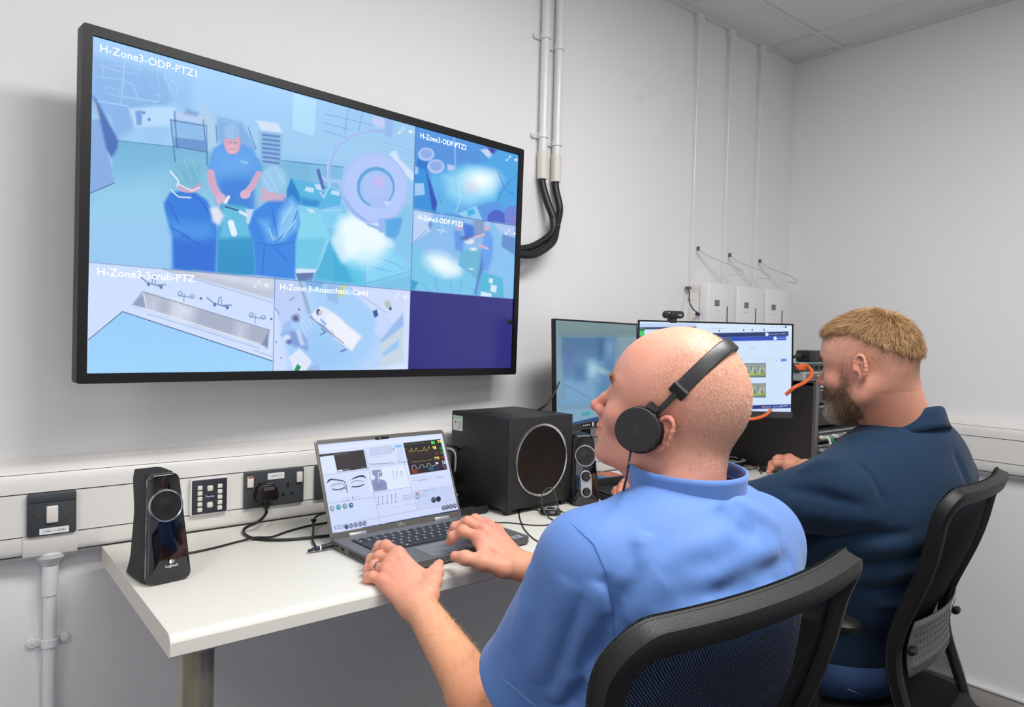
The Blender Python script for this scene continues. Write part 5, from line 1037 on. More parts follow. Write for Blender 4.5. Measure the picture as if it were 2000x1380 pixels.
for k, (z0, z1, c) in enumerate(un):
    q = box('rack_unit', (.025, -.006 if k != 1 else .03, z0), (RW-.025, .30, z1), mat('unit_%d' % k, c, .3, metal=.3), rk, .001, 1)
    box('handle_strip', (.03, -.013, z1-.008), (RW-.03, -.0062 if k != 1 else .03, z1-.004), silver_p, q)
    if k == 0: box('display', (.055, -.0075, z0+.012), (.09, -.005, z1-.012), hole, q)
lb = box('blue_label', (.026, -.0135, .318), (.075, -.0125, .333), mat('label_blue', (176, 206, 232), .5), rk); text('label_text', 'HUB', .012, inkm, lb, TR(.038, -.0137, .3205) @ STAND)
for r in range(3):
    for c in range(14):
        x = .05+c*.03; z = .136-.046*r
        p_ = turned('connector', [(0, 0), (.008, 0), (.008, .012), (.005, .012), (.005, .022), (0, .022)], silver_p if (c+r) % 3 else cream, rk, TR(x, -.006, z) @ RX(90), 12)
for k, (x0, x1, m_, sag) in enumerate(((.06, .14, greenm, .06), (.14, .20, greenm, .04), (.04, .10, cable_w, .07), (.10, .26, cable_w, .05), (.2, .36, blk, .06), (.05, .22, blk, .045), (.28, .42, orange, .05))):
    z0, z1 = (.136, .09)[k % 2], (.09, .136, .044)[k % 3]
    tube('patch_cable', [(x0, -.02, z0), (x0+.003, -.045, z0-.005), ((x0+x1)/2, -.06, min(z0, z1)-sag*.6), (x1-.003, -.045, z1-.005), (x1, -.02, z1)], .0045, m_, rk)
nt1 = thing('network_switch', 'flat pale network switch lying directly on top of the rack cabinet', 'network device', (RXX+.02, RY0+.05, DZ+RH))
box('housing', (0, 0, .002), (.36, .24, .036), mat('switch_pale', (188, 190, 188), .35, metal=.3), nt1, .002, 1); box('port_panel', (.02, -.0015, .008), (.34, .0, .03), mat('switch_grey', (112, 112, 112), .4), nt1)
for c in range(10): box('port', (.10+c*.022, -.0025, .012), (.114+c*.022, -.001, .024), hole, nt1)
nt2 = thing('network_device', 'second dark network box stacked on the pale switch', 'network device', (RXX+.01, RY0+.06, DZ+RH+.036)); box('housing', (0, 0, 0), (.34, .2, .030), mat('switch_dark', (70, 68, 68), .4), nt2, .002, 1); box('top_plate', (0.0, .0, .030), (.34, .2, .034), mat('plate_teal', (160, 190, 186), .4), nt2, .001, 1)
for c in range(6): box('port', (.03+c*.04, -.0012, .008), (.055+c*.04, .0, .022), hole, nt2)
nt3 = thing('power_adaptor', 'black plug adaptor lying on top of the network boxes by the man\'s nose', 'plug', (RXX+.13, RY0+.10, DZ+RH+.07)); box('body', (-.03, -.03, 0), (.06, .03, .045), blk, nt3, .008, 2); tube('wire', [(-.03, 0, .02), (-.08, -.01, .025), (-.14, .0, .012), (-.2, .02, .02)], .006, blk, nt3)
oc = thing('orange_cable', 'thick orange cable curving down from network boxes behind right monitor', 'cable', (RXX+.05, RY0, DZ+RH+.06))
O = lambda x, y, dep: pd(x, y, dep)-Vector((RXX+.05, RY0, DZ+RH+.06))
tube('wire', [O(1556, 716, 2.50), O(1572, 713, 2.52), O(1584, 722, 2.52), O(1584, 735, 2.50), O(1570, 747, 2.46), O(1552, 756, 2.44), O(1535, 770, 2.46)], .0065, orange, oc, 8)
for k in range(3): tube('wire', [O(1552+2*k, 712+3*k, 2.5), O(1562, 716+2*k, 2.5), O(1572, 714+3*k, 2.52), O(1580, 718, 2.56)], .004, orange, oc, 6)
oc2 = thing('orange_cable', 'orange cable loop hanging below the bottom edge of right monitor', 'cable', pd(1480, 812, 2.36)); b0 = pd(1480, 812, 2.36)
tube('wire', [pd(1440, 806, 2.40)-b0, pd(1460, 817, 2.38)-b0, pd(1480, 816, 2.38)-b0, pd(1497, 809, 2.40)-b0, pd(1505, 800, 2.44)-b0], .0055, orange, oc2)
yc = thing('pale_green_cable', 'pale green network cable plugged in the switch on rack', 'cable', (RXX+.12, RY0+.04, DZ+RH+.02)); tube('wire', [(0, .01, 0), (0, -.03, .002), (.03, -.05, .0), (.09, -.05, -.005), (.16, -.03, .0), (.17, .01, 0)], .005, yellowg, yc)
# ------------------------------------------------------------------ implicit surfaces for bodies and clothes
class Field:
    def __init__(s, lo, hi, h):
        s.lo = np.array(lo, np.float32); s.h = h; s.n = np.ceil((np.array(hi)-np.array(lo))/h).astype(int)+1
        s.D = np.full(tuple(s.n), 1., np.float32)
        s.ax = [s.lo[i]+h*np.arange(s.n[i], dtype=np.float32) for i in range(3)]
    def sub(s, lo, hi):
        a = np.clip(np.floor((np.array(lo)-s.lo)/s.h).astype(int), 0, s.n); b = np.clip(np.ceil((np.array(hi)-s.lo)/s.h).astype(int)+1, 0, s.n)
        if np.any(b <= a): return None, None
        sl = tuple(slice(a[i], b[i]) for i in range(3)); return sl, (s.ax[0][sl[0]][:, None, None], s.ax[1][sl[1]][None, :, None], s.ax[2][sl[2]][None, None, :])
    def mix(s, sl, d, k, mode='u'):
        A = s.D[sl]
        if mode == 'u':
            h = np.maximum(k-np.abs(A-d), 0)/k; s.D[sl] = np.minimum(A, d)-h*h*k*.25
        else:
            d = -d; h = np.maximum(k-np.abs(A-d), 0)/k; s.D[sl] = np.maximum(A, d)+h*h*k*.25
    def cone(s, a, b, ra, rb, k=.01, mode='u'):
        a, b = np.array(a, float), np.array(b, float); R = max(ra, rb)+k+3*s.h
        sl, G = s.sub(np.minimum(a, b)-R, np.maximum(a, b)+R)
        if sl is None: return
        v = b-a; L = v@v+1e-12; X, Y, Z = G[0]-a[0], G[1]-a[1], G[2]-a[2]
        t = np.clip((X*v[0]+Y*v[1]+Z*v[2])/L, 0, 1); s.mix(sl, (np.sqrt((X-t*v[0])**2+(Y-t*v[1])**2+(Z-t*v[2])**2)-(ra+(rb-ra)*t)).astype(np.float32), k, mode)
    def ell(s, c, r, k=.01, mode='u', rot=None):
        c, r = np.array(c, float), np.array(r, float); R = (r.max() if rot is not None else r)+k+3*s.h
        sl, G = s.sub(c-R, c+R)
        if sl is None: return
        X, Y, Z = G[0]-c[0], G[1]-c[1], G[2]-c[2]
        if rot is not None:
            Q = np.array(rot); X, Y, Z = Q[0, 0]*X+Q[1, 0]*Y+Q[2, 0]*Z, Q[0, 1]*X+Q[1, 1]*Y+Q[2, 1]*Z, Q[0, 2]*X+Q[1, 2]*Y+Q[2, 2]*Z
        k0 = np.sqrt((X/r[0])**2+(Y/r[1])**2+(Z/r[2])**2); k1 = np.sqrt((X/r[0]**2)**2+(Y/r[1]**2)**2+(Z/r[2]**2)**2)+1e-9
        s.mix(sl, (k0*(k0-1)/k1).astype(np.float32), k, mode)
    def chain(s, pts, rad, k=.008):
        for i in range(len(pts)-1): s.cone(pts[i], pts[i+1], rad[i], rad[i+1], k)
    def bump(s, pts, w, amp, taper=True):
        """raise (amp>0) or press (amp<0) the surface along a polyline"""
        P = np.array([list(p) for p in pts], float); R = 3*w
        sl, G = s.sub(P.min(0)-R, P.max(0)+R)
        if sl is None: return
        X, Y, Z = G; best = None; n = len(P)-1; tt = None
        for i in range(n):
            a, v = P[i], P[i+1]-P[i]; L = v@v+1e-12; x, y, z = X-a[0], Y-a[1], Z-a[2]; t = np.clip((x*v[0]+y*v[1]+z*v[2])/L, 0, 1)
            d = (x-t*v[0])**2+(y-t*v[1])**2+(z-t*v[2])**2; u = (i+t)/n
            if best is None: best, tt = d, u*np.ones_like(d)
            else: m = d < best; tt = np.where(m, u, tt); best = np.minimum(best, d)
        f = np.maximum(np.sin(np.pi*np.clip(tt, .0, 1.)), 0)**.6 if taper else 1.
        s.D[sl] -= (amp*f*np.exp(-best/(2*w*w))).astype(np.float32)
    def val(s, p):
        g = (np.array(p)-s.lo)/s.h
        if np.any(g < 0) or np.any(g >= s.n-1): return 1.
        i = g.astype(int); f = g-i; c = s.D[i[0]:i[0]+2, i[1]:i[1]+2, i[2]:i[2]+2]
        c = c[0]*(1-f[0])+c[1]*f[0]; c = c[0]*(1-f[1])+c[1]*f[1]; return c[0]*(1-f[2])+c[1]*f[2]
    def hit(s, px, py, d0=.5, d1=3.):
        """first point of the surface seen from the photographer's position"""
        d = r2*((px-1000)/F_PX)-u2*((py-690)/F_PX)+fw; o = Vector((0, 0, CAM_H)); t = d0
        while t < d1:
            v = s.val(o+d*t)
            if v <= 0:
                a, b = t-.004, t
                for _ in range(12):
                    m_ = (a+b)/2
                    if s.val(o+d*m_) <= 0: b = m_
                    else: a = m_
                return o+d*b
            t += max(.002, min(.03, v*.5))
        return None
    def mesh(s):
        D = s.D; I = D < 0; n = s.n
        c = np.zeros(tuple(n-1), np.int8)
        for a in (0, 1):
            for b in (0, 1):
                for e in (0, 1): c += I[a:n[0]-1+a, b:n[1]-1+b, e:n[2]-1+e]
        act = np.argwhere((c > 0) & (c < 8)); idx = np.full(tuple(n-1), -1, np.int32); idx[act[:, 0], act[:, 1], act[:, 2]] = np.arange(len(act))
        acc = np.zeros((len(act), 3)); cnt = np.zeros(len(act))
        for ax in range(3):
            for u in (0, 1):
                for v in (0, 1):
                    o = [0, 0, 0]; o[(ax+1) % 3] = u; o[(ax+2) % 3] = v; o2 = list(o); o2[ax] = 1
                    p = act+o; q = act+o2; a = D[p[:, 0], p[:, 1], p[:, 2]]; b = D[q[:, 0], q[:, 1], q[:, 2]]; m_ = (a < 0) != (b < 0)
                    t = np.where(m_, a/(a-b+1e-20), 0)[:, None]; acc += np.where(m_[:, None], p+(np.array(o2)-np.array(o))*t, 0); cnt += m_
        V = s.lo+s.h*(acc/cnt[:, None]); F = []
        for ax in range(3):
            A = np.moveaxis(I, ax, 0); E = A[:-1] != A[1:]; E = np.moveaxis(E, 0, ax); w = np.argwhere(E)
            b1, b2 = (ax+1) % 3, (ax+2) % 3; w = w[(w[:, b1] > 0) & (w[:, b2] > 0) & (w[:, b1] < n[b1]-1) & (w[:, b2] < n[b2]-1)]
            def cell(d1, d2): q = w.copy(); q[:, b1] -= d1; q[:, b2] -= d2; return idx[q[:, 0], q[:, 1], q[:, 2]]
            q = np.stack([cell(1, 1), cell(0, 1), cell(0, 0), cell(1, 0)], 1); ins = I[w[:, 0], w[:, 1], w[:, 2]]
            q[~ins] = q[~ins][:, ::-1]; F.append(q)
        return V, np.concatenate(F)
def relax(V, F, it=2, lam=.5):
    """light smoothing of the vertices"""
    e = np.concatenate([F[:, [0, 1]], F[:, [1, 2]], F[:, [2, 3]], F[:, [3, 0]]]); n = len(V); cnt = np.bincount(e[:, 0], minlength=n)+np.bincount(e[:, 1], minlength=n)
    for k in range(it):
        S = np.zeros_like(V)
        for c in range(3): S[:, c] = np.bincount(e[:, 0], V[e[:, 1], c], n)+np.bincount(e[:, 1], V[e[:, 0], c], n)
        V = V+(lam if k % 2 == 0 else -lam*1.02)*(S/np.maximum(cnt, 1)[:, None]-V)
    return V
def normals(V, F):
    a, b, c, d = (V[F[:, i]] for i in range(4)); fn = np.cross(c-a, d-b); N = np.zeros_like(V)
    for i in range(4):
        for k in range(3): N[:, k] += np.bincount(F[:, i], fn[:, k], len(V))
    return N/(np.linalg.norm(N, axis=1, keepdims=True)+1e-12)
def compact(V, F):
    u = np.unique(F); m_ = np.full(len(V), -1); m_[u] = np.arange(len(u)); return V[u], m_[F], u
def joined(parts):
    Vs, Fs, o = [], [], 0
    for V, F in parts: Vs.append(V); Fs.append(F+o); o += len(V)
    return np.concatenate(Vs), np.concatenate(Fs)
def strands(name, P, N, D, L, w, cols, m_, parent, bend=.3, taper=.25):
    """fine hairs: flat ribbons rooted at P, growing along D (unit), length L"""
    n = len(P); L = np.broadcast_to(L, (n,))[:, None]; S = np.cross(D, N+RNG.normal(0, .4, (n, 3))); S /= np.linalg.norm(S, axis=1, keepdims=True)+1e-9
    ww = np.broadcast_to(w, (n,))[:, None]/2
    p1 = P+D*L*.5+N*L*bend*.22; p2 = P+D*L+N*L*bend*-.05
    V = np.stack([P-S*ww, P+S*ww, p1-S*ww*.8, p1+S*ww*.8, p2-S*ww*taper, p2+S*ww*taper], 1).reshape(-1, 3)
    b = (np.arange(n)*6)[:, None]; F = np.concatenate([b+[0, 1, 3, 2], b+[2, 3, 5, 4]])
    me = raw_mesh(name, V, F); set_col(me, np.repeat(cols, 6, axis=0)); return link(name, me, m_, parent)
def scatter(V, F, N, weight, n):
    """n random surface points with probability weight per face"""
    a, b, c, d = (V[F[:, i]] for i in range(4)); A = np.linalg.norm(np.cross(c-a, d-b), axis=1)*.5; fw_ = weight[F].mean(1)*A; s_ = fw_.sum()
    f = RNG.choice(len(F), n, p=fw_/s_); u, v = RNG.random((2, n, 1)); q = F[f]
    P = (V[q[:, 0]]*(1-u)+V[q[:, 1]]*u)*(1-v)+(V[q[:, 3]]*(1-u)+V[q[:, 2]]*u)*v; NN = N[q].mean(1); return P, NN/np.linalg.norm(NN, axis=1, keepdims=True), q[:, 0]
def npv(v): return np.array([v[0], v[1], v[2]])
def sm(x, a, b): t = np.clip((x-a)/(b-a), 0, 1); return t*t*(3-2*t)
def blob(V, c, r): return np.exp(-(((V-np.array(c))/np.array(r))**2).sum(1))

def head_field(neck_base, neck_r, opt):
    """head in its own frame: x forward, y left, z up, origin between the ear openings"""
    f = Field((-.16, -.115, -.26), (.155, .115, .165), .0021)
    f.ell((-.008, 0, .046), (.0985, .0765, .086+opt.get('crown', 0)), .01)
    f.ell((-.040, 0, .030), (.066, .070, .070), .03)
    f.ell((.036, 0, .030), (.062, .066, .078), .03)
    f.ell((.036, 0, -.026), (.050, .052, .066), .025)
    f.cone((-.008, .052, -.040), (.010, .050, -.066), .015, .014, .03); f.cone((-.008, -.052, -.040), (.010, -.050, -.066), .015, .014, .03)
    jw = opt.get('jaw', 1.)
    for s in (1, -1): f.cone((.004, .047*s*jw, -.060), (.066, .014*s, -.084), .014, .014, .022)
    f.ell((.078, 0, -.086), (.017, .022, .017), .016)
    f.ell((.062, 0, -.058), (.032, .032, .028), .02)
    if opt.get('jowl'): f.ell((.022, 0, -.078), (.045, .042, .022), .025)
    # brow, sockets, cheeks, nose, lips
    for s in (1, -1):
        f.cone((.079, .012*s, .034), (.070, .044*s, .030), .010, .009, .015)
        f.ell((.098, .031*s, .012), (.017, .017, .012), .014, 'd')
        f.ell((.066, .040*s, -.022), (.022, .020, .022), .02)
        f.ell((.0735, .031*s, .011), (.0125, .0135, .0125), .003)
        f.cone((.083, .018*s, .019), (.078, .043*s, .017), .0035, .003, .005); f.cone((.083, .020*s, .004), (.078, .042*s, .004), .003, .003, .006)
    nl = opt.get('nose', 1.)
    f.cone((.086, 0, .022), (.098+.006*nl, 0, -.004), .0065, .0075, .010); f.cone((.098+.006*nl, 0, -.004), (.108+.008*nl, 0, -.021), .0075, .0095, .008)
    for s in (1, -1): f.ell((.100, .0115*s, -.025), (.011, .0075, .008), .007); f.ell((.103, .006*s, -.033), (.005, .0035, .003), .003, 'd')
    f.ell((.096, 0, -.034), (.010, .010, .008), .008)
    f.ell((.094, 0, -.0475), (.0095, .021, .0062), .006); f.ell((.0925, 0, -.0600), (.0095, .018, .0068), .006)
    f.cone((.107, -.016, -.0535), (.107, .016, -.0535), .0035, .0035, .004, 'd')
    f.ell((.094, 0, -.0725), (.012, .016, .004), .007, 'd')
    # neck and nape
    nb = np.array(neck_base); f.cone((-.020, 0, -.030), nb, neck_r*.93, neck_r, .03); f.cone((-.045-opt.get('nape', 0), 0, -.005), nb+np.array([-.008-opt.get('nape', 0), 0, .0]), .040+opt.get('nape', 0), neck_r*.9, .03)
    f.cone((.022, 0, -.070), nb+np.array([.022, 0, .01]), .028, neck_r*.72, .03)
    if opt.get('roll'):
        f.cone((-.074, -.035, -.052), (-.074, .035, -.052), .020, .020, .02)
        f.bump([(-.055, .062, -.058), (-.090, .030, -.063), (-.096, 0, -.065), (-.090, -.030, -.063), (-.055, -.062, -.058)], .0035, -.004); f.bump([(-.055, .060, -.085), (-.088, .025, -.088), (-.090, -.02, -.088)], .003, -.0022)
    # ears
    for s in (1, -1):
        c = np.array([-.012, .0765*s+opt.get('eary', 0)*s, .002+opt.get('earz', 0)]); th = math.radians(14); es = opt.get('ear', .88)
        rim = []
        for k in range(13):
            a = math.radians(-60+k*250/12); x, z = -.016*es*math.cos(a), .031*es*math.sin(a)
            rim.append(c+np.array([x*math.cos(th)-z*math.sin(th)*.6, s*(.010+.007*max(0, -x/.016*1.)+.002*math.sin(a)), z]))
        f.chain(rim, [.0030+.0008*math.sin(PI*i/12) for i in range(13)], .003)
        f.ell(c+np.array([-.004, .0075*s, .000]), (.0150*es, .0062, .027*es), .004); f.ell(c+np.array([.002, .0045*s, -.029*es]), (.0078, .0050, .0085), .006)
        f.ell(c+np.array([-.001, .0160*s, -.003]), (.0085, .0075, .014), .004, 'd'); f.ell(c+np.array([-.004, .017*s, .016]), (.008, .0055, .007), .003, 'd')
        f.cone(c+np.array([-.006, .012*s, .008]), c+np.array([-.008, .013*s, -.012]), .0030, .0030, .003); f.ell(c+np.array([.009, .006*s, -.004]), (.005, .006, .007), .004)
    for b in opt.get('creases', []): f.bump(*b)
    return f
def arm_field(S, E, W, hand, rad, lo_pad=.06):
    """upper arm, forearm and five-fingered hand; hand: dict finger -> four joints"""
    P = [S, E, W]+[p for v in hand.values() for p in v]; A = np.array([npv(p) for p in P])
    f = Field(A.min(0)-lo_pad, A.max(0)+lo_pad, .0020)
    r0, r1, r2_, r3 = rad; S, E, W = npv(S), npv(E), npv(W)
    f.cone(S, E, r0, r1, .02); m_ = E+(W-E)*.28; f.cone(E, m_, r1*.93, r2_, .02); f.cone(m_, W, r2_, r3, .02)
    mc = {k: npv(v[0]) for k, v in hand.items()}; U = np.cross(mc['index']-W, mc['little']-W); U /= np.linalg.norm(U)
    if U[2] < 0: U = -U
    side = (mc['index']-mc['little']); side /= np.linalg.norm(side)
    f.cone(W+side*.012, W-side*.010, r3*.86, r3*.86, .012)
    fr = dict(index=.0110, middle=.0112, ring=.0107, little=.0098)
    for k, r in fr.items():
        v = [npv(p) for p in hand[k]]; w0 = W+(v[0]-W)*.18+side*(dict(index=.012, middle=.003, ring=-.006, little=-.013)[k])
        f.cone(w0-U*.004, v[0]-U*.004, .0180, .0150, .016)
    f.cone(W-U*.006, (mc['ring']+mc['middle'])/2-U*.006, .018, .012, .016)
    for k, r in fr.items():
        v = [npv(p) for p in hand[k]]; f.chain(v, [r*1.1, r*.98, r*.88, r*.78], .0045)
        for j in (1, 2): f.ell(v[j]+U*.001, (r*1.03, r*1.03, r*1.03), .006)
        f.ell(v[0]+U*.0035, (r*.9, r*.9, r*.8), .010)
    t = [npv(p) for p in hand['thumb']]; f.chain([W+(t[0]-W)*.5, t[0], t[1], t[2], t[3]], [.019, .020, .0150, .0130, .0108], .008)
    f.cone(t[1], mc['index']-side*.004-U*.006, .0095, .009, .016)
    f.ell(t[2], (.0137, .0137, .0137), .006)
    # tendons and knuckle creases
    for k in ('index', 'middle', 'ring', 'little'):
        v = [npv(p) for p in hand[k]]; f.bump([W+(v[0]-W)*.35+U*.013, W+(v[0]-W)*.7+U*.0125, v[0]+U*.0125], .003, .0010)
        d = (v[1]-v[0]); d /= np.linalg.norm(d); x = np.cross(d, U); x /= np.linalg.norm(x)+1e-9
        for q in (-.003, .0, .003): f.bump([v[1]+d*q+U*.009-x*.006, v[1]+d*q+U*.0105, v[1]+d*q+U*.009+x*.006], .0009, -.0006)
    for a, b in (('index', 'middle'), ('middle', 'ring'), ('ring', 'little')):
        f.bump([(mc[a]+mc[b])/2+U*.008, (npv(hand[a][1])+npv(hand[b][1]))/2+U*.006], .0025, -.0022)
    return f, U
def nails(hand, U, parent, m_):
    for k, v in hand.items():
        a, b = npv(v[2]), npv(v[3]); d = b-a; d /= np.linalg.norm(d); u = U-d*(U@d)
        if k == 'thumb': pr = npv(v[2])-npv(hand['index'][0]); u = U*.8+.6*np.cross(d, U); u -= d*(u@d)
        u /= np.linalg.norm(u); s_ = np.cross(d, u); r = .0095 if k == 'thumb' else (.0076 if k != 'little' else .0066)
        bm = bmesh.new(); n1, n2 = 5, 6; G = []
        for i in range(n1+1):
            for j in range(n2+1):
                y = (i/n1-.5)*r*1.35; a_ = (j/n2-.5)*1.5*(1-.12*(i/n1)); G.append(bm.verts.new(b+d*(y+.001)+(s_*math.sin(a_)+u*math.cos(a_))*(r*1.03)))
        for i in range(n1):
            for j in range(n2): bm.faces.new([G[i*(n2+1)+j], G[i*(n2+1)+j+1], G[(i+1)*(n2+1)+j+1], G[(i+1)*(n2+1)+j]])
        obj('nail', bm, m_, parent)
skin_m = attr_mat('skin', .46, .4, bump=.32, bscale=420, sss=.12, noise=.05, nscale=60)
hair_m = attr_mat('hair_strands', .5, .35)
nail_m = mat('fingernail', (228, 176, 160), .3, spec=.5)
def L3(c): return np.array(lin(c))
def colfield(V, base, blobs):
    C = np.tile(L3(base), (len(V), 1))
    for c, r, col, a in blobs:
        w = (blob(V, c, r)*a)[:, None]; C = C*(1-w)+L3(col)*w
    return C
def xf(M, V): A = np.array(M); return V @ A[:3, :3].T + A[:3, 3]
def cloth(name, f, cuts, m_, parent, thick=.0025, it=2):
    """surface of a field cut by planes (point, outward normal, centre, radius) and given thickness"""
    V, F = f.mesh(); V = relax(V, F, it)
    me = raw_mesh(name, V, F); bm = bmesh.new(); bm.from_mesh(me)
    for p, nrm, c, rad in cuts:
        p, nrm, c = Vector(p), Vector(nrm).normalized(), Vector(c)
        fs = [q for q in bm.faces if (q.calc_center_median()-c).length < rad]
        g = list({v for q in fs for v in q.verts})+list({e for q in fs for e in q.edges})+fs
        bmesh.ops.bisect_plane(bm, geom=g, plane_co=p, plane_no=nrm, clear_outer=False, dist=1e-6)
        dl = [q for q in bm.faces if (q.calc_center_median()-c).length < rad*1.03 and (q.calc_center_median()-p).dot(nrm) > 0]
        bmesh.ops.delete(bm, geom=dl, context='FACES')
    bm.to_mesh(me); bm.free(); me.polygons.foreach_set('use_smooth', [True]*len(me.polygons))
    o = link(name, me, m_, parent); md = o.modifiers.new('thickness', 'SOLIDIFY'); md.thickness = thick; md.offset = 1
    return o
def seam(f, pts, r, m_, parent, name='seam', lift=.0006, n=10):
    """stitched seam laid on the cloth where the photograph shows it"""
    P = []
    for (x0, y0), (x1, y1) in zip(pts, pts[1:]):
        for k in range(n):
            t = k/n; h = f.hit(x0+(x1-x0)*t, y0+(y1-y0)*t)
            if h is not None: P.append(h)
    h = f.hit(*pts[-1])
    if h is not None: P.append(h)
    if len(P) < 3: return None
    P = [P[0]]+[(P[i-1]+P[i]*2+P[i+1])/4 for i in range(1, len(P)-1)]+[P[-1]]
    o0 = Vector((0, 0, CAM_H)); P = [p+(o0-p).normalized()*(lift+.0030) for p in P]
    return tube(name, P, r, m_, parent, 0, 6)
# ------------------------------------------------------------------ office chairs
def mesh_fabric():
    M = bpy.data.materials.new('chair_mesh_fabric'); M.use_nodes = True; nt = M.node_tree; b = nt.nodes['Principled BSDF']; L = nt.links
    b.inputs['Base Color'].default_value = (.005, .005, .006, 1); b.inputs['Roughness'].default_value = .8; b.inputs['Specular IOR Level'].default_value = .15
    uv = nt.nodes.new('ShaderNodeUVMap'); sp = nt.nodes.new('ShaderNodeSeparateXYZ'); L.new(uv.outputs[0], sp.inputs[0])
    def M2(op, a, b_=None):
        n = nt.nodes.new('ShaderNodeMath'); n.operation = op
        for i, x in enumerate((a, b_)):
            if x is None: continue
            if isinstance(x, (int, float)): n.inputs[i].default_value = x
            else: L.new(x, n.inputs[i])
        return n.outputs[0]
    u = M2('MULTIPLY', sp.outputs[0], 1.); v = M2('MULTIPLY', sp.outputs[1], 1.)
    row = M2('FLOOR', v); off = M2('MULTIPLY', M2('MODULO', row, 2.), .5); fu = M2('SUBTRACT', M2('FRACT', M2('ADD', u, off)), .5); fv = M2('SUBTRACT', M2('FRACT', v), .5)
    d = M2('ADD', M2('POWER', M2('ABSOLUTE', M2('MULTIPLY', fu, 4.0)), 2.4), M2('POWER', M2('ABSOLUTE', M2('MULTIPLY', fv, 4.0)), 2.4))
    al = M2('GREATER_THAN', d, 1.0); L.new(al, b.inputs['Alpha']); return M
MESHM = mesh_fabric()
frame_m = mat('chair_frame_plastic', (20, 20, 21), .5, bump=.25, bscale=500, spec=.4)
frame_t = mat('chair_frame_trim', (20, 20, 21), .55, bump=.3, bscale=900)
seatm = mat('chair_seat_fabric', (22, 22, 26), .9, bump=.4, bscale=600)
BW = .236
def back_pt(u, v, W=BW):
    """u -1..1 across, v 0..1 up; local y is forward"""
    z = .44+.665*v
    y = -.215+.075*math.exp(-((v-.42)/.27)**2)-.020*v**3-.018*sm_(v, .88, 1.02)
    y -= .030*(1-u*u)*(.4+.6*v); w = W*(.88+.11*sm_(v, .55, .97))
    return Vector((u*w, y, z))
def sm_(x, a, b): t = min(1, max(0, (x-a)/(b-a))); return t*t*(3-2*t)
def chair(label, loc, yaw, top):
    o = thing('office_chair', label, 'chair', loc, (0, 0, yaw)); dz = top-1.105
    def BP(u, v): p = back_pt(u, v); p.z += dz; return p
    # rounded outline of the back in (u,v)
    out = []
    ru, rv = .20, .075
    for cu, cv, a0 in ((1-ru, 1-rv, 0), (-1+ru, 1-rv, 90), (-1+ru, rv, 180), (1-ru, rv, 270)):
        for k in range(9): a = math.radians(a0+90*k/8); out.append((cu+ru*math.cos(a), cv+rv*math.sin(a)))
    ring = []
    n0 = len(out)
    for i in range(n0):
        (ua, va), (ub, vb) = out[i], out[(i+1) % n0]; L_ = math.hypot((ub-ua)*BW, (vb-va)*.665); k = max(1, int(L_/.018))
        for j in range(k): ring.append((ua+(ub-ua)*j/k, va+(vb-va)*j/k))
    bm = bmesh.new(); trim = bmesh.new(); R = []; T = []; n = len(ring); cen = Vector((0, 0))
    for i, (u, v) in enumerate(ring):
        P = BP(u, v); a = Vector(ring[(i+1) % n])-Vector(ring[i-1]); tu = (BP(u+a.x*.02, v+a.y*.02)-BP(u-a.x*.02, v-a.y*.02)).normalized()
        nb = (BP(u, v+.01)-BP(u, v-.01)).cross(BP(u+.01, v)-BP(u-.01, v)).normalized()
        if nb.y > 0: nb = -nb                     # nb points backwards
        inn = tu.cross(nb).normalized()
        if inn.dot(BP(0, .5)-P) < 0: inn = -inn
        topk = sm_(v, .90, 1.)
        wd, th = .030+.004*topk, .016
        sec = [(-.002, -.006), (.0, .006), (.0, .012), (wd*.25, th), (wd*.7, th*.95), (wd, .006), (wd, .0), (.004, -.007)]
        R.append([bm.verts.new(P+inn*s+nb*t) for s, t in sec]); T.append([trim.verts.new(P+inn*s+nb*t) for s, t in [(.001+.004*math.cos(q), -.009+.004*math.sin(q)) for q in [2*PI*w/8 for w in range(8)]]])
    for A, b_ in ((R, bm), (T, trim)):
        m_ = len(A[0])
        for i in range(n):
            for j in range(m_): b_.faces.new([A[i][j], A[i][(j+1) % m_], A[(i+1) % n][(j+1) % m_], A[(i+1) % n][j]])
        bmesh.ops.recalc_face_normals(b_, faces=b_.faces[:])
    obj('back_frame', bm, frame_m, o, ang=40); 
    # ribbed edging: small beads along the cord
    for i in range(0, n):
        P0, P1 = ring[i], ring[(i+1) % n]
        if P0[1] < .55: continue
        A = BP(*P0); B = BP(*P1); k = max(1, int((B-A).length/.0032))
        nb = (BP(P0[0], P0[1]+.01)-BP(P0[0], P0[1]-.01)).cross(BP(P0[0]+.01, P0[1])-BP(P0[0]-.01, P0[1])).normalized()
        if nb.y > 0: nb = -nb
        d = (B-A).normalized(); s_ = d.cross(nb)
        for j in range(k):
            c = A+(B-A)*(j/k)-nb*.010; vs = [trim.verts.new(c+q) for q in (s_*.0055, d*.0011+nb*.0, -s_*.0055, -nb*.0058, -d*.0011, nb*.004)]
            trim.faces.new([vs[0], vs[1], vs[3]]); trim.faces.new([vs[1], vs[2], vs[3]]); trim.faces.new([vs[2], vs[4], vs[3]]); trim.faces.new([vs[4], vs[0], vs[3]])
    obj('edge_cord', trim, frame_t, o, ang=60)
    # mesh panel with woven holes in uv
    nu_, nv_ = 24, 46; co = []; uvs = []
    for j in range(nv_+1):
        v = .012+.976*j/nv_; 
        lim = 1.
        for i in range(nu_+1):
            u = -1+2*i/nu_
            for cv, top_ in ((1-rv, True), (rv, False)):
                dv = (v-cv) if top_ else (cv-v)
                if dv > 0: lim = 1-ru+ru*math.sqrt(max(0, 1-(dv/rv)**2))
            uu = u*(lim-.02); p = BP(uu, v)+Vector((0, .002, 0)); co.append(p); uvs.append((uu*BW/.0040, v*.665/.0024))
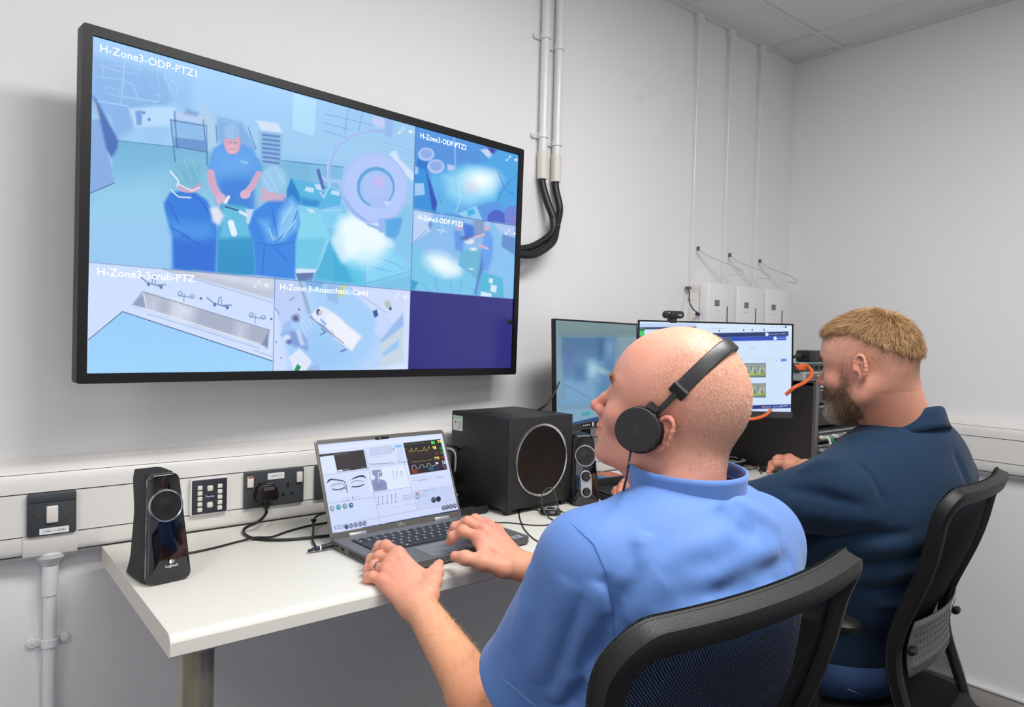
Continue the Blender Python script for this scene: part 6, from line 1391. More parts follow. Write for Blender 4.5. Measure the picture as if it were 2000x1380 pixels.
    me = bpy.data.meshes.new('mesh_panel'); fc = [(j*(nu_+1)+i, j*(nu_+1)+i+1, (j+1)*(nu_+1)+i+1, (j+1)*(nu_+1)+i) for j in range(nv_) for i in range(nu_)]
    me.from_pydata([tuple(c) for c in co], [], fc); ul = me.uv_layers.new(name='UVMap')
    for p in me.polygons:
        for li in p.loop_indices: ul.data[li].uv = uvs[me.loops[li].vertex_index]
        p.use_smooth = True
    link('mesh_panel', me, MESHM, o)
    # lumbar support: grey dotted panel with two side knobs
    lp = bmesh.new(); G = []
    for j in range(7):
        for i in range(13):
            u = -.80+1.6*i/12; v = .34+.19*j/6; p = BP(u, v)+Vector((0, -.014-.008*(1-u*u), 0)); G.append(lp.verts.new(p))
    for j in range(6):
        for i in range(12): lp.faces.new([G[j*13+i], G[j*13+i+1], G[(j+1)*13+i+1], G[(j+1)*13+i]])
    lo_ = obj('lumbar_support', lp, mat('lumbar_grey', (112, 108, 106), .45), o); md = lo_.modifiers.new('thickness', 'SOLIDIFY'); md.thickness = .004
    dots = bmesh.new()
    for j in range(6):
        for i in range(18):
            u = -.72+1.44*(i+.5*(j % 2))/18.5; v = .365+.14*j/5; p = BP(u, v)+Vector((0, -.0185-.008*(1-u*u), 0)); lathe(dots, [(0, 0), (.0035, 0)], 8, Matrix.Translation(p) @ RX(90))
    dt = obj('vent_holes', dots, hole, lo_); dt['kind'] = 'stuff'
    for s in (-1, 1):
        p = BP(s*.84, .44)+Vector((0, -.03, 0)); k = turned('knob', [(0, -.012), (.008, -.010), (.010, 0), (.008, .016), (.0, .022)], frame_m, lo_, Matrix.Translation(p) @ RY(90*s) @ RX(0), 16)
    # spine, seat, arms, base
    zb = .44+dz
    bm = bmesh.new(); sweep(bm, catmull([(0, -.305, zb+.10), (0, -.335, zb+.02), (0, -.30, zb-.03), (0, -.18, zb-.05), (0, -.04, zb-.055)], 6), [(-.04, -.012), (.04, -.012), (.04, .012), (-.04, .012)], upv=(0, 1, .01)); bmesh.ops.recalc_face_normals(bm, faces=bm.faces[:]); obj('spine', bm, frame_m, o)
    zs = .50
    loft('seat', [(0, 0, zs-.065, .22, .20, 4), (0, 0, zs-.055, .245, .235, 4), (0, 0, zs-.02, .25, .245, 4), (0, 0, zs-.005, .24, .235, 4), (0, 0, zs, .20, .20, 3)], seatm, o, 48)
    box('seat_pan', (-.21, -.20, zs-.085), (.21, .20, zs-.064), frame_m, o, .01, 2)
    box('mechanism', (-.07, -.13, zs-.14), (.07, .08, zs-.085), frame_m, o, .012, 2)
    for s in (-1, 1):
        a = bpy.data.objects.new('armrest', None); COL.objects.link(a); a.parent = o
        bm = bmesh.new(); sweep(bm, catmull([(s*.20, .0, zs-.075), (s*.27, .0, zs-.07), (s*.292, .0, zs-.04), (s*.292, .005, zs+.05), (s*.292, .01, zs+.245)], 6), rrect(.030, .058, .010, 3), upv=(0, 1, 0)); bmesh.ops.recalc_face_normals(bm, faces=bm.faces[:]); obj('post', bm, frame_m, a)
        loft('pad', [(s*.288, .02, zs+.243, .034, .105, 3.4), (s*.288, .02, zs+.250, .042, .12, 3.2), (s*.288, .02, zs+.264, .043, .122, 3.2), (s*.288, .02, zs+.272, .036, .112, 3)], frame_m, a, 32)
    turned('gas_column', [(0, .10), (.030, .10), (.030, .26), (.018, .262), (.018, zs-.13), (0, zs-.13)], frame_m, o, n=24)
    for k in range(5):
        a = math.radians(72*k+18); c, s = math.cos(a), math.sin(a)
        bm = bmesh.new(); sweep(bm, [(.02*c, .02*s, .115), (.16*c, .16*s, .10), (.30*c, .30*s, .075)], rrect(.05, .028, .008, 2), upv=(0, 0, 1), scale=[1, .85, .6]); bmesh.ops.recalc_face_normals(bm, faces=bm.faces[:]); lg = obj('base_leg', bm, frame_m, o)
        turned('castor', [(0, -.02), (.024, -.02), (.027, -.012), (.027, .012), (.024, .02), (0, .02)], frame_t, lg, TR(.30*c, .30*s, .0275) @ RZ(72*k+18) @ RX(90), 20)
        turned('castor_stem', [(0, .04), (.007, .04), (.007, .075), (0, .075)], frame_t, lg, TR(.30*c, .30*s, 0), 12)
    return o
def press_back(f, loc, yaw, top, gap=.010):
    """flatten a garment field where it leans against the chair back"""
    X, Y, Z = f.ax[0][:, None, None]-loc[0], f.ax[1][None, :, None]-loc[1], f.ax[2][None, None, :]-(top-1.105)
    c, s = math.cos(yaw), math.sin(yaw); lx = X*c+Y*s; ly = -X*s+Y*c
    v = np.clip((Z-.44)/.665, 0, 1); u = np.clip(lx/(BW*.98), -1, 1)
    yc = -.215+.075*np.exp(-((v-.42)/.27)**2)-.020*v**3-.030*(1-u*u)*(.4+.6*v)
    d = ((yc+gap)-ly).astype(np.float32); d = np.where((np.abs(lx) < BW+.03) & (Z < 1.115), d, -1.)
    k = .008; A = f.D; h = np.maximum(k-np.abs(A-d), 0)/k; f.D = (np.maximum(A, d)+h*h*k*.25).astype(np.float32)
CH1, CH2 = ((.718, .685, 0), 0., 1.112), ((1.853, .840, 0), .10, 1.075)
chair('black mesh-backed office chair under the bald man in blue, at the front', (.718, .685, 0), 0., 1.112)
chair('black mesh-backed office chair under the bearded man in navy, seen from its side', (1.853, .840, 0), .10, 1.075)
# ------------------------------------------------------------------ the bald man in the blue tunic
def frame_head(px, py, dep, yaw, pitch, roll=0., s=1.05):
    """head placement: x forward; yaw measured from +Y towards +X, pitch up"""
    o = pd(px, py, dep)
    f = Vector((math.sin(yaw)*math.cos(pitch), math.cos(yaw)*math.cos(pitch), math.sin(pitch)))
    l = Vector((-math.cos(yaw), math.sin(yaw), 0)); u = f.cross(l); 
    l, u = l*math.cos(roll)+u*math.sin(roll), u*math.cos(roll)-l*math.sin(roll)
    M = Matrix.Identity(4)
    for i in range(3): M[i][0], M[i][1], M[i][2], M[i][3] = f[i]*s, l[i]*s, u[i]*s, o[i]
    return M
def limb_shell(A, pads):
    """coarse trunk and legs of a seated body, hidden by the clothes"""
    return A
def seated_trunk(lo, hi, prims, h=.008):
    f = Field(lo, hi, h)
    for p in prims:
        if p[0] == 'c': f.cone(*p[1:])
        else: f.ell(*p[1:])
    return f.mesh()

HS1 = .94
M1 = frame_head(1305, 812, 1.04, math.radians(-27), math.radians(15), math.radians(1), HS1)
M1i = M1.inverted()
N1 = Vector((.822, .622, 1.135))          # base of the neck
nb = M1i @ N1
hf = head_field(nb, .060, dict(roll=True, earz=-.020, eary=-.004, crown=.010, nose=.82, jowl=True, creases=[
    ([(.074, .030, .070), (.078, .0, .074), (.074, -.03, .070)], .002, -0.0015), ([(.080, .030, .058), (.085, 0, .060)], .002, -0.0015), ([(.066, .044, .064), (.050, .056, .070)], .002, -0.0014),
    ([(.088, .016, -.026), (.080, .028, -.044), (.076, .028, -.056)], .003, -0.0027), ([(.064, .047, .014), (.052, .056, .008)], .0016, -0.0014), ([(.064, .047, .008), (.052, .055, -.002)], .0016, -0.0014),
    ([(.030, .050, -.085), (.0, .058, -.100)], .0028, -0.0027), ([(.020, .045, -.105), (-.03, .060, -.105)], .003, -0.0027), ([(.010, .045, -.125), (-.04, .055, -.120)], .003, -0.0024), ([(.035, .040, -.088), (.02, .052, -.10)], .0028, -0.0020)]))
V, F = hf.mesh(); V = relax(V, F, 2); Nl = normals(V, F)
PINK, PALE, REDD, TAN = (222, 164, 142), (232, 186, 160), (214, 134, 116), (206, 152, 118)
C = colfield(V, (230, 162, 142), [((.05, 0, .10), (.08, .09, .06), (216, 158, 134), .8), ((.06, 0, .085), (.035, .07, .02), (216, 140, 120), .55), ((-.05, 0, .13), (.07, .08, .04), (218, 168, 142), .8), ((.02, .07, .05), (.05, .04, .05), (220, 156, 134), .5),
    ((.11, 0, -.02), (.018, .02, .018), (206, 116, 100), .7), ((.06, .05, -.03), (.035, .03, .035), (214, 140, 120), .6), ((-.012, .09, 0), (.03, .02, .04), (214, 120, 104), .7), ((-.012, -.09, 0), (.03, .02, .04), (214, 120, 104), .7),
    ((.094, 0, -.054), (.01, .022, .010), (190, 112, 104), .7), ((.01, 0, -.15), (.09, .09, .06), (206, 124, 100), .6), ((.03, .03, -.115), (.05, .05, .03), (196, 112, 96), .5), ((-.08, 0, -.02), (.05, .08, .05), (200, 150, 128), .45), ((-.09, 0, .05), (.06, .07, .07), (212, 164, 140), .5),
    ((.083, .031, .034), (.012, .02, .006), (206, 160, 120), .5), ((.0865, .031, .011), (.004, .010, .004), (226, 220, 214), .9), ((-.055, .06, .060), (.040, .035, .050), (186, 130, 110), .55), ((-.085, .0, -.015), (.03, .07, .018), (168, 120, 96), .45), ((-.03, .07, -.01), (.03, .03, .03), (196, 140, 116), .4)])
WV = xf(M1, V)
parts = [(WV, F)]; cols = [C]
# arms
def Pt(px, py, d, k=1.): return pd(px, py, d*k)
S1L, E1L, W1L = Vector((.660, .655, 1.085)), pd(985, 1440, 1.09), pd(817, 1178, 1.31)
HL = dict(index=[Pt(777, 1080, 1.39), Pt(754, 1066, 1.43), Pt(742, 1067, 1.452), Pt(735, 1073, 1.463)],
          middle=[Pt(765, 1095, 1.38), Pt(741, 1087, 1.412), Pt(727, 1092, 1.428), Pt(721, 1101, 1.432)],
          ring=[Pt(756, 1113, 1.365), Pt(732, 1105, 1.388), Pt(721, 1112, 1.400), Pt(720, 1122, 1.402)],
          little=[Pt(748, 1134, 1.348), Pt(729, 1126, 1.358), Pt(720, 1128, 1.366), Pt(715, 1135, 1.368)],
          thumb=[Pt(836, 1158, 1.318), Pt(846, 1134, 1.345), Pt(852, 1116, 1.372), Pt(856, 1104, 1.392)])
K = 1.04
S1R, E1R, W1R = Vector((.985, .615, 1.075)), Vector((1.06, .82, .885)), Pt(1014, 1103, 1.40, K)
HR = dict(index=[Pt(938, 1049, 1.42, K), Pt(904, 1036, 1.432, K), Pt(885, 1048, 1.442, K), Pt(877, 1058, 1.446, K)],
          middle=[Pt(946, 1034, 1.448, K), Pt(914, 1019, 1.462, K), Pt(890, 1029, 1.475, K), Pt(880, 1041, 1.480, K)],
          ring=[Pt(957, 1029, 1.473, K), Pt(928, 1014, 1.495, K), Pt(906, 1022, 1.512, K), Pt(896, 1034, 1.520, K)],
          little=[Pt(971, 1034, 1.492, K), Pt(948, 1020, 1.515, K), Pt(934, 1027, 1.532, K), Pt(927, 1037, 1.540, K)],
          thumb=[Pt(984, 1108, 1.385, K), Pt(944, 1097, 1.375, K), Pt(909, 1089, 1.378, K), Pt(889, 1086, 1.385, K)])
def arm_cols(V, hand, W, E, S, base=(230, 166, 136), palm=(232, 158, 136)):
    W, E, S = npv(W), npv(E), npv(S); C = np.tile(L3(base), (len(V), 1))
    def w_(c, r, col, a): 
        nonlocal C; k = (np.exp(-((V-npv(c))**2).sum(1)/r**2)*a)[:, None]; C = C*(1-k)+L3(col)*k
    m_ = sum((npv(v[0]) for v in hand.values()), np.zeros(3))/5
    w_(m_, .07, palm, .9)
    for k, v in hand.items():
        w_(v[0], .016, (206, 122, 104), .45); w_(v[1], .012, (210, 128, 110), .5); w_(v[3], .014, (222, 140, 124), .7)
    w_((W+E)/2, .10, (236, 170, 126), .8); w_(E, .10, (224, 142, 100), .8); w_(S, .2, (196, 120, 86), .8)
    return C
arm_data = []
for S_0, E_0, W_0, Hd in ((S1L, E1L, W1L, HL), (S1R, E1R, W1R, HR)):
    f, U = arm_field(S_0, E_0, W_0, Hd, (.050, .046, .045, .0285)); v, fc = f.mesh(); v = relax(v, fc, 2); parts.append((v, fc)); cols.append(arm_cols(v, Hd, W_0, E_0, S_0)); arm_data.append((v, fc, U))
tv_, tf_ = seated_trunk((.50, .40, .02), (1.14, 1.35, 1.22), [('e', (.822, .615, .98), (.165, .105, .17), .03), ('c', (.82, .60, 1.08), (.66, .65, 1.085), .06, .05, .03), ('c', (.82, .60, 1.08), (.985, .61, 1.075), .06, .05, .03), ('c', (.822, .602, 1.12), (.824, .604, 1.06), .055, .07, .03),
    ('e', (.80, .71, .78), (.15, .11, .20), .04), ('e', (.78, .73, .585), (.175, .13, .095), .04), ('c', (.69, .80, .565), (.66, 1.10, .555), .078, .058, .03), ('c', (.87, .80, .565), (.93, 1.10, .555), .078, .058, .03), ('c', (.66, 1.10, .54), (.65, 1.12, .09), .055, .036, .02), ('c', (.93, 1.10, .54), (.95, 1.12, .09), .055, .036, .02),
    ('c', (.65, 1.10, .05), (.64, 1.26, .04), .036, .03, .02), ('c', (.95, 1.10, .05), (.96, 1.26, .04), .036, .03, .02)])
parts.append((tv_, tf_)); cols.append(np.tile(L3((210, 150, 126)), (len(tv_), 1)))
BV, BF = joined(parts); me = raw_mesh('person', BV, BF); set_col(me, np.concatenate(cols))
p1 = link('person', me, skin_m); tag(p1, 'bald man in light blue short-sleeved tunic wearing headphones, typing on the laptop', 'person')
nails(HL, arm_data[0][2], p1, nail_m); nails(HR, arm_data[1][2], p1, nail_m)
# wedding ring on the left ring finger
a_, b_ = npv(HL['ring'][0]), npv(HL['ring'][1]); d_ = Vector(b_-a_).normalized(); q_ = d_.to_track_quat('Z', 'Y').to_matrix().to_4x4()
turned('finger_ring', [(.0104, -.0030), (.0117, -.0028), (.0119, 0), (.0117, .0028), (.0104, .0030)], mat('ring_metal', (178, 176, 176), .2, metal=1.), p1, Matrix.Translation(Vector(a_+(b_-a_)*.66)) @ q_, 40)
# close-cropped stubble of the scalp, brow hair and arm hair
x, y, z = V.T
lim = -.072+.02*sm(x, -.09, -.04)
wS = sm(z, -.068, -.045)*(1-sm(x, .0, .045)*(1-sm(-z+.01, 0, .03)*0))*(1-np.exp(-(((x+.012)/.034)**2+((np.abs(y)-.085)/.022)**2+((z)/.040)**2))*1.0)*(x < .055)*(np.hypot(x*1., z-.0) > .0)
side = sm(np.abs(y), .02, .06); top = sm(z, .09, .125)
wS = wS*sm(z+.25*(x+.10), -.050, -.035)*(1-sm(x, .012, .045))*np.clip(1-.92*top*sm(x, -.06, -.01), .04, 1); wS *= 1-sm(x, .035, .06)
P, NN, _ = scatter(V, F, Nl, wS, 30000)
gd = np.stack([-.35*np.ones(len(P)), np.zeros(len(P)), -.9*np.ones(len(P))], 1); gd -= NN*(gd*NN).sum(1, keepdims=True); gd /= np.linalg.norm(gd, axis=1, keepdims=True)+1e-9
D_ = gd*.72+NN*.55+RNG.normal(0, .12, P.shape); D_ /= np.linalg.norm(D_, axis=1, keepdims=True)
g_ = RNG.random((len(P), 1)); HC = L3((232, 204, 174))*(1-g_)+L3((196, 150, 124))*g_
hd1 = strands('cropped_hair', xf(M1, P), NN @ np.array(M1.to_3x3()).T/HS1, D_ @ np.array(M1.to_3x3()).T/HS1, RNG.uniform(.0016, .0034, len(P)), .00026, HC, hair_m, p1)
wB = blob(V, (.088, .030, .032), (.012, .018, .006))+blob(V, (.088, -.030, .032), (.012, .018, .006)); P, NN, _ = scatter(V, F, Nl, wB*(wB > .15), 700)
D_ = np.array([.35, 0, .35])+np.sign(P[:, 1:2])*np.array([0, .8, 0])+RNG.normal(0, .15, P.shape); D_ /= np.linalg.norm(D_, axis=1, keepdims=True)
strands('eyebrows', xf(M1, P), NN @ np.array(M1.to_3x3()).T/HS1, D_ @ np.array(M1.to_3x3()).T/HS1, RNG.uniform(.005, .008, len(P)), .0004, np.tile(L3((170, 120, 80)), (len(P), 1)), hair_m, p1)
for (v, fc, U), W_0, E_0, nn in ((arm_data[0], W1L, E1L, 3200), (arm_data[1], W1R, E1R, 900)):
    nrm = normals(v, fc); ax = npv(W_0)-npv(E_0); L_ = np.linalg.norm(ax); ax /= L_; t = ((v-npv(E_0)) @ ax)/L_
    w = sm(t, .0, .2)*(1-sm(t, .95, 1.12))*(.15+.85*sm(nrm @ np.array([.75, .35, .5]), -.2, .8)); P, NN, _ = scatter(v, fc, nrm, w, nn)
    D_ = ax*.75+np.array([.25, .1, -.55])+NN*.35+RNG.normal(0, .22, P.shape); D_ /= np.linalg.norm(D_, axis=1, keepdims=True)
    g_ = RNG.random((len(P), 1)); strands('arm_hair', P, NN, D_, RNG.uniform(.006, .015, len(P)), .0003, L3((216, 172, 112))*(1-g_)+L3((160, 110, 66))*g_, hair_m, p1, .5)

# tunic
TUN = mat('tunic_blue_cotton', (88, 128, 196), .68, bump=.16, bscale=900, var=.02, vscale=5, sheen=.15)
sf = Field((.46, .40, .56), (1.20, 1.00, 1.24), .0032)
L1, R1 = (.672, .650, 1.082), (.985, .610, 1.072)
sf.ell((.825, .612, .985), (.190, .128, .20), .03); sf.ell((.825, .588, 1.045), (.165, .100, .115), .04); sf.ell((.805, .70, .80), (.180, .140, .20), .06); sf.ell((.785, .72, .62), (.195, .160, .11), .05)
sf.cone((.80, .612, 1.120), L1, .058, .064, .05); sf.cone((.85, .606, 1.120), R1, .058, .064, .05)
hemL = E1L.lerp(S1L, .33); hemR = Vector(E1R).lerp(Vector(S1R), .30)
sf.cone(L1, hemL, .066, .074, .03); sf.cone(R1, hemR, .066, .062, .03)
ext = (hemL-Vector(L1)).normalized(); sf.cone(hemL, hemL+ext*.045, .074, .075, .02)
press_back(sf, *CH1)
# folds, laid where the photograph shows them
def fold(f, pts, w, amp):
    P = [f.hit(*p) for p in pts]; P = [p for p in P if p is not None]
    if len(P) > 1: f.bump(P, w*.85, amp*1.7)
FOLDS = [([(1088, 1372), (1118, 1290), (1150, 1215), (1172, 1140)], .011, .010), ([(1118, 1378), (1150, 1290), (1190, 1200)], .010, -.010), ([(1040, 1100), (1030, 1180), (1000, 1270)], .014, .004), ([(1110, 1130), (1090, 1220), (1050, 1330)], .014, .005), ([(1140, 1160), (1115, 1250), (1080, 1350)], .008, -.005),
    ([(1175, 1370), (1290, 1210), (1400, 1140), (1520, 1070)], .013, .008), ([(1200, 1285), (1330, 1180), (1470, 1120), (1545, 1090)], .012, -.009), ([(1255, 1250), (1385, 1190), (1520, 1140)], .010, .007), ([(1230, 1215), (1300, 1110), (1390, 1060), (1460, 1020)], .014, .004), ([(1215, 1150), (1250, 1090), (1258, 1040)], .010, .004), ([(1195, 1230), (1232, 1130), (1245, 1060)], .009, -.0045),
    ([(1180, 1120), (1200, 1190), (1202, 1280)], .006, -.005), ([(1150, 1290), (1200, 1255), (1240, 1225)], .008, -.007), ([(1400, 990), (1440, 1030), (1480, 1045)], .012, -.005), ([(1420, 970), (1470, 1000), (1520, 1030)], .010, .004), ([(1340, 1230), (1430, 1170), (1540, 1125)], .009, -.005), ([(1100, 1330), (1160, 1315), (1220, 1330)], .010, .006), ([(1080, 1390), (1150, 1345), (1230, 1350)], .008, -.006), ([(1290, 1130), (1330, 1100), (1390, 1085)], .012, -.003)]
for a in FOLDS: fold(sf, *a)
tun = cloth('tunic', sf, [(hemL, ext-Vector(r2)*.30, hemL, .125), (hemR, (hemR-Vector(R1)), hemR, .10), ((.828, .618, 1.168), (0, 0, 1), (.828, .618, 1.195), .073), ((.79, .73, .60), (0, 0, -1), (.79, .73, .56), .30)], TUN, p1)
SEAM = mat('tunic_seam', (84, 122, 196), .8); STITCH = mat('tunic_stitch', (160, 192, 240), .8)
seam(sf, [(1112, 1018), (1160, 1062), (1186, 1120), (1198, 1190), (1201, 1260)], .0006, SEAM, tun, n=14)
seam(sf, [(1112, 1016), (1180, 988), (1262, 960)], .0005, SEAM, tun, n=14)
seam(sf, [(1090, 1022), (1040, 1110), (985, 1230), (948, 1300)], .0005, STITCH, tun, n=12)
seam(sf, [(936, 1283), (975, 1318), (1010, 1348), (1045, 1378)], .00035, STITCH, tun, n=12)
# hem band stitching around the left sleeve
# stand collar
def collar(name, cx, cy, cz, ax_, ay, h, tilt, flare, open_a, m_, parent, thick=.003, yaw=0., n=72, gap=0.):
    bm = bmesh.new(); G = []
    for i in range(n+1):
        a = math.radians(90+open_a/2)+(2*PI-math.radians(open_a))*i/n
        row = []
        for j in range(7):
            t = j/6; k = 1+flare*t; x, y = ax_*math.cos(a)*k, ay*math.sin(a)*k; z = h*t+tilt*y
            v = Matrix.Rotation(yaw, 3, 'Z') @ Vector((x, y, 0)); row.append(bm.verts.new((cx+v.x, cy+v.y, cz+z)))
        G.append(row)
    for i in range(n):
        for j in range(6): bm.faces.new([G[i][j], G[i+1][j], G[i+1][j+1], G[i][j+1]])
    bmesh.ops.recalc_face_normals(bm, faces=bm.faces[:]); o = obj(name, bm, m_, parent, ang=60); md = o.modifiers.new('thickness', 'SOLIDIFY'); md.thickness = thick; md.offset = 0
    return o
co_ = collar('collar', .828, .618, 1.156, .078, .077, .046, .06, .03, 60, TUN, tun, .0032, -.25)

# headphones: worn by the man, a thing of their own
hp = thing('headphones', 'black on-ear headphones on the bald man\'s head', 'headphones', M1.to_translation())
HM = Matrix.Translation(-M1.to_translation()) @ M1          # head frame, relative to the headphones' own origin
def hpart(name, bm, m_, parent=hp, ang=35): bmesh.ops.transform(bm, matrix=HM, verts=bm.verts[:]); return obj(name, bm, m_, parent, ang=ang)
for s in (1, -1):
    c0 = Vector((.018, .070*s, -.022)); A_ = TR(*c0) @ RX(-90*s) @ RY(0)
    A_ = TR(*c0) @ Matrix.Rotation(math.radians(6*s), 4, 'X') @ RX(-90*s)
    bm = bmesh.new(); lathe(bm, [(.0, .004), (.028, .004), (.0325, .008), (.0345, .015), (.032, .0205), (.0, .0205)], 40, A_); cu = hpart('ear_cushion', bm, mat('leatherette', (22, 20, 22), .55, bump=.4, bscale=300))
    bm = bmesh.new(); lathe(bm, [(.0, .020), (.0300, .020), (.0315, .022), (.0322, .0385), (.0318, .041), (.0308, .042), (.0, .0422)], 56, A_); cp = hpart('ear_cup', bm, blk_matte)
    bm = bmesh.new(); lathe(bm, [(.0110, .0421), (.0112, .0425), (.0122, .0425), (.0124, .0421)], 40, A_); hpart('emblem_ring', bm, blk_gloss, cp)
    bm = bmesh.new(); bx(bm, (-.0012, -.008, .0421), (.0012, .008, .0425), 0, 1, A_ @ RZ(35)); bx(bm, (-.0010, -.005, .0421), (.0010, .005, .0424), 0, 1, A_ @ RZ(-25)); hpart('emblem', bm, blk_gloss, cp)
    for a in (20, 40, 60, 150, 200): bm = bmesh.new(); bx(bm, (.0315, -.0012, .026), (.0325, .0012, .038), 0, 1, A_ @ RZ(a+90)); hpart('cup_mark', bm, cable_g, cp)
tb_ = math.radians(26)
bu = Vector((-math.sin(tb_), 0, math.cos(tb_)))
def arc(t): # t angle 0 (left) .. pi (right)
    return Vector((.018, 0, -.022))+Vector((0, 1, 0))*(.0900*math.cos(t))+bu*(.174*math.sin(t)**.9)
pts = [arc(math.radians(24+132*i/40)) for i in range(41)]
bm = bmesh.new(); sweep(bm, pts, rrect(.022, .0055, .0024, 3), upv=None, scale=None); 
bm.free()
def band(pts, w, th, lift=0.):
    bm = bmesh.new(); R = []; wdir = bu.cross(Vector((0, 1, 0))).normalized(); n = len(pts)
    for i, p in enumerate(pts):
        t = (pts[min(i+1, n-1)]-pts[max(i-1, 0)]).normalized(); nn = t.cross(wdir).normalized()
        if nn.dot(p) < 0: nn = -nn
        R.append([bm.verts.new(p+wdir*a+nn*(b+lift)) for a, b in rrect(w, th, min(w, th)*.42, 3)])
    m_ = len(R[0])
    for i in range(n-1):
        for j in range(m_): bm.faces.new([R[i][j], R[i][(j+1) % m_], R[i+1][(j+1) % m_], R[i+1][j]])
    bm.faces.new(R[0]); bm.faces.new(R[-1]); bmesh.ops.recalc_face_normals(bm, faces=bm.faces[:]); return bm
hb = hpart('headband', band(pts, .0225, .0055), mat('band_black', (38, 38, 39), .35, bump=.1, bscale=600))
hpart('band_padding', band(pts[6:-6], .019, .004, -.0042), mat('leatherette', (22, 20, 22), .55), hb)
for s in (1, -1):
    q = [arc(math.radians(2+25*i/8)) for i in range(9)]; q = [Vector((v.x, v.y*s, v.z)) for v in q]
    hpart('slider', band(q, .0085, .0022), blk_matte)
    e = arc(math.radians(25)); e.y *= s; bm = bmesh.new(); bx(bm, (-.0125, -.004, -.008), (.0125, .004, .008), .001, 1, TR(*e) @ Matrix.Rotation(-tb_, 4, 'Y') @ RX(-22*s)); hpart('band_end', bm, blk_matte, hb)
    e = arc(math.radians(5)); e.y *= s; bm = bmesh.new(); bx(bm, (-.009, -.004, -.010), (.009, .006, .008), .002, 2, TR(e.x, e.y+.002*s, e.z+.020) @ Matrix.Rotation(-tb_, 4, 'Y')); hpart('hinge', bm, blk_gloss)
cw = HM @ Vector((.020, .098, -.052)); o_ = M1.to_translation()
tube('lead', [cw, pd(1228, 905, .90)-o_, pd(1224, 930, .93)-o_, pd(1218, 955, .97)-o_, pd(1215, 975, 1.0)-o_, pd(1200, 1010, 1.02)-o_], .0016, cablem, hp)

# scrub trousers and shoes of the seated man (under the desk)
tr = Field((.50, .45, .06), (1.14, 1.34, .74), .010)
for p in ([(.80, .63, .585), (.19, .145, .11)],): tr.ell((.78, .735, .585), p[1], .04)
for s, kx, fx in ((-1, .66, .65), (1, .93, .95)):
    tr.cone((.78+.09*s, .80, .575), (kx, 1.10, .56), .092, .072, .03); tr.cone((kx, 1.10, .545), (fx, 1.12, .10), .068, .055, .02)
cloth('trousers', tr, [((.65, 1.12, .13), (0, 0, -1), (.65, 1.12, .10), .12), ((.95, 1.12, .13), (0, 0, -1), (.95, 1.12, .10), .12)], mat('scrub_trousers', (60, 84, 140), .8), p1)
for fx in (.65, .955):
    sh = loft('shoe', [(0, 0, 0, .046, .135, 3), (0, 0, .03, .048, .138, 3), (0, -.01, .06, .042, .115, 2.6), (0, -.05, .09, .036, .065, 2.2)], blk_matte, p1, 32, loc=(fx, 1.19, 0))
# ------------------------------------------------------------------ the bearded man in the navy polo shirt
HS2 = 1.0
M2 = frame_head(1695, 719, 1.70, math.radians(-6), math.radians(-9), math.radians(0), HS2)
M2i = M2.inverted(); N2 = Vector((1.825, .745, 1.165)); nb2 = M2i @ N2
hf2 = head_field(nb2, .066, dict(roll=False, nose=.8, jaw=1.08, nape=.007))
V, F = hf2.mesh(); V = relax(V, F, 2); Nl = normals(V, F)
C = colfield(V, (216, 156, 132), [((.06, .05, -.01), (.04, .03, .03), (212, 138, 118), .6), ((.11, 0, -.02), (.02, .02, .02), (212, 116, 104), .7), ((-.012, .09, 0), (.03, .02, .04), (222, 140, 122), .6), ((-.05, .05, .03), (.06, .05, .05), (188, 134, 112), .55), ((-.09, 0, .0), (.05, .08, .06), (196, 142, 118), .5), ((-.02, 0, -.12), (.10, .09, .06), (212, 140, 112), .6), ((.05, .03, .07), (.04, .05, .03), (222, 168, 146), .5), ((.0865, .031, .011), (.004, .010, .004), (226, 220, 214), .9)])
x, y, z = V.T
# skin under the faded hair sides and beard is tinted by cut hair
bw = sm(x+.5*(-z), .040, .066)*(1-sm(z, -.030, -.016)*(1-sm(-x, -.040, -.018)))*(z < .004)*(1-np.exp(-(((x-.094)/.02)**2+((z+.054)/.010)**2)))
beard_w = np.clip(bw, 0, 1)*sm(-z, -.012, .02)*sm(x, .012, .030)*(1-sm(-z, .105, .118))
beard_w = np.maximum(beard_w, np.exp(-(((x-.030)/.013)**2+((z+.022)/.032)**2+((np.abs(y)-.060)/.025)**2))*.75)
chk = np.exp(-(((x-.062)/.022)**2+((z+.018)/.020)**2)); beard_w = beard_w*(1-chk*.95)*(1-sm(z, -.052, -.030)*sm(x, .040, .058))*np.clip(.35+.65*sm(-z, .045, .075), 0, 1); beard_w *= 1-np.exp(-(((x-.112)/.014)**2+((z+.024)/.016)**2))
beard_w = np.maximum(beard_w*1., 0)
beard_w = np.maximum(beard_w, .9*np.exp(-(((x-.094)/.018)**2+((z+.0425)/.0065)**2+(y/.030)**2)**1.5))
k = (beard_w*.6)[:, None]; C = C*(1-k)+L3((120, 90, 74))*k
cap = sm(z, .072-.010, .086)*(1-sm(x, .074, .086))       # upper hair cap line, dipping to the back
hl = .080+.35*np.minimum(0, x+.0)+.0*y; hl = np.where(x < -.0, .080+.62*x, .080+.02*x)
capw = sm(z-hl+.004*np.sin(y*260+x*190), -.011, .013)*(1-sm(x, .080, .090)); side_w = sm(z-hl, -.075, -.005)*(1-capw)*(x < .06)*(1-sm(x, .03, .06))
k = (side_w*.45)[:, None]; C = C*(1-k)+L3((150, 112, 90))*k; k = (capw*.8)[:, None]; C = C*(1-k)+L3((120, 88, 52))*k
parts = [(xf(M2, V), F)]; cols = [C]
S2L, E2L, W2L = Vector((1.625, .800, 1.045)), Vector((1.53, .985, .955)), Pt(1262, 962, 2.03)
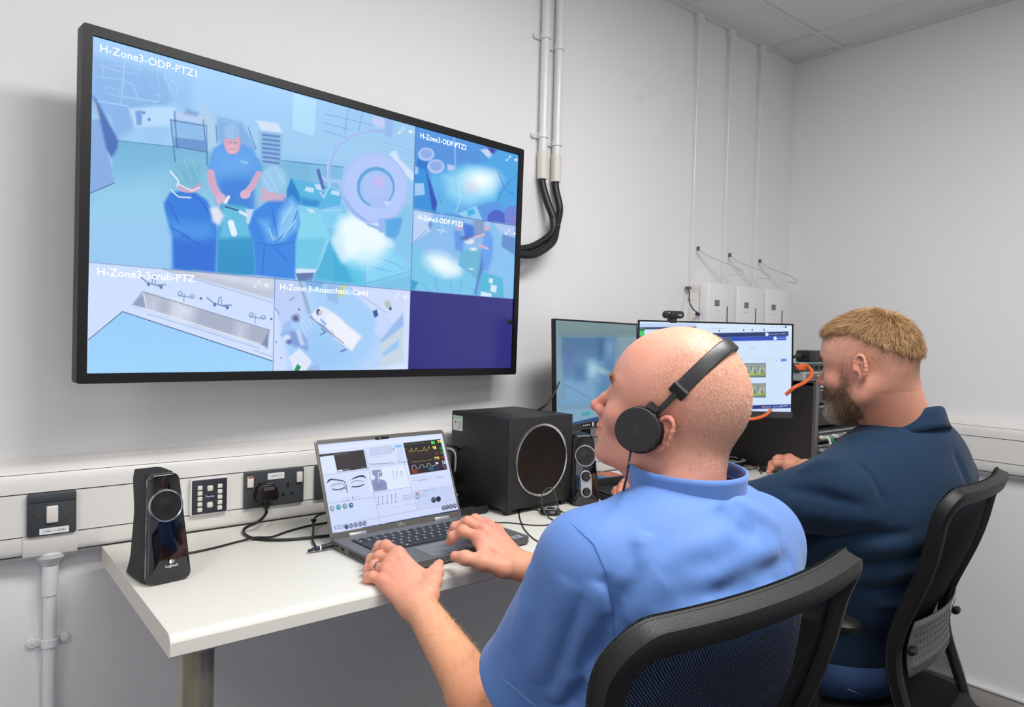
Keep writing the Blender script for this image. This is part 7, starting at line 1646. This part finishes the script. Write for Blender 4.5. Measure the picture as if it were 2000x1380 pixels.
HL2 = dict(index=[Pt(1232, 955, 2.08), Pt(1214, 952, 2.11), Pt(1204, 957, 2.12), Pt(1198, 962, 2.12)], middle=[Pt(1231, 961, 2.07), Pt(1213, 960, 2.09), Pt(1204, 965, 2.10), Pt(1199, 971, 2.10)], ring=[Pt(1232, 968, 2.05), Pt(1216, 969, 2.07), Pt(1207, 974, 2.08), Pt(1203, 979, 2.08)],
           little=[Pt(1236, 975, 2.04), Pt(1222, 976, 2.05), Pt(1214, 980, 2.055), Pt(1210, 984, 2.06)], thumb=[Pt(1252, 952, 2.06), Pt(1233, 945, 2.10), Pt(1222, 943, 2.12), Pt(1214, 946, 2.13)])
S2R, E2R, W2R = Vector((2.045, .735, 1.05)), Vector((2.17, 1.03, .975)), Pt(1574, 915, 2.34)
HR2 = dict(index=[Pt(1537, 904, 2.40), Pt(1515, 904, 2.43), Pt(1506, 913, 2.44), Pt(1501, 921, 2.44)], middle=[Pt(1537, 898, 2.43), Pt(1516, 897, 2.46), Pt(1507, 906, 2.475), Pt(1503, 914, 2.475)], ring=[Pt(1539, 894, 2.455), Pt(1520, 894, 2.49), Pt(1512, 902, 2.5), Pt(1508, 909, 2.505)],
           little=[Pt(1543, 893, 2.48), Pt(1527, 894, 2.51), Pt(1520, 901, 2.52), Pt(1516, 907, 2.525)], thumb=[Pt(1562, 927, 2.35), Pt(1541, 935, 2.37), Pt(1521, 938, 2.385), Pt(1507, 933, 2.40)])
for S_0, E_0, W_0, Hd in ((S2L, E2L, W2L, HL2), (S2R, E2R, W2R, HR2)):
    f, U = arm_field(S_0, E_0, W_0, Hd, (.058, .050, .050, .031)); v, fc = f.mesh(); v = relax(v, fc, 2); parts.append((v, fc)); cols.append(arm_cols(v, Hd, W_0, E_0, S_0, (218, 158, 128)))
tv_, tf_ = seated_trunk((1.45, .55, .02), (2.30, 1.5, 1.22), [('e', (1.835, .79, .96), (.19, .13, .19), .03), ('c', (1.83, .75, 1.07), (1.63, .80, 1.045), .06, .05, .03), ('c', (1.83, .75, 1.07), (2.04, .74, 1.05), .06, .05, .03), ('c', (1.83, .74, 1.12), (1.83, .75, 1.04), .06, .07, .03),
    ('e', (1.85, .90, .78), (.17, .15, .19), .04), ('e', (1.88, .93, .60), (.18, .13, .10), .04), ('c', (1.79, 1.0, .575), (1.70, 1.25, .56), .082, .06, .03), ('c', (1.97, 1.0, .575), (2.03, 1.25, .56), .082, .06, .03), ('c', (1.70, 1.25, .545), (1.69, 1.27, .09), .056, .038, .02), ('c', (2.03, 1.25, .545), (2.05, 1.27, .09), .056, .038, .02),
    ('c', (1.69, 1.26, .05), (1.68, 1.40, .04), .036, .03, .02), ('c', (2.05, 1.26, .05), (2.06, 1.40, .04), .036, .03, .02)])
parts.append((tv_, tf_)); cols.append(np.tile(L3((210, 150, 126)), (len(tv_), 1)))
BV, BF = joined(parts); me = raw_mesh('person', BV, BF); set_col(me, np.concatenate(cols))
p2 = link('person', me, skin_m); tag(p2, 'bearded fair-haired man in navy polo shirt and jeans holding the computer mouse', 'person')
RM = np.array(M2.to_3x3()).T/HS2
# swept top hair
P, NN, q = scatter(V, F, Nl, np.clip(capw, 0, 1)*(1-.0*x), 21000)
WH = np.array([-.062, .012, .115]); D_ = P-WH; D_ /= np.linalg.norm(D_, axis=1, keepdims=True)+1e-6
D_ += np.stack([-D_[:, 1], D_[:, 0], 0*D_[:, 0]], 1)*(.5*np.exp(-np.linalg.norm(P-WH, axis=1)/.03))[:, None]
cl_ = np.stack([np.sin(P[:, 1]*210+P[:, 0]*90+2*np.sin(P[:, 2]*150)), np.sin(P[:, 0]*170+P[:, 2]*120+1.3), np.sin(P[:, 0]*150-P[:, 1]*190)], 1); D_ += cl_*.22
D_ -= NN*(D_*NN).sum(1, keepdims=True); D_ /= np.linalg.norm(D_, axis=1, keepdims=True)+1e-9; D_ = D_*.82+NN*(.42+.35*sm(P[:, 0], .03, .08)[:, None])+RNG.normal(0, .10, P.shape); D_ /= np.linalg.norm(D_, axis=1, keepdims=True)
g_ = RNG.random((len(P), 1)); HC = L3((196, 156, 108))*(1-g_)+L3((108, 76, 46))*g_
edge = sm(P[:, 2]-np.where(P[:, 0] < 0, .080+.62*P[:, 0], .080), .0, .02)
strands('hair', xf(M2, P), NN @ RM, D_ @ RM, (.006+.017*edge)*RNG.uniform(.45, 1.25, len(P)), .00055, HC, hair_m, p2, .9)
P, NN, q = scatter(V, F, Nl, np.clip(side_w, 0, 1), 7000); gd = np.tile(np.array([-.3, 0, -.9]), (len(P), 1)); gd -= NN*(gd*NN).sum(1, keepdims=True); D_ = gd*.8+NN*.35+RNG.normal(0, .1, P.shape); D_ /= np.linalg.norm(D_, axis=1, keepdims=True)
strands('faded_side_hair', xf(M2, P), NN @ RM, D_ @ RM, RNG.uniform(.0015, .0028, len(P)), .00022, np.tile(L3((136, 100, 76)), (len(P), 1)), hair_m, p2)
P, NN, q = scatter(V, F, Nl, beard_w, 17000); D_ = np.stack([.30*np.ones(len(P)), np.zeros(len(P)), -.95*np.ones(len(P))], 1)+NN*.55+RNG.normal(0, .2, P.shape); D_ /= np.linalg.norm(D_, axis=1, keepdims=True)
g_ = RNG.random((len(P), 1)); chin = sm(P[:, 0], .055, .085)[:, None]*sm(-P[:, 2], .05, .085)[:, None]
HC = (L3((148, 112, 84))*(1-g_)+L3((66, 50, 42))*g_)*(1-chin*.6)+L3((206, 192, 176))*chin*.6
ln = (.006+.012*sm(P[:, 0], .02, .06)+.010*sm(-P[:, 2], .05, .09))*RNG.uniform(.6, 1.15, len(P))
strands('beard', xf(M2, P), NN @ RM, D_ @ RM, ln, .00045, HC, hair_m, p2, .5)
wB = blob(V, (.088, .030, .032), (.012, .020, .007))+blob(V, (.088, -.030, .032), (.012, .020, .007)); P, NN, _ = scatter(V, F, Nl, wB*(wB > .15), 1100)
D_ = np.array([.45, 0, .35])+np.sign(P[:, 1:2])*np.array([0, .8, 0])+RNG.normal(0, .15, P.shape); D_ /= np.linalg.norm(D_, axis=1, keepdims=True)
strands('eyebrows', xf(M2, P), NN @ RM, D_ @ RM, RNG.uniform(.006, .010, len(P)), .0005, np.tile(L3((112, 80, 52)), (len(P), 1)), hair_m, p2)
# polo shirt
POLO = mat('polo_navy_pique', (23, 46, 70), .85, bump=.3, bscale=1100, var=.04, vscale=30, sheen=.08, spec=.2)
pf = Field((1.38, .50, .52), (2.36, 1.28, 1.24), .0045)
L2_, R2_ = (1.635, .795, 1.040), (2.040, .735, 1.045)
pf.ell((1.835, .785, .97), (.225, .165, .20), .04); pf.ell((1.84, .735, 1.00), (.205, .125, .15), .04); pf.ell((1.855, .85, .83), (.215, .200, .22), .06); pf.ell((1.88, .90, .64), (.210, .185, .14), .05); pf.ell((1.86, .76, .98), (.22, .16, .16), .05)
pf.cone((1.80, .745, 1.145), L2_, .066, .076, .06); pf.cone((1.86, .735, 1.150), R2_, .070, .076, .06); pf.ell((1.855, .715, 1.085), (.150, .095, .115), .05)
hL2 = Vector(E2L).lerp(Vector(S2L), .10)+Vector((0, 0, 0)); hR2 = Vector(E2R).lerp(Vector(S2R), .15)
pf.cone(L2_, hL2, .080, .066, .03); e2 = (hL2-Vector(L2_)).normalized(); pf.cone(hL2, hL2+e2*.05, .066, .066, .02); pf.cone(R2_, hR2, .080, .066, .03)
press_back(pf, *CH2)
for a in [([(1560, 925), (1600, 905), (1650, 905)], .010, .006), ([(1530, 955), (1600, 965), (1690, 985)], .012, -.006), ([(1560, 1000), (1640, 1010), (1730, 1010)], .014, .006), ([(1580, 1040), (1680, 1045), (1780, 1040)], .012, -.007), ([(1600, 1065), (1720, 1070), (1830, 1040)], .014, .007), ([(1640, 1100), (1740, 1095), (1830, 1070)], .010, -.006), ([(1650, 1125), (1750, 1120), (1820, 1100)], .012, .007), ([(1680, 1150), (1760, 1145), (1810, 1130)], .009, -.006),
          ([(1860, 880), (1880, 920), (1890, 950)], .010, -.006), ([(1700, 1180), (1760, 1175), (1790, 1165)], .01, .006), ([(1600, 880), (1660, 895), (1700, 930), (1730, 990)], .006, -.004), ([(1650, 860), (1690, 850), (1740, 860)], .008, .004)]: fold(pf, *a)
pol = cloth('polo_shirt', pf, [(hL2, e2, hL2, .12), (hR2, hR2-Vector(R2_), hR2, .11), ((1.88, .93, .605), (0, 0, -1), (1.87, .93, .59), .34)], POLO, p2, .003)
SEAM2 = mat('polo_seam', (22, 42, 70), .8)
seam(pf, [(1650, 888), (1690, 925), (1722, 975), (1735, 1030)], .0012, SEAM2, pol, n=12); seam(pf, [(1652, 886), (1700, 862), (1740, 838)], .0011, SEAM2, pol, n=10)
def fold_collar(name, c, ax_, ay, yaw, h, drop, m_, parent):
    bm = bmesh.new(); G = []; n = 64
    for i in range(n+1):
        a = math.radians(90+28)+math.radians(304)*i/n; cx, sx = math.cos(a), math.sin(a); fr = (sx+1)/2
        z0 = -drop*fr; row = []
        for k, (dr, dz) in enumerate(((.000, 0), (.001, h*.5), (.002, h*.92), (.005, h*1.0), (.010, h*.94), (.015, h*.62), (.020, h*.25), (.026, -.002-.010*fr))):
            v = Matrix.Rotation(yaw, 3, 'Z') @ Vector(((ax_+dr)*cx, (ay+dr)*sx, 0)); row.append(bm.verts.new((c[0]+v.x, c[1]+v.y, c[2]+z0+dz)))
        G.append(row)
    for i in range(n):
        for j in range(7): bm.faces.new([G[i][j], G[i+1][j], G[i+1][j+1], G[i][j+1]])
    bmesh.ops.recalc_face_normals(bm, faces=bm.faces[:]); o = obj(name, bm, m_, parent, ang=70); md = o.modifiers.new('thickness', 'SOLIDIFY'); md.thickness = .0022; return o
fold_collar('collar', (1.832, .748, 1.196), .078, .084, -.15, .044, .085, POLO, pol)
# jeans and shoes
tr = Field((1.5, .70, .06), (2.3, 1.46, .80), .010)
tr.ell((1.88, .90, .575), (.214, .186, .105), .04)
for s, kx in ((-1, 1.70), (1, 2.03)):
    tr.cone((1.88+.10*s, .96, .595), (kx, 1.25, .565), .118, .080, .03); tr.cone((kx, 1.25, .55), (kx+.0, 1.27, .10), .070, .058, .02)
jn = cloth('jeans', tr, [((1.69, 1.27, .13), (0, 0, -1), (1.69, 1.27, .10), .12), ((2.05, 1.27, .13), (0, 0, -1), (2.05, 1.27, .10), .12)], mat('denim_blue', (44, 70, 112), .85, bump=.4, bscale=500, var=.18, vscale=40), p2)
seam(tr, [(1655, 1345), (1690, 1358), (1730, 1368), (1775, 1375)], .0012, mat('jeans_stitch', (120, 136, 166), .8), jn, n=8)
for fx_ in (1.69, 2.05): loft('shoe', [(0, 0, 0, .048, .14, 3), (0, 0, .03, .05, .143, 3), (0, -.01, .06, .044, .12, 2.6), (0, -.05, .09, .038, .068, 2.2)], blk_matte, p2, 32, loc=(fx_, 1.33, 0))

GROUPS = dict(conduit='white cable conduits', mini_trunking='thin vertical cable trunkings', wall_unit='white wall units', white_cable='white cable loops above the wall units', black_flex_cable='black cables between conduits and wall screen',
              mains_socket='mains sockets on the trunking', small_speaker='pair of small glossy black speakers', monitor='computer monitors', office_chair='mesh-backed office chairs', orange_cable='orange cables', person='men sitting at the desk')
for o in list(COL.objects):
    b_ = o.name.split('.')[0]
    if o.parent is None and b_ in GROUPS: o['group'] = GROUPS[b_]
